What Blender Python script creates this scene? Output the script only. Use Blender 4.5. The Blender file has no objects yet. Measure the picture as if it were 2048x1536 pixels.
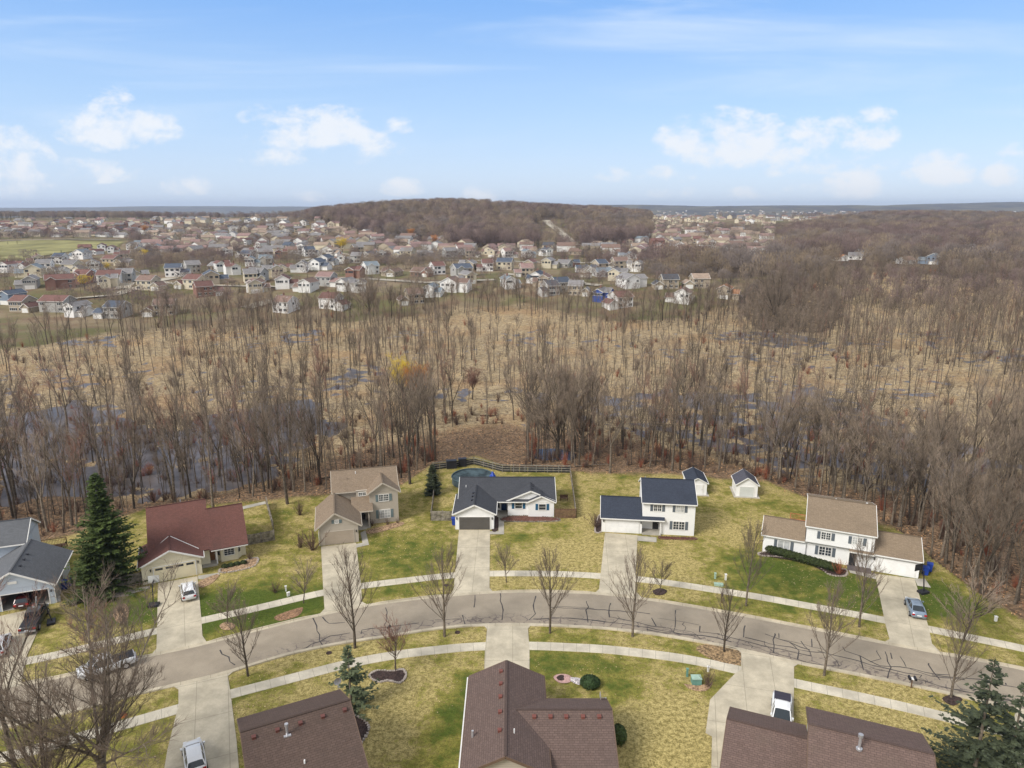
import bpy, math, random
import numpy as np
from mathutils import Vector, Matrix
random.seed(7)
scene = bpy.context.scene
R = math.radians
# ------------------------------------------------------------------ camera
F = 1420.0; CX, CY = 1024.0, 768.0; PIT = math.atan((768 - 418) / F); CAMH = 50.0
cd = bpy.data.cameras.new('camera'); cam = bpy.data.objects.new('camera', cd); scene.collection.objects.link(cam)
cam.location = (0, 0, CAMH); cam.rotation_euler = (math.pi / 2 - PIT, 0, 0)
cd.sensor_fit = 'HORIZONTAL'; cd.sensor_width = 36.0; cd.lens = 36.0 * F / 2048.0
cd.clip_start = 0.5; cd.clip_end = 60000
scene.camera = cam
scene.render.resolution_x = 1024; scene.render.resolution_y = 768
# ------------------------------------------------------------------ light
scene.view_settings.view_transform = 'Standard'; scene.view_settings.look = 'None'
scene.view_settings.exposure = 1.0; scene.view_settings.gamma = 1.0; scene.view_settings.use_curve_mapping = False
SUN_AZ = R(-128); SUN_EL = R(40)      # azimuth from +Y, negative = to the left
sd = bpy.data.lights.new('sun', 'SUN'); sd.energy = 1.9; sd.angle = R(22); sd.color = (1.0, .955, .885)
sun = bpy.data.objects.new('sun', sd); scene.collection.objects.link(sun)
sv = Vector((math.sin(SUN_AZ) * math.cos(SUN_EL), math.cos(SUN_AZ) * math.cos(SUN_EL), math.sin(SUN_EL)))
sun.rotation_euler = sv.to_track_quat('Z', 'Y').to_euler()

def raydir(px, py):
    u = (px - CX) / F; v = -(py - CY) / F
    return (u, math.cos(PIT) + v * math.sin(PIT), -math.sin(PIT) + v * math.cos(PIT))

class NT:
    """tiny node helper"""
    def __init__(s, tree): s.t = tree; s.n = tree.nodes; s.l = tree.links
    def new(s, typ, **kw):
        n = s.n.new(typ)
        for k, v in kw.items():
            setattr(n, k, v)
        return n
    def link(s, a, b): s.l.new(a, b)
    def val(s, sock, v):
        if hasattr(v, 'is_linked') or isinstance(v, bpy.types.NodeSocket): s.link(v, sock)
        else: sock.default_value = v
    def math(s, op, a, b=None, c=None, clamp=False):
        n = s.new('ShaderNodeMath', operation=op); n.use_clamp = clamp
        s.val(n.inputs[0], a)
        if b is not None: s.val(n.inputs[1], b)
        if c is not None: s.val(n.inputs[2], c)
        return n.outputs[0]
    def noise(s, vec, scale, detail=3, rough=.55, dist=0):
        n = s.new('ShaderNodeTexNoise'); s.link(vec, n.inputs['Vector'])
        n.inputs['Scale'].default_value = scale; n.inputs['Detail'].default_value = detail
        n.inputs['Roughness'].default_value = rough; n.inputs['Distortion'].default_value = dist
        return n.outputs[0]
    def mix(s, fac, a, b, blend='MIX'):
        n = s.new('ShaderNodeMix', data_type='RGBA', blend_type=blend)
        s.val(n.inputs[0], fac)
        for sock, v in ((n.inputs[6], a), (n.inputs[7], b)):
            if isinstance(v, tuple): sock.default_value = (*v[:3], 1)
            else: s.link(v, sock)
        return n.outputs[2]
    def ramp(s, fac, lo, hi):
        n = s.new('ShaderNodeMapRange', interpolation_type='SMOOTHSTEP')
        s.val(n.inputs[0], fac); n.inputs[1].default_value = lo; n.inputs[2].default_value = hi
        return n.outputs[0]

# ------------------------------------------------------------------ sky with clouds
world = bpy.data.worlds.new('World'); scene.world = world; world.use_nodes = True
W = NT(world.node_tree); W.n.clear()
sky = W.new('ShaderNodeTexSky', sky_type='NISHITA'); sky.sun_disc = False
sky.sun_elevation = SUN_EL; sky.sun_rotation = SUN_AZ
sky.air_density = 1.0; sky.dust_density = .6; sky.ozone_density = 1.6; sky.altitude = 200
tc = W.new('ShaderNodeTexCoord'); sep = W.new('ShaderNodeSeparateXYZ'); W.link(tc.outputs['Generated'], sep.inputs[0])
yy = W.math('MAXIMUM', W.math('ABSOLUTE', sep.outputs[1]), .08)
ax = W.math('DIVIDE', sep.outputs[0], yy); el = W.math('DIVIDE', sep.outputs[2], yy)
comb = W.new('ShaderNodeCombineXYZ'); W.link(ax, comb.inputs[0]); W.link(W.math('MULTIPLY', el, 1.5), comb.inputs[1])
nz1 = W.noise(comb.outputs[0], 11, 7, .62, .35); nz2 = W.noise(comb.outputs[0], 34, 6, .65)
# cumulus: (px, py of the cloud's base centre, half width, height, strength)
CL = [(235,262,125,82,1.0),(205,250,70,40,.7),(30,350,95,92,.95),(180,350,110,36,.55),(640,272,150,58,.9),(560,240,85,34,.85),(700,300,120,40,.5),
      (797,258,36,24,.8),(540,320,65,26,.65),(650,320,110,30,.4),(230,342,60,20,.6),(375,378,60,28,.6),(610,398,45,20,.7),(805,380,48,26,.8),(965,392,45,24,.75),(1062,392,40,16,.5),
      (1440,300,135,78,1.1),(1560,300,150,64,1.1),(1690,280,110,56,.85),(1745,235,50,30,.9),(1640,330,160,40,.45),(1230,352,42,24,.9),(1330,355,65,26,.8),
      (1545,348,26,20,.9),(1705,378,65,44,1.1),(1880,352,76,50,1.15),(2003,356,50,34,1.05),(2036,305,45,26,.9),(1500,390,60,18,.65),(1620,380,60,14,.4),(1340,388,70,18,.6)]
acc = None
for (px, py, rx, ry, st) in CL:
    d = raydir(px, py); a0 = d[0] / d[1]; e0 = d[2] / d[1]
    dx = W.math('MULTIPLY', W.math('SUBTRACT', ax, a0), F / rx * .92)
    de = W.math('SUBTRACT', el, e0)
    up = W.math('MULTIPLY', W.math('MAXIMUM', de, 0.0), F / ry * .90)
    dn = W.math('MULTIPLY', W.math('MINIMUM', de, 0.0), F / (ry * .55))
    r2 = W.math('ADD', W.math('MULTIPLY', dx, dx), W.math('ADD', W.math('MULTIPLY', up, up), W.math('MULTIPLY', dn, dn)))
    m = W.math('MULTIPLY', W.math('MAXIMUM', W.math('SUBTRACT', 1.0, r2), 0.0), st)
    acc = m if acc is None else W.math('MAXIMUM', acc, m)
nn = W.math('ADD', W.math('MULTIPLY', nz1, 1.35), W.math('MULTIPLY', nz2, .75))
dens = W.ramp(W.math('MULTIPLY', W.math('ADD', acc, W.math('MULTIPLY', W.math('SUBTRACT', nn, 1.05), 3.0)), W.ramp(acc, 0.0, .25)), .08, 1.25)
# high thin cirrus streaks
mp = W.new('ShaderNodeMapping'); W.link(comb.outputs[0], mp.inputs[0]); mp.inputs['Rotation'].default_value = (0, 0, -.28); mp.inputs['Scale'].default_value = (1.1, 6.5, 1)
ci = W.noise(mp.outputs[0], 1.6, 6, .55, .6)
cir = W.math('MULTIPLY', W.ramp(ci, .45, .80), W.ramp(el, .02, .14))
cirm = W.math('MULTIPLY', cir, .62)
hz = W.math('MULTIPLY', W.math('POWER', 2.718, W.math('MULTIPLY', W.math('MAXIMUM', sep.outputs[2], 0.0), -9.0)), .72)
base = W.mix(1.0, sky.outputs[0], (.98, 1.0, 1.04), 'MULTIPLY')
SKYS = .085
gr1 = W.mix(W.ramp(sep.outputs[2], .0, .14), (3.9, 4.7, 6.0), (2.75, 4.05, 6.0)); gr1 = W.mix(W.ramp(sep.outputs[2], .10, .29), gr1, (1.25, 2.8, 5.8))
base = W.mix(.80, base, gr1)
over = W.math('MULTIPLY', W.math('MAXIMUM', W.ramp(sep.outputs[2], .30, .55), W.ramp(sep.outputs[1], .15, -.5)), W.math('ADD', .72, W.math('MULTIPLY', W.noise(tc.outputs['Generated'], 3, 4, .6), .4)), clamp=True)  # unseen bright cloud cover overhead and behind camera, added for neutral ambient light

base = W.mix(cirm, base, (4.6, 5.3, 6.2))
base = W.mix(W.math('MULTIPLY', dens, .86, clamp=True), base, (5.55, 5.7, 5.95))
base = W.mix(over, base, (4.75, 4.7, 4.7))
bg = W.new('ShaderNodeBackground'); W.link(base, bg.inputs[0]); bg.inputs[1].default_value = SKYS
wo = W.new('ShaderNodeOutputWorld'); W.link(bg.outputs[0], wo.inputs[0])

# ------------------------------------------------------------------ projection helpers
def at(px, py, z=0.0):
    d = raydir(px, py); t = (z - CAMH) / d[2]
    return (d[0] * t, d[1] * t)
def proj(x, y, z):
    dz = z - CAMH
    zc = y * math.cos(PIT) - dz * math.sin(PIT); yc = y * math.sin(PIT) + dz * math.cos(PIT)
    return (CX + F * x / zc, CY - F * yc / zc)
def interp(pts):
    xs = np.array([p[0] for p in pts]); ys = np.array([p[1] for p in pts]); o = np.argsort(xs)
    return lambda x: np.interp(x, xs[o], ys[o])
def wpts(pp, z=0): return [at(a, b, z) for a, b in pp]
def sstep(t): t = np.clip(t, 0, 1); return t * t * (3 - 2 * t)

# value noise
_rng = np.random.RandomState(3); _T = _rng.rand(256, 256)
def vnoise(x, y, s, seed=0):
    x = np.asarray(x, float) / s + seed * 17.3 + 500; y = np.asarray(y, float) / s + seed * 9.7 + 500
    xi = np.floor(x).astype(int); yi = np.floor(y).astype(int); fx = x - xi; fy = y - yi
    fx = fx * fx * (3 - 2 * fx); fy = fy * fy * (3 - 2 * fy)
    g = lambda a, b: _T[a % 256, b % 256]
    return (g(xi, yi) * (1 - fx) + g(xi + 1, yi) * fx) * (1 - fy) + (g(xi, yi + 1) * (1 - fx) + g(xi + 1, yi + 1) * fx) * fy
def fbm(x, y, s, seed=0, o=3):
    r = 0; a = 1; t = 0
    for i in range(o): r = r + a * vnoise(x, y, s / 2 ** i, seed + i); t += a; a *= .55
    return r / t

WOODLINE = interp([(-140, 96), (-75, 100)] + wpts([(60, 1092), (140, 1072), (290, 1020), (440, 1010), (540, 1000), (650, 992), (800, 975), (865, 930), (950, 915), (1010, 938), (1140, 944), (1160, 948), (1360, 952),
                   (1540, 968), (1640, 1010), (1760, 1052), (1800, 1060)]) + [(62.5, 84), (65, 76.5), (80, 68), (140, 50)])
MARSH0 = interp([(-300, 125)] + wpts([(0, 965), (120, 990), (300, 1005), (450, 985), (600, 940), (700, 895), (850, 862), (1000, 850), (1150, 852), (1250, 872), (1350, 902), (1500, 925), (1640, 955), (1750, 985), (1850, 975), (1950, 960), (2048, 950)]) + [(300, 130)])
MARSH1 = interp([(-600, 280)] + wpts([(0, 700), (150, 672), (300, 655), (500, 648), (750, 640), (1000, 622), (1200, 640), (1350, 640), (1480, 625)]) + [(135, 365), (165, 430), (215, 470), (330, 470), (800, 480)])
BASEH = interp([(0, 0), (318, 0), (340, 1.5), (370, 5), (400, 9), (500, 11.5), (660, 12.5), (900, 17), (1300, 29), (1600, 31), (2100, 12), (3000, 0), (5000, -4), (60000, -4)])
def smooth_base(y):
    return (BASEH(y - 12) + BASEH(y) + BASEH(y + 12)) / 3
WATER = [[(0, 1010), (0, 830), (180, 800), (330, 860), (430, 830), (600, 800), (680, 850), (600, 910), (500, 985), (430, 1000), (280, 1010), (120, 1000)],
         [(1190, 800), (1330, 778), (1500, 792), (1620, 770), (1720, 815), (1850, 880), (2000, 900), (1960, 960), (1760, 985), (1640, 950), (1500, 915), (1350, 890), (1240, 850)],
         [(1080, 905), (1110, 893), (1165, 898), (1178, 912), (1160, 928), (1105, 926)],
         [(1400, 655), (1620, 672), (1680, 690), (1500, 694), (1400, 668)],
         [(560, 665), (650, 660), (640, 690), (560, 690)], [(660, 740), (760, 725), (740, 765), (670, 770)],
         [(1920, 700), (2010, 700), (2048, 720), (1930, 730)], [(1860, 690), (1900, 650), (1880, 720)], [(80, 670), (260, 672), (240, 690), (100, 690)]]
WATERW = [np.array(wpts(p, -1.4)) for p in WATER]
def inpoly(x, y, P):
    x = np.asarray(x, float); y = np.asarray(y, float); c = np.zeros(np.broadcast(x, y).shape, bool); n = len(P)
    for i in range(n):
        x1, y1 = P[i]; x2, y2 = P[(i + 1) % n]
        if y1 == y2: continue
        k = ((y1 > y) != (y2 > y)) & (x < (x2 - x1) * (y - y1) / (y2 - y1) + x1)
        c ^= k
    return c
def marshw(x, y):
    n = (fbm(x, y, 14, 5) - .5)
    return sstep((y + n * 14 - MARSH0(x)) / 6) * (1 - sstep((y + n * 30 - MARSH1(x)) / 10))
def terrain(x, y, fine=True):
    x = np.asarray(x, float); y = np.asarray(y, float)
    s = y - WOODLINE(x)
    low = -1.15 * sstep(s / 16) * (1 - sstep((y - MARSH1(x) - 4) / 22))
    z = low + smooth_base(y) * np.where(y > 300, 1, 0)
    z = z * np.where(y > 0, 1, 0)
    z = z - .42 * sstep(1.25 - np.sqrt(((x - 8.3) / 4.6) ** 2 + ((y - 143.3) / 5.0) ** 2) * .9) * (y < 160)
    z = z + 23 * np.exp(-((x + 95) / 205) ** 2 - ((y - 1190) / 270) ** 2) + 7 * np.exp(-((x - 150) / 90) ** 2 - ((y - 1150) / 200) ** 2)
    z = z + 8 * np.exp(-((x + 260) / 120) ** 2 - ((y - 1050) / 160) ** 2)
    far = sstep((y - 380) / 200)
    z = z + far * (fbm(x, y, 260, 9) - .5) * 6
    z = z + sstep((y - 2500) / 2500) * (fbm(x, y, 1500, 2) - .35) * 26
    rr = sstep((x / np.maximum(y, 1) + .02 + .2 * (y > 7000)) / .35)
    z = z + (62 + 60 * fbm(x, y, 1700, 4)) * np.exp(-((y - 6900) / 1400) ** 2) * rr
    z = z + (26 + 80 * fbm(x, y, 2600, 8)) * np.exp(-((y - 10500) / 1500) ** 2)
    if fine:
        mw = marshw(x, y)
        h = (fbm(x, y, 3.2, 1, 4) - .5) * 1.05 + (fbm(x, y, 26, 12, 2) - .5) * .5 + .10
        wet = np.zeros(np.broadcast(x, y).shape)
        for P in WATERW:
            jx = x + (vnoise(x, y, 5, 31) - .5) * 9; jy = y + (vnoise(x, y, 5, 33) - .5) * 9
            wet = np.maximum(wet, inpoly(jx, jy, P))
        z = z + mw * (h * .85 - .22) - wet * np.where(s > 2, 1, 0) * (.25 - .05 * h + .22 * (x < -25) * (y < 200)) 
        z = z + (1 - mw) * sstep(s / 8) * (fbm(x, y, 6, 21) - .5) * .35 * (y < 330)
    return z
def tz(x, y): return float(terrain(np.array([x]), np.array([y]), False)[0])
def hit(px, py):
    """world point where the view ray through a photo pixel meets the coarse terrain"""
    d = raydir(px, py); y = np.concatenate([np.arange(40, 600, 1.0), np.arange(600, 12000, 6.0)]); x = d[0] / d[1] * y
    zr = CAMH + d[2] / d[1] * y; zt = terrain(x, y, False); k = np.where(zr < zt)[0]
    i = k[0] if len(k) else len(y) - 1
    return (float(x[i]), float(y[i]), float(zt[i]))
# ------------------------------------------------------------------ object helpers
COL = scene.collection
def tag(o, label=None, cat=None, group=None, kind=None):
    if label: o['label'] = label
    if cat: o['category'] = cat
    if group: o['group'] = group
    if kind: o['kind'] = kind
    return o
def thing(name, label, cat, loc=(0, 0, 0), rz=0.0, group=None):
    o = bpy.data.objects.new(name, None); COL.objects.link(o); o.location = loc; o.rotation_euler = (0, 0, rz)
    o.empty_display_size = .3
    return tag(o, label, cat, group)
def link_mesh(name, me, mat=None, parent=None, loc=None):
    o = bpy.data.objects.new(name, me); COL.objects.link(o)
    if mat is not None and len(me.materials) == 0: me.materials.append(mat)
    if parent is not None: o.parent = parent
    if loc is not None: o.location = loc
    return o
def dup(root, loc, rz=None, scl=None, label=None, group=None):
    r = root.copy(); COL.objects.link(r); r.location = loc
    if rz is not None: r.rotation_euler = (0, 0, rz)
    if scl is not None: r.scale = scl if isinstance(scl, tuple) else (scl,) * 3
    if label: r['label'] = label
    if group: r['group'] = group
    for ch in list(root.children):
        c = ch.copy(); COL.objects.link(c); c.parent = r
        for g in list(ch.children):
            q = g.copy(); COL.objects.link(q); q.parent = c
    return r
class MB:
    """collects faces and links them as ONE mesh object"""
    def __init__(s): s.v = []; s.f = []; s.uv = []; s.mi = []
    def face(s, pts, uv=None, mi=0):
        b = len(s.v); s.v += [tuple(p) for p in pts]; s.f.append(tuple(range(b, b + len(pts))))
        s.uv.append(uv if uv else [(0, 0)] * len(pts)); s.mi.append(mi)
    def box(s, x0, x1, y0, y1, z0, z1, mi=0, skip=''):
        P = lambda x, y, z: (x, y, z)
        q = {'f': [P(x0, y0, z0), P(x1, y0, z0), P(x1, y0, z1), P(x0, y0, z1)], 'b': [P(x1, y1, z0), P(x0, y1, z0), P(x0, y1, z1), P(x1, y1, z1)],
             'l': [P(x0, y1, z0), P(x0, y0, z0), P(x0, y0, z1), P(x0, y1, z1)], 'r': [P(x1, y0, z0), P(x1, y1, z0), P(x1, y1, z1), P(x1, y0, z1)],
             't': [P(x0, y0, z1), P(x1, y0, z1), P(x1, y1, z1), P(x0, y1, z1)], 'd': [P(x0, y1, z0), P(x1, y1, z0), P(x1, y0, z0), P(x0, y0, z0)]}
        for k, pts in q.items():
            if k not in skip: s.face(pts, None, mi)
    def bar(s, a, b, w, h=None, mi=0, up=(0, 0, 1)):
        a = Vector(a); b = Vector(b); h = w if h is None else h
        d = (b - a).normalized(); u = Vector(up)
        if abs(d.dot(u)) > .98: u = Vector((0, 1, 0))
        sx = d.cross(u).normalized() * (w / 2); sy = sx.cross(d).normalized() * (h / 2)
        A = [a - sx - sy, a + sx - sy, a + sx + sy, a - sx + sy]; B = [p + (b - a) for p in A]
        for i in range(4):
            j = (i + 1) % 4; s.face([A[i], A[j], B[j], B[i]], None, mi)
        s.face(A[::-1], None, mi); s.face(B, None, mi)
    def cyl(s, a, b, r0, r1=None, n=12, mi=0, cap=True):
        a = Vector(a); b = Vector(b); r1 = r0 if r1 is None else r1; d = (b - a).normalized()
        u = Vector((0, 0, 1)) if abs(d.z) < .9 else Vector((1, 0, 0)); x = d.cross(u).normalized(); y = d.cross(x)
        A = [a + (x * math.cos(t) + y * math.sin(t)) * r0 for t in [2 * math.pi * i / n for i in range(n)]]
        B = [b + (x * math.cos(t) + y * math.sin(t)) * r1 for t in [2 * math.pi * i / n for i in range(n)]]
        for i in range(n): j = (i + 1) % n; s.face([A[i], A[j], B[j], B[i]], None, mi)
        if cap: s.face(A[::-1], None, mi); s.face(B, None, mi)
    def slab(s, a, b, c, d, t, mi=0):
        """roof slab: a,b along the eave, c,d along the ridge above b and a; thickness t downwards; UV in metres along eave / slope"""
        a, b, c, d = map(Vector, (a, b, c, d)); dn = Vector((0, 0, -t)); e = (b - a).normalized()
        sl = (d - a) - e * (d - a).dot(e); sl = sl.normalized()
        uv = [((p - a).dot(e), (p - a).dot(sl)) for p in (a, b, c, d)]
        s.face([a, b, c, d], uv, mi)
        A = [p + dn for p in (a, b, c, d)]
        s.face(A[::-1], None, mi)
        Q = [a, b, c, d]
        for i in range(4):
            j = (i + 1) % 4; s.face([Q[j], Q[i], A[i], A[j]], None, mi)
    def build(s, name, mats, parent=None, smooth=False, merge=False, bevel=0):
        me = bpy.data.meshes.new(name); me.from_pydata(s.v, [], s.f); 
        ul = me.uv_layers.new(name='UVMap'); flat = [c for f in s.uv for p in f for c in p]
        ul.data.foreach_set('uv', flat)
        if not isinstance(mats, (list, tuple)): mats = [mats]
        for m in mats: me.materials.append(m)
        me.polygons.foreach_set('material_index', s.mi)
        if merge or bevel:
            import bmesh
            bm = bmesh.new(); bm.from_mesh(me); bmesh.ops.remove_doubles(bm, verts=bm.verts, dist=.0005)
            bmesh.ops.recalc_face_normals(bm, faces=bm.faces); bm.to_mesh(me); bm.free()
        if smooth: me.polygons.foreach_set('use_smooth', [True] * len(me.polygons))
        me.update()
        return link_mesh(name, me, None, parent)
# ------------------------------------------------------------------ materials
def newmat(name):
    m = bpy.data.materials.new(name); m.use_nodes = True; t = NT(m.node_tree); t.n.clear()
    o = t.new('ShaderNodeOutputMaterial'); b = t.new('ShaderNodeBsdfPrincipled'); t.link(b.outputs[0], o.inputs[0])
    return m, t, b
def mat(name, c, rough=.8, var=.15, scale=2.0, spec=.3, metal=0, randobj=0.0, c2=None, bump=0, coord='Object'):
    m, t, b = newmat(name); tcn = t.new('ShaderNodeTexCoord'); v = tcn.outputs[coord]
    n = t.noise(v, scale, 4, .6)
    lo = tuple(x * (1 - var) for x in c); hi = tuple(x * (1 + var) for x in (c2 or c))
    col = t.mix(t.ramp(n, .3, .7), lo, hi)
    if randobj:
        oi = t.new('ShaderNodeObjectInfo')
        k = t.math('ADD', t.math('MULTIPLY', oi.outputs['Random'], 2 * randobj), 1 - randobj)
        cc = t.new('ShaderNodeCombineColor'); [t.link(k, cc.inputs[i]) for i in range(3)]
        col = t.mix(1.0, col, cc.outputs[0], 'MULTIPLY')
    t.link(col, b.inputs['Base Color']); b.inputs['Roughness'].default_value = rough
    b.inputs['Specular IOR Level'].default_value = spec; b.inputs['Metallic'].default_value = metal
    if bump:
        bn = t.new('ShaderNodeBump'); bn.inputs['Strength'].default_value = bump; bn.inputs['Distance'].default_value = .05
        t.link(t.noise(v, scale * 6, 3), bn.inputs['Height']); t.link(bn.outputs[0], b.inputs['Normal'])
    return m
_sh = {}
def shingle(c, name='shingle', stain=None, k=1.0):
    key = (c, name)
    if key in _sh: return _sh[key]
    m, t, b = newmat(name); tcn = t.new('ShaderNodeTexCoord')
    br = t.new('ShaderNodeTexBrick'); t.link(tcn.outputs['UV'], br.inputs['Vector'])
    br.inputs['Scale'].default_value = 1.0; br.inputs['Brick Width'].default_value = .33 * k; br.inputs['Row Height'].default_value = .16 * k
    br.inputs['Mortar Size'].default_value = .018 * k; br.inputs['Mortar Smooth'].default_value = .3; br.offset = .37
    br.inputs['Color1'].default_value = (*[x * 1.14 for x in c], 1); br.inputs['Color2'].default_value = (*[x * .86 for x in c], 1)
    br.inputs['Mortar'].default_value = (*[x * .55 for x in c], 1)
    n = t.noise(tcn.outputs['Object'], .35, 4, .6)
    st = stain or tuple(x * .62 for x in c)
    col = t.mix(t.math('MULTIPLY', t.ramp(n, .45, .8), .55), br.outputs[0], st)
    n2 = t.noise(tcn.outputs['Object'], 9, 3, .7)
    col = t.mix(t.math('MULTIPLY', t.ramp(n2, .35, .75), .35), col, tuple(min(1, x * 1.5) for x in c))
    t.link(col, b.inputs['Base Color']); b.inputs['Roughness'].default_value = .9; b.inputs['Specular IOR Level'].default_value = .2
    bn = t.new('ShaderNodeBump'); bn.inputs['Strength'].default_value = .6; bn.inputs['Distance'].default_value = .03
    t.link(br.outputs[0], bn.inputs['Height']); t.link(bn.outputs[0], b.inputs['Normal'])
    _sh[key] = m; return m
_sd = {}
def siding(c, name='siding'):
    if c in _sd: return _sd[c]
    m, t, b = newmat(name); tcn = t.new('ShaderNodeTexCoord'); sp = t.new('ShaderNodeSeparateXYZ'); t.link(tcn.outputs['Object'], sp.inputs[0])
    fr = t.math('FRACT', t.math('MULTIPLY', sp.outputs[2], 1 / .2))
    line = t.ramp(fr, 0.0, .22)
    n = t.noise(tcn.outputs['Object'], .8, 4, .65)
    col = t.mix(line, tuple(x * .66 for x in c), c)
    col = t.mix(t.math('MULTIPLY', t.ramp(n, .4, .8), .22), col, tuple(x * .72 for x in c))
    t.link(col, b.inputs['Base Color']); b.inputs['Roughness'].default_value = .6; b.inputs['Specular IOR Level'].default_value = .3
    bn = t.new('ShaderNodeBump'); bn.inputs['Strength'].default_value = .5; bn.inputs['Distance'].default_value = .02
    t.link(fr, bn.inputs['Height']); t.link(bn.outputs[0], b.inputs['Normal'])
    _sd[c] = m; return m
def concrete(name, c, jx, jy, jw=.05, stain=.5):
    """UV in metres; joints every jx along u and jy along v"""
    m, t, b = newmat(name); tcn = t.new('ShaderNodeTexCoord'); sp = t.new('ShaderNodeSeparateXYZ'); t.link(tcn.outputs['UV'], sp.inputs[0])
    def jl(s, j):
        f = t.math('ABSOLUTE', t.math('SUBTRACT', t.math('FRACT', t.math('ADD', t.math('DIVIDE', s, j), .5)), .5))
        return t.math('LESS_THAN', t.math('MULTIPLY', f, j), jw / 2)
    o = tcn.outputs['Object']
    n1 = t.noise(o, .35, 5, .65); n2 = t.noise(o, 6, 4, .7)
    col = t.mix(t.ramp(n1, .3, .72), tuple(x * (1 - stain * .6) for x in c), tuple(min(1, x * 1.12) for x in c))
    col = t.mix(t.math('MULTIPLY', t.ramp(n2, .35, .75), .35), col, tuple(x * .72 for x in c))
    if jx or jy:
        j = None
        if jx: j = jl(sp.outputs[0], jx)
        if jy: k = jl(sp.outputs[1], jy); j = k if j is None else t.math('MAXIMUM', j, k)
        col = t.mix(t.math('MULTIPLY', j, .75), col, tuple(x * .42 for x in c))
    t.link(col, b.inputs['Base Color']); b.inputs['Roughness'].default_value = .88; b.inputs['Specular IOR Level'].default_value = .25
    return m
def asphalt_mat():
    m, t, b = newmat('asphalt'); tcn = t.new('ShaderNodeTexCoord'); o = tcn.outputs['Object']
    n1 = t.noise(o, .25, 5, .65); n2 = t.noise(o, 14, 3, .8); n3 = t.noise(o, 1.3, 5, .7)
    col = t.mix(t.ramp(n1, .3, .72), (.28, .236, .178), (.365, .31, .235))
    col = t.mix(t.math('MULTIPLY', t.ramp(n2, .4, .7), .4), col, (.19, .165, .14))
    # crazed strip: fine crack web on the side of the road near the camera's right
    vo = t.new('ShaderNodeTexVoronoi', feature='DISTANCE_TO_EDGE'); vm = t.new('ShaderNodeMapping'); t.link(o, vm.inputs[0]); vm.inputs['Scale'].default_value = (.55, .8, 1)
    dn = t.new('ShaderNodeTexNoise'); t.link(vm.outputs[0], dn.inputs['Vector']); dn.inputs['Scale'].default_value = 2.2; dn.inputs['Detail'].default_value = 4
    vd = t.mix(.22, vm.outputs[0], dn.outputs[1], 'LINEAR_LIGHT'); t.link(vd, vo.inputs['Vector']); vo.inputs['Scale'].default_value = 1.0
    crk = t.math('SUBTRACT', 1.0, t.ramp(vo.outputs[0], .015, .05))
    uvs = t.new('ShaderNodeSeparateXYZ'); t.link(tcn.outputs['UV'], uvs.inputs[0])
    side = t.math('MULTIPLY', t.math('MULTIPLY', t.ramp(t.math('ADD', uvs.outputs[1], t.math('MULTIPLY', n3, 3)), 4.6, 2.9), t.ramp(uvs.outputs[0], 60, 72)), t.ramp(n3, .38, .52))
    col = t.mix(t.math('MULTIPLY', side, t.math('MULTIPLY', crk, .8)), col, (.09, .075, .075))
    col = t.mix(t.math('MULTIPLY', side, .22), col, (.16, .13, .12))
    t.link(col, b.inputs['Base Color']); b.inputs['Roughness'].default_value = .9; b.inputs['Specular IOR Level'].default_value = .2
    return m
M = {}
M['bark'] = mat('bark', (.13, .106, .082), .95, .4, 3, .1, randobj=.5)
M['twig'] = mat('twig', (.20, .16, .122), .95, .25, .5, .1, randobj=.4, c2=(.22, .17, .128))
M['twig_street'] = mat('street_twig', (.17, .13, .10), .95, .25, .5, .1, randobj=.15)
M['twig_red'] = mat('red_twig', (.25, .14, .105), .95, .25, .5, .1, randobj=.15)
M['twig_yellow'] = mat('yellow_twig', (.60, .44, .06), .95, .25, .5, .1, randobj=.1)
M['twig_orange'] = mat('orange_twig', (.44, .19, .06), .95, .25, .5, .1, randobj=.1)
M['twig_far'] = mat('far_twig', (.145, .108, .10), .95, .3, .04, .1, randobj=.35, c2=(.18, .13, .115))
M['twig_far_tan'] = mat('far_tan_twig', (.22, .17, .12), .95, .25, .04, .1, randobj=.3)
M['twig_far_grey'] = mat('far_grey_twig', (.17, .14, .125), .95, .25, .04, .1, randobj=.3)
M['needle'] = mat('needles', (.055, .078, .020), .8, .35, 1.2, .25, randobj=.25)
M['needle_blue'] = mat('bluish_needles', (.062, .075, .042), .8, .4, 1.6, .25, randobj=.2)
M['needle_jun'] = mat('grey_green_needles', (.10, .12, .062), .8, .35, 1.2, .25)
M['white'] = mat('white_paint', (.78, .78, .77), .5, .05, 1)
M['trim'] = mat('white_trim', (.74, .73, .70), .5, .06, 1)
M['glass'] = mat('window_glass', (.035, .042, .052), .08, .3, 1.2, .6)
M['curtain'] = mat('curtained_glass', (.42, .43, .43), .15, .25, 1.0, .6)
M['dark'] = mat('dark_metal', (.03, .03, .033), .5, .2, 1)
M['black'] = mat('black_plastic', (.022, .022, .028), .45, .2, 1)
M['concrete'] = concrete('driveway_concrete', (.53, .47, .355), 3.15, 6.2)
M['walk'] = concrete('sidewalk_concrete', (.60, .545, .435), 1.52, 0)
M['curbc'] = concrete('curb_concrete', (.52, .455, .34), 3.0, 0)
M['pad'] = concrete('porch_concrete', (.45, .42, .36), 0, 0)
M['asphalt'] = asphalt_mat()
M['seal'] = mat('crack_seal', (.052, .046, .046), .7, .3, 1.5)
M['wood_grey'] = mat('weathered_wood', (.17, .15, .125), .9, .45, 1.6, c2=(.24, .215, .18))
M['wood_brown'] = mat('brown_wood', (.15, .09, .055), .9, .35, 2)
M['wood_red'] = mat('stained_wood', (.38, .13, .06), .8, .3, 2)
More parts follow.
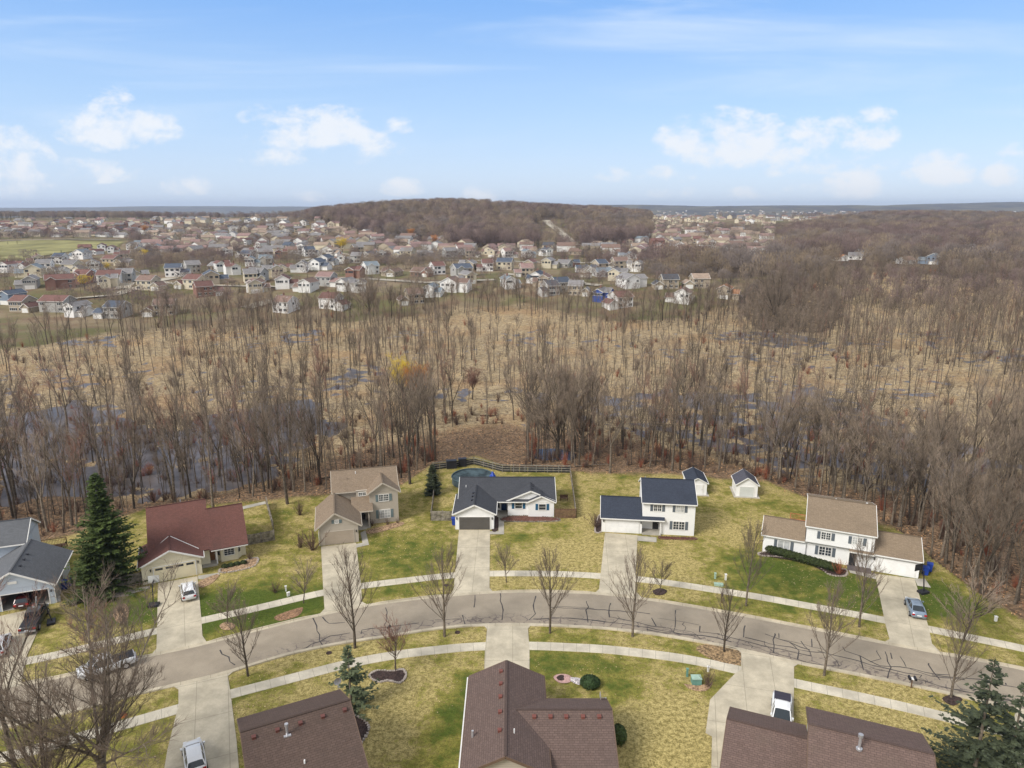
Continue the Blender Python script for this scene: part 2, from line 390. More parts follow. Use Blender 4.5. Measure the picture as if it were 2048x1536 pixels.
M['blue'] = mat('blue_plastic', (.02, .06, .35), .4, .15, 1)
M['shutter_blue'] = mat('blue_shutter', (.02, .10, .19), .5, .1, 1)
M['shutter_grey'] = mat('grey_shutter', (.12, .14, .16), .6, .1, 1)
M['shutter_teal'] = mat('teal_shutter', (.16, .21, .22), .6, .1, 1)
M['mulch'] = mat('dark_mulch', (.05, .032, .028), .95, .5, 5, bump=.6)
M['litterbed'] = mat('leaf_bed', (.24, .15, .09), .95, .5, 5, c2=(.34, .23, .14), bump=.6)
M['stone'] = mat('edging_stone', (.36, .31, .27), .9, .35, 6, bump=.4)
M['shrub'] = mat('bare_shrub_twig', (.12, .075, .055), .95, .3, 2)
M['shrub_red'] = mat('red_shrub_twig', (.27, .09, .05), .95, .3, 2)
M['hedge'] = mat('hedge_leaf', (.035, .048, .014), .8, .4, 4)
M['beige_trim'] = mat('beige_trim', (.46, .41, .34), .6, .06, 1)
M['teal'] = mat('utility_green', (.13, .27, .23), .6, .15, 1)
M['teal_pale'] = mat('faded_utility_green', (.33, .46, .38), .6, .15, 1)
M['galv'] = mat('galvanised_metal', (.5, .5, .52), .35, .15, 1, .5, .6)
# ------------------------------------------------------------------ ground sheet
def ground():
    ys = np.concatenate([np.arange(-30, 40, 5.0), np.arange(40, 118, .8), np.arange(118, 250, .55), np.arange(250, 400, 1.3), np.geomspace(401.5, 14000, 190)])
    nc = 460; tt = np.linspace(-1, 1, nc)
    tt = np.sign(tt) * (np.abs(tt) ** 1.0)
    hw = np.maximum(ys * .80 + 26, 78)
    X = tt[None, :] * hw[:, None]; Y = np.repeat(ys[:, None], nc, 1)
    Z = terrain(X, Y)
    V = np.stack([X, Y, Z], -1).reshape(-1, 3)
    nr = len(ys); i = np.arange(nr - 1)[:, None] * nc + np.arange(nc - 1)[None, :]
    Fc = np.stack([i, i + 1, i + nc + 1, i + nc], -1).reshape(-1, 4)
    me = bpy.data.meshes.new('ground'); me.vertices.add(len(V)); me.vertices.foreach_set('co', V.ravel())
    me.loops.add(Fc.size); me.loops.foreach_set('vertex_index', Fc.ravel().astype(np.int32))
    me.polygons.add(len(Fc)); me.polygons.foreach_set('loop_start', np.arange(0, Fc.size, 4, dtype=np.int32)); me.polygons.foreach_set('loop_total', np.full(len(Fc), 4, dtype=np.int32))
    me.update(calc_edges=True); me.polygons.foreach_set('use_smooth', [True] * len(Fc))
    x, y = X, Y
    s = y + (fbm(x, y, 4, 3) - .5) * 3 - WOODLINE(x)
    litter = sstep((s + .3) / 2.2) * (1 - sstep((y + (fbm(x, y, 20, 19) - .5) * 16 - MARSH1(x) + 4) / 6))
    ms = marshw(x, y)
    wf = forestw(x, y)
    # green patches of the near lots, straw patches
    g = np.zeros_like(x)
    for (px, py, rx, ry, a) in GREEN:
        cx, cy = at(px, py); g = g + a * np.exp(-((x - cx) / rx) ** 2 - ((y - cy) / ry) ** 2)
    A = np.stack([litter, ms, wf, np.clip(g * .5 + .5, 0, 1)], -1).reshape(-1, 4)
    at1 = me.color_attributes.new('zone', 'FLOAT_COLOR', 'POINT'); at1.data.foreach_set('color', A.ravel().astype(np.float32))
    m, t, b = newmat('ground_cover')
    o = t.new('ShaderNodeTexCoord').outputs['Object']
    a = t.new('ShaderNodeAttribute', attribute_name='zone'); sp = t.new('ShaderNodeSeparateColor'); t.link(a.outputs['Color'], sp.inputs[0])
    lit, mar, wod = sp.outputs[0], sp.outputs[1], sp.outputs[2]; gr = a.outputs['Alpha']
    nA = t.noise(o, .11, 4, .6); nB = t.noise(o, .55, 5, .65); nC = t.noise(o, 2.1, 5, .85); nD = t.noise(o, 7, 3, .85)
    gg = t.math('ADD', t.math('ADD', t.math('MULTIPLY', nA, .95), t.math('MULTIPLY', nB, 1.25)), t.math('MULTIPLY', t.math('SUBTRACT', gr, .5), 1.35))
    gg = t.math('ADD', gg, t.math('MULTIPLY', t.math('SUBTRACT', nC, .5), 1.05))
    straw = t.mix(t.ramp(nC, .38, .62), (.21, .168, .058), (.56, .455, .19))
    olive = t.mix(t.ramp(nC, .38, .62), (.115, .112, .022), (.31, .28, .068))
    green = t.mix(t.ramp(nC, .3, .7), (.040, .070, .010), (.10, .135, .022))
    law = t.mix(t.ramp(gg, 1.00, 1.19), straw, olive); law = t.mix(t.ramp(gg, 1.17, 1.52), law, green)
    law = t.mix(t.math('MULTIPLY', t.ramp(nD, .48, .60), .55), law, (.06, .06, .014))
    law = t.mix(t.math('MULTIPLY', t.ramp(t.noise(o, 19, 2, .8), .56, .76), .45), law, (.50, .42, .20))
    # dry leaves
    lv = t.new('ShaderNodeTexVoronoi'); t.link(o, lv.inputs['Vector']); lv.inputs['Scale'].default_value = 3.2; lv.inputs['Randomness'].default_value = 1
    lc = t.new('ShaderNodeSeparateColor'); t.link(lv.outputs['Color'], lc.inputs[0])
    leaf = t.mix(t.ramp(lc.outputs[0], .1, .9), (.10, .068, .045), (.33, .22, .135)); leaf = t.mix(t.ramp(nB, .35, .7), leaf, t.mix(.5, leaf, (.10, .07, .045)))
    leaf = t.mix(t.math('MULTIPLY', t.ramp(nD, .45, .7), .5), leaf, (.05, .032, .022))
    # marsh straw
    mp = t.new('ShaderNodeMapping'); t.link(o, mp.inputs[0]); mp.inputs['Scale'].default_value = (.8, 1.5, 1)
    r1 = t.noise(mp.outputs[0], .8, 5, .75, 1.0); r2 = t.noise(mp.outputs[0], 3.4, 3, .8); r3 = t.noise(o, .045, 3, .5)
    reed = t.mix(t.ramp(r2, .3, .7), (.22, .17, .10), (.60, .475, .30)); reed = t.mix(t.math('MULTIPLY', t.ramp(r1, .44, .60), .8), reed, (.12, .082, .048))
    reed = t.mix(t.math('MULTIPLY', t.ramp(r3, .48, .66), .4), reed, (.30, .17, .08))
    wood = t.mix(t.ramp(nB, .3, .7), (.06, .045, .032), (.14, .10, .07))
    ps = t.new('ShaderNodeSeparateXYZ'); t.link(o, ps.inputs[0])
    farl = t.mix(t.ramp(t.noise(o, .02, 4, .6), .42, .6), (.13, .122, .055), (.23, .18, .115)); farl = t.mix(t.ramp(t.noise(o, .06, 4, .7), .45, .65), farl, (.17, .115, .075))
    law = t.mix(t.ramp(ps.outputs[1], 235, 270), law, farl)
    plain = t.mix(t.ramp(t.noise(o, .004, 5, .65), .4, .6), (.07, .06, .05), (.14, .12, .07))
    law = t.mix(t.ramp(ps.outputs[1], 1500, 2200), law, plain)
    col = t.mix(lit, law, leaf); col = t.mix(mar, col, reed); col = t.mix(wod, col, wood)
    t.link(col, b.inputs['Base Color']); b.inputs['Roughness'].default_value = .95; b.inputs['Specular IOR Level'].default_value = .1
    bn = t.new('ShaderNodeBump'); bn.inputs['Strength'].default_value = .55; bn.inputs['Distance'].default_value = .12
    t.link(t.math('ADD', nC, t.math('MULTIPLY', r2, t.math('MULTIPLY', mar, 2.0))), bn.inputs['Height']); t.link(bn.outputs[0], b.inputs['Normal'])
    link_mesh('ground', me, m)['kind'] = 'structure'
GREEN = [(560, 1210, 9, 5, .8), (450, 1215, 7, 4, .9), (245, 1225, 6, 3.5, .7), (760, 1130, 6, 5, .22), (870, 1100, 4, 7, .15), (800, 1100, 5, 4, .35), (1040, 1075, 2.5, 2, .5), (1640, 1160, 8, 3.5, .6), (1560, 1130, 4, 3, .5),
         (1730, 1200, 5, 3, .6), (1870, 1195, 3.5, 5, .7), (1470, 1130, 5, 4, .4), (1480, 1175, 5, 3, .4), (1180, 1330, 8, 2.5, .4), (1255, 1375, 3, 3, .5), (1330, 1380, 3, 4, .3), (930, 1400, 2.5, 8, .28), (870, 1480, 2.5, 6, .3),
         (700, 1420, 6, 6, -.35), (820, 1430, 4, 7, -.2), (1180, 1060, 3, 10, -.35), (1350, 1460, 4, 8, -.75), (1240, 1450, 3, 4, -.1), (1120, 1110, 7, 4, -.45), (1320, 1130, 8, 5, -.4), (1440, 1060, 5, 8, -.25), (1230, 960, 6, 8, -.1),
         (150, 1080, 5, 8, -.15), (120, 1230, 4, 7, -.1), (760, 1050, 4, 3, -.3), (900, 980, 4, 8, -.2), (250, 1110, 5, 4, -.1), (1640, 1130, 3, 2, -.2), (1900, 1110, 5, 4, -.35), (1750, 1400, 7, 4, -.25), (560, 1300, 14, 3, -.3), (1850, 1440, 8, 6, -.1), (1050, 1170, 8, 3, -.3),
         (1600, 1215, 10, 2, .35), (1420, 1190, 5, 2, -.3), (800, 1185, 5, 1.5, .2), (1960, 1220, 9, 3, .3), (1100, 1000, 4, 6, -.1)]
FOREST = [('hill', [(560, 424), (640, 422), (700, 405), (1290, 400), (1300, 470), (1290, 486), (1160, 494), (1130, 455), (1124, 440), (1074, 440), (1074, 492), (900, 494), (880, 484), (760, 478), (690, 455)]),
          ('right', [(1300, 532), (1530, 526), (1560, 490), (1580, 466), (1640, 452), (1760, 436), (2060, 430), (2060, 560), (1900, 556), (1800, 540), (1700, 530), (1560, 548), (1480, 560), (1400, 558), (1300, 548)])]
FORW = None
def forestw(x, y):
    z = terrain(x, y, False); dz = z - CAMH; y = np.asarray(y, float)
    zc = np.maximum(y * math.cos(PIT) - dz * math.sin(PIT), 1); yc = y * math.sin(PIT) + dz * math.cos(PIT)
    px = CX + F * x / zc + (fbm(x, y, 40, 15) - .5) * 30; py = CY - F * yc / zc + (fbm(x, y, 40, 16) - .5) * 8
    w = np.zeros(px.shape)
    for n, P in FOREST: w = np.maximum(w, inpoly(px, py, P))
    w = np.maximum(w, (((px - 1585) / 105) ** 2 + ((py - 612) / 62) ** 2 < 1) * (y > 300) * 1.0)
    return w * (y > 300) * (y < 2600)
ground()
# ------------------------------------------------------------------ water
def flat_poly(name, pts, z, m, uvf=None, parent=None, kind=None):
    mb = MB(); P = [(x, y, z) for x, y in pts]
    if uvf is None: uvf = lambda x, y: (x, y)
    mb.face(P, [uvf(p[0], p[1]) for p in P])
    o = mb.build(name, m, parent)
    if o.data.polygons[0].normal.z < 0: o.data.flip_normals()
    if kind: o['kind'] = kind
    return o
wm, t, b = newmat('marsh_water')
o_ = t.new('ShaderNodeTexCoord').outputs['Object']
wn = t.noise(o_, .25, 4, .6)
t.link(t.mix(t.ramp(wn, .35, .7), (.085, .075, .072), (.16, .14, .135)), b.inputs['Base Color']); b.inputs['Roughness'].default_value = .3; b.inputs['IOR'].default_value = 1.22
bn = t.new('ShaderNodeBump'); bn.inputs['Strength'].default_value = .12; bn.inputs['Distance'].default_value = .1
t.link(t.noise(o_, 1.4, 3, .6), bn.inputs['Height']); t.link(bn.outputs[0], b.inputs['Normal'])
flat_poly('water', [(-260, 108), (75, 108), (90, 88), (180, 88), (520, 330), (520, 560), (190, 560), (130, 372), (-420, 350), (-420, 250)], -1.50, wm, kind='structure')
flat_poly('pond', [(8.3 + 4.9 * math.cos(a) * (1 + .12 * math.sin(3 * a + 1)), 143.3 + 5.2 * math.sin(a) * (1 + .1 * math.cos(2 * a))) for a in [6.2832 * i / 28 for i in range(28)]], -1.06, mat('pond_water', (.035, .03, .036), .22, .3, .4, .5), kind='structure')
# ------------------------------------------------------------------ road, gutters, pavements
def smooth_curve(pts, step=1.0):
    P = np.array(pts); xs = np.arange(P[0, 0], P[-1, 0], step)
    y = np.interp(xs, P[:, 0], P[:, 1])
    k = int(9 / step) | 1; w = np.hanning(k + 2)[1:-1]; w /= w.sum()
    yp = np.pad(y, k // 2, mode='reflect', reflect_type='odd'); y = np.convolve(yp, w, 'valid')
    return np.stack([xs, y], 1)
far_edge = smooth_curve([(-90, 60.5)] + wpts([(48, 1368), (127, 1353), (292, 1311), (374, 1296), (520, 1258), (613, 1235), (725, 1211), (866, 1193), (977, 1184), (1080, 1182), (1199, 1186), (1318, 1201), (1480, 1229), (1640, 1260), (1777, 1287), (1887, 1307), (1979, 1324), (2048, 1337)]) + [(90, 53)])
near_edge = smooth_curve([(-90, 49.5)] + wpts([(0, 1459), (147, 1424), (279, 1387), (376, 1366), (458, 1346), (562, 1312), (674, 1288), (781, 1273), (877, 1257), (969, 1250), (1058, 1250), (1210, 1257), (1340, 1273), (1482, 1300), (1589, 1326), (1716, 1350), (1860, 1379), (1901, 1389), (2048, 1423)]) + [(90, 42)])
def offset(c, d):
    T = np.gradient(c, axis=0); T /= np.linalg.norm(T, axis=1)[:, None]; N = np.stack([-T[:, 1], T[:, 0]], 1)
    return c + N * d
def arclen(c): return np.concatenate([[0], np.cumsum(np.linalg.norm(np.diff(c, axis=0), axis=1))])
def ribbon(mb, a, b, za, zb, s, v0=0, v1=1, mi=0):
    for i in range(len(a) - 1):
        mb.face([(a[i][0], a[i][1], za[i]), (a[i + 1][0], a[i + 1][1], za[i + 1]), (b[i + 1][0], b[i + 1][1], zb[i + 1]), (b[i][0], b[i][1], zb[i])], [(s[i], v0), (s[i + 1], v0), (s[i + 1], v1), (s[i], v1)], mi)
n = len(far_edge); zc_ = np.full(n, .02)
nn_ = np.stack([far_edge[:, 0], np.interp(far_edge[:, 0], near_edge[:, 0], near_edge[:, 1])], 1)
mb = MB(); s_ = arclen(far_edge)
K = 8
for k in range(K):
    f0, f1 = k / K, (k + 1) / K; a = nn_ * (1 - f0) + far_edge * f0; b_ = nn_ * (1 - f1) + far_edge * f1
    cr = lambda f: np.full(n, .02 + .05 * (1 - (2 * f - 1) ** 2))
    ribbon(mb, a, b_, cr(f0), cr(f1), s_, f0 * 8, f1 * 8)
road = mb.build('road', M['asphalt'], smooth=True); road['kind'] = 'structure'
DRIVES = [  # pixel outlines, axis of the joints
    [(99, 1211), (51, 1318), (42, 1371), (-120, 1410), (-160, 1300), (-60, 1246)],
    [(316, 1167), (395, 1153), (403, 1240), (405, 1272), (413, 1284), (303, 1309), (313, 1298), (314, 1262)],
    [(642, 1094), (712, 1086), (722, 1170), (724, 1204), (737, 1211), (640, 1228), (649, 1218), (646, 1170)],
    [(918, 1060), (980, 1060), (979, 1176), (986, 1184), (899, 1191), (907, 1180)],
    [(1210, 1066), (1275, 1071), (1270, 1182), (1284, 1196), (1190, 1186), (1198, 1179)],
    [(1750, 1148), (1829, 1158), (1857, 1255), (1864, 1288), (1882, 1306), (1768, 1285), (1779, 1279), (1771, 1250)],
    [(974, 1259), (966, 1250), (1063, 1250), (1056, 1258), (1059, 1300), (1059, 1400), (966, 1400), (970, 1300)],
    [(1482, 1307), (1474, 1298), (1598, 1328), (1588, 1334), (1588, 1375), (1585, 1560), (1422, 1560), (1424, 1474), (1411, 1467), (1420, 1400), (1468, 1350), (1482, 1340)],
    [(456, 1353), (468, 1343), (346, 1373), (357, 1380), (357, 1412), (335, 1500), (325, 1560), (480, 1560), (473, 1480), (462, 1394)],
    [(2030, 1426), (2022, 1416), (2120, 1438), (2180, 1620), (2040, 1620), (2020, 1500)]]
DW = [wpts(d) for d in DRIVES]
AX = [25, 25, 13, 0, -5, -23, 0, -14, 22, -20]
def in_drive(x, y):
    k = np.zeros(np.shape(x), bool)
    for P in DW: k |= inpoly(x, y, P)
    return k
for P, a in zip(DW, AX):
    c, s = math.cos(R(a)), math.sin(R(a)); o0 = P[0]
    flat_poly('driveway', P, .060, M['concrete'], lambda x, y: ((x - o0[0]) * c + (y - o0[1]) * s, -(x - o0[0]) * s + (y - o0[1]) * c), kind='structure')
def curb(c, side):
    inner = offset(c, -.42 * side); s = arclen(c); n = len(c); mb = MB()
    o1 = offset(c, .02 * side); o2 = offset(c, .18 * side); mid = offset(c, .3 * side)
    dr = in_drive(mid[:, 0], mid[:, 1]); low = dr | np.roll(dr, 1) | np.roll(dr, -1)
    zt = np.where(low, .075, .155); g = np.full(n, .048)
    ribbon(mb, inner, o1, g - .006, g, s, 0, .4); ribbon(mb, o1, offset(c, .05 * side), g, zt, s, .4, .5); ribbon(mb, offset(c, .05 * side), o2, zt, zt, s, .5, .7); ribbon(mb, o2, offset(c, .2 * side), zt, np.full(n, -.02), s, .7, .8)
    mb.build('curb', M['curbc'])['kind'] = 'structure'
curb(far_edge, 1); curb(near_edge, -1)
def walk(c, w=1.55):
    a, b_ = offset(c, -w / 2), offset(c, w / 2); n = len(c); s = arclen(c); mb = MB()
    z = np.full(n, .045); ribbon(mb, a, b_, z, z, s, 0, w)
    ribbon(mb, offset(c, -w / 2 - .02), a, z * 0 - .02, z, s); ribbon(mb, b_, offset(c, w / 2 + .02), z, z * 0 - .02, s)
    mb.build('pavement', M['walk'])['kind'] = 'structure'
NW = smooth_curve([(-80, 66)] + wpts([(48, 1325), (162, 1299), (254, 1276), (312, 1262), (404, 1241), (500, 1220), (645, 1185), (721, 1172), (855, 1156), (906, 1150), (980, 1147), (1080, 1147), (1150, 1149), (1199, 1152), (1277, 1158), (1345, 1167), (1443, 1182), (1550, 1199), (1583, 1206), (1685, 1224), (1767, 1240), (1861, 1259), (1939, 1275), (2048, 1297)]) + [(90, 57)])
SW = smooth_curve([(-80, 46.5)] + wpts([(0, 1518), (114, 1488), (229, 1455), (343, 1422), (461, 1388), (572, 1360), (699, 1326), (801, 1308), (940, 1293), (1058, 1291), (1210, 1298), (1350, 1314), (1400, 1323), (1482, 1341), (1589, 1367), (1721, 1394), (1860, 1426), (1885, 1433), (2048, 1472)]) + [(80, 40)])
walk(NW); walk(SW)
PADS = [('walkway', 'pad', [(997, 1031), (1008, 1031), (1008, 1069), (979, 1069), (979, 1063), (997, 1063)]),
        ('walkway', 'pad', [(721, 1066), (731, 1061), (738, 1090), (712, 1096), (711, 1089), (725, 1086)]),
        ('walkway', 'pad', [(1275, 1072), (1313, 1075), (1313, 1085), (1275, 1082)]),
        ('walkway', 'pad', [(1695, 1136), (1752, 1148), (1755, 1160), (1700, 1146)]),
        ('walkway', 'pad', [(396, 1152), (438, 1146), (440, 1150), (405, 1159), (397, 1159)]),
        ('walkway', 'pad', [(230, 1185), (300, 1172), (300, 1178), (232, 1196)]),
        ('walkway', 'pad', [(1829, 1158), (1850, 1158), (1862, 1176), (1835, 1172)]),
        ('walkway', 'pad', [(412, 1030), (530, 1003), (532, 1008), (414, 1036)])]
for i, (nm, m_, P) in enumerate(PADS):
    flat_poly(nm, wpts(P), .052, M[m_], kind='structure')
# tarred cracks in the asphalt (part of the road)
rc = random.Random(5); mb = MB()
def crack(pts, w=.11):
    q = []
    for i in range(len(pts) - 1):
        a = Vector((*pts[i], 0)); b2 = Vector((*pts[i + 1], 0)); L = (b2 - a).length; k = max(1, int(L / .9))
        for j in range(k):
            p = a.lerp(b2, j / k); 
            if j: p += Vector((rc.uniform(-.16, .16), rc.uniform(-.16, .16), 0))
            q.append(p)
    q.append(Vector((*pts[-1], 0))); prev = None
    for i, p in enumerate(q):
        d = (q[min(i + 1, len(q) - 1)] - q[max(i - 1, 0)]); d = d.normalized(); nrm = Vector((-d.y, d.x, 0)) * (w * rc.uniform(.55, 1.35) / 2)
        f = float(np.clip((p.y - np.interp(p.x, near_edge[:, 0], near_edge[:, 1])) / 7.7, 0, 1)); z = .026 + .05 * (1 - (2 * f - 1) ** 2)
        cur = (p - nrm + Vector((0, 0, z)), p + nrm + Vector((0, 0, z)))
        if prev: mb.face([prev[0], cur[0], cur[1], prev[1]])
        prev = cur
CRK = [[(626, 1236), (634, 1262), (645, 1290)], [(645, 1234), (658, 1247), (690, 1245)], [(597, 1301), (640, 1283), (660, 1272), (700, 1266)], [(771, 1215), (773, 1235), (768, 1252)], [(722, 1268), (724, 1260), (790, 1252), (838, 1246)],
       [(1000, 1183), (1004, 1210), (1004, 1240)], [(1072, 1184), (1068, 1205), (1071, 1228), (1058, 1240)], [(1175, 1190), (1174, 1230), (1176, 1245)], [(1222, 1205), (1219, 1235)], [(1100, 1215), (1240, 1222), (1300, 1228)],
       [(1066, 1238), (1140, 1236), (1230, 1246), (1330, 1262), (1400, 1275)], [(1352, 1212), (1350, 1255)], [(1351, 1219), (1430, 1225), (1480, 1234)], [(1303, 1236), (1312, 1252)], [(1497, 1240), (1488, 1258), (1487, 1275)], [(1551, 1250), (1546, 1280), (1547, 1306)], [(1560, 1250), (1558, 1276)],
       [(1576, 1283), (1598, 1302), (1595, 1318)], [(1759, 1291), (1753, 1303), (1762, 1318), (1740, 1324)], [(1772, 1293), (1784, 1318)], [(1770, 1303), (1782, 1335), (1775, 1357)], [(1680, 1285), (1690, 1302), (1720, 1312), (1760, 1332), (1800, 1334), (1850, 1345), (1900, 1350)], [(1858, 1316), (1857, 1330), (1880, 1360)],
       [(2008, 1352), (2012, 1370)], [(2008, 1352), (2048, 1352)], [(1720, 1312), (1727, 1340)], [(1490, 1275), (1540, 1288), (1600, 1300), (1650, 1306)], [(1800, 1313), (1812, 1334)], [(1400, 1252), (1399, 1264), (1440, 1268)], [(1530, 1268), (1560, 1279), (1620, 1300)], [(1820, 1338), (1860, 1352), (1930, 1360)],
       [(950, 1190), (948, 1215)], [(930, 1248), (925, 1230)], [(440, 1300), (470, 1330)], [(870, 1240), (920, 1238)]]
for P in CRK: crack(wpts(P, .05), .13)
def along(px0, px1, f0, f1, w):
    xs = np.arange(at(px0, 1280)[0], at(px1, 1330)[0], 1.6); pts = []; ph = rc.uniform(0, 9)
    for k, x in enumerate(xs):
        f = f0 + (f1 - f0) * k / max(1, len(xs) - 1) + .035 * math.sin(k * .8 + ph) + rc.uniform(-.02, .02)
        yn, yf = np.interp(x, near_edge[:, 0], near_edge[:, 1]), np.interp(x, far_edge[:, 0], far_edge[:, 1]); pts.append((float(x), float(yn + (yf - yn) * f)))
    crack(pts, w); return pts
for a in [(1075, 1250, .16, .2, .10), (1230, 1420, .28, .22, .12), (1300, 1500, .12, .16, .16), (1440, 1640, .30, .22, .13), (1480, 1700, .14, .10, .10), (1620, 1850, .36, .30, .13), (1700, 1980, .2, .14, .12), (1800, 2040, .42, .5, .12), (1900, 2060, .1, .12, .1), (1120, 1230, .52, .55, .07), (1330, 1440, .45, .5, .07), (1560, 1680, .5, .42, .08), (930, 1060, .04, .05, .07)]:
    P_ = along(*a)
    for q in P_[2::4]:
        if rc.random() < .75:
            yn, yf = np.interp(q[0], near_edge[:, 0], near_edge[:, 1]), np.interp(q[0], far_edge[:, 0], far_edge[:, 1]); d = rc.choice((-1, 1, 1)); L = rc.uniform(.7, 2.2)
            e = [q]
            for k in range(3): e.append((e[-1][0] + rc.uniform(-.5, .5), float(min(max(e[-1][1] + d * L / 2.2, yn + .45), yf - .5))))
            crack(e, .09)
mb.build('crack_seal', M['seal'], road)
# ------------------------------------------------------------------ houses
def house_root(name, label, x, y, yaw, z=0, cat='house', group=None):
    return thing(name, label, cat, (x, y, z), R(yaw), group)
class House:
    def __init__(s, root, wall, roofm, trim='trim', th=.16):
        s.r = root; s.w = MB(); s.rf = MB(); s.t = MB(); s.wm = wall; s.rm = roofm; s.tm = M[trim]; s.th = th; s.extra = []
    def vol(s, x0, x1, y0, y1, z1, z0=-.3): s.w.box(x0, x1, y0, y1, z0, z1, skip='d')
    def gable(s, axis, a0, a1, e0, ze0, r, zr, e1, ze1, oh=.35, og=.3, ends='both', trim=True, ext0=None, ext1=None):
        """roof with its ridge along `axis`; a0..a1 = extent of the walls along the ridge; e0,r,e1 = wall plane, ridge, wall plane across;
        ze0/ze1 = wall-top height there.  Makes both roof slabs, the gable wall ends and the white fascia."""
        P = (lambda a, c, z: (a, c, z)) if axis == 'x' else (lambda a, c, z: (c, a, z))
        k0 = (zr - ze0) / abs(r - e0); k1 = (zr - ze1) / abs(e1 - r); th = s.th
        g0 = og if ends in ('both', '0') else 0; g1 = og if ends in ('both', '1') else 0
        A0, A1 = a0 - g0, a1 + g1
        sg0 = -1 if e0 < r else 1
        E0, E1 = e0 + sg0 * oh, e1 - sg0 * oh; Z0, Z1 = ze0 - k0 * oh, ze1 - k1 * oh
        up = th
        s.rf.slab(P(A0, E0, Z0 + up), P(A1, E0, Z0 + up), P(A1, r, zr + up), P(A0, r, zr + up), th)
        s.rf.slab(P(A1, E1, Z1 + up), P(A0, E1, Z1 + up), P(A0, r, zr + up), P(A1, r, zr + up), th)
        s.rf.bar(P(A0 + .02, r, zr + up + .02), P(A1 - .02, r, zr + up + .02), .22, .05)
        for k, (a, on) in enumerate(((a0, ends in ('both', '0')), (a1, ends in ('both', '1')))):
            if on or True:
                if on: s.w.face([P(a, e0, ze0 - .01), P(a, e1, ze1 - .01), P(a, r, zr - .01)])
            if on and trim:
                A = A0 - .03 if k == 0 else A1 + .03
                for (E, Z) in ((E0, Z0), (E1, Z1)):
                    s.t.bar(P(A, E, Z + up * .35), P(A, r, zr + up * .35), .07, th * 1.35)
        if trim:
            s.t.bar(P(A0, E0 + sg0 * .05, Z0 + up * .35), P(A1, E0 + sg0 * .05, Z0 + up * .35), .1, .15)
            s.t.bar(P(A0, E1 - sg0 * .05, Z1 + up * .35), P(A1, E1 - sg0 * .05, Z1 + up * .35), .1, .15)
    def shed_roof(s, x0, x1, y0, y1, z0, z1, trim=True):
        s.rf.slab((x0, y0, z0), (x1, y0, z0), (x1, y1, z1), (x0, y1, z1), .14)
        if trim:
            s.t.bar((x0, y0 - .05, z0 - .08), (x1, y0 - .05, z0 - .08), .1, .15)
    def done(s):
        s.w.build('wall', s.wm, s.r); s.rf.build('roof', s.rm, s.r); s.t.build('trim', s.tm, s.r)
    def F(s, face, c):  # local (a, depth outwards, z) -> xyz for a wall face
        return {'f': lambda a, d, z: (a, c - d, z), 'b': lambda a, d, z: (a, c + d, z), 'l': lambda a, d, z: (c - d, a, z), 'r': lambda a, d, z: (c + d, a, z)}[face]
    def bx(s, mb, f, a0, a1, d0, d1, z0, z1, mi=0):
        p = f(a0, d0, z0); q = f(a1, d1, z1)
        mb.box(min(p[0], q[0]), max(p[0], q[0]), min(p[1], q[1]), max(p[1], q[1]), z0, z1, mi)
    def window(s, a, c, z, w, h, face='f', shut=None, nx=2, grid=True, glass='glass', gr=(2, 3), shw=.42):
        f = s.F(face, c); g = MB(); s.bx(g, f, a - w / 2 + .03, a + w / 2 - .03, 0.0, .035, z - h / 2 + .03, z + h / 2 - .03)
        go = g.build('window', M[glass], s.r); fr = MB(); e = .09; S = lambda *q: s.bx(fr, f, *q)
        S(a - w / 2 - e, a + w / 2 + e, 0, .07, z + h / 2, z + h / 2 + e); S(a - w / 2 - e, a + w / 2 + e, 0, .085, z - h / 2 - e, z - h / 2)
        S(a - w / 2 - e, a - w / 2, 0, .066, z - h / 2, z + h / 2); S(a + w / 2, a + w / 2 + e, 0, .066, z - h / 2, z + h / 2)
        for i in range(1, nx):
            x = a - w / 2 + w * i / nx; S(x - .05, x + .05, 0, .06, z - h / 2, z + h / 2)
        if grid:
            for k in range(nx):
                x0 = a - w / 2 + w * k / nx; ww = w / nx
                for i in range(1, gr[0]): x = x0 + ww * i / gr[0]; S(x - .022, x + .022, 0, .05, z - h / 2, z + h / 2)
            for j in range(1, gr[1]): zz = z - h / 2 + h * j / gr[1]; S(a - w / 2, a + w / 2, 0, .052, zz - .022, zz + .022)
        fr.build('window_frame', M['trim'], go)
        if shut:
            for sgn in (-1, 1):
                q = MB(); x = a + sgn * (w / 2 + e + .05 + shw / 2); s.bx(q, f, x - shw / 2, x + shw / 2, 0, .05, z - h / 2 - .05, z + h / 2 + .05)
                for j in range(9):
                    zz = z - h / 2 + h * (j + .5) / 9; s.bx(q, f, x - shw / 2 + .05, x + shw / 2 - .05, .05, .065, zz - .03, zz + .03)
                q.build('shutter', M[shut], s.r)
    def garage(s, a0, a1, c, z1=2.15, face='f', m=None, rows=4, lights=False, lamps=True):
        f = s.F(face, c); g = MB(); n = rows; hh = z1 / n
        for i in range(n): s.bx(g, f, a0, a1, .0, .05, i * hh + .012, (i + 1) * hh - .012)
        s.bx(g, f, a0, a1, .0, .03, 0, z1)
        d = g.build('garage_door', m or M['white'], s.r)
        if lights:
            q = MB(); k = 4; ww = (a1 - a0) / k
            for i in range(k): s.bx(q, f, a0 + ww * i + .18, a0 + ww * (i + 1) - .18, .05, .06, z1 - hh + .1, z1 - .14)
            q.build('door_glass', M['glass'], d)
        t = s.t
        s.bx(t, f, a0 - .12, a0 - .005, 0, .075, 0, z1 + .1); s.bx(t, f, a1 + .005, a1 + .12, 0, .075, 0, z1 + .1); s.bx(t, f, a0 - .005, a1 + .005, 0, .072, z1 + .005, z1 + .1)
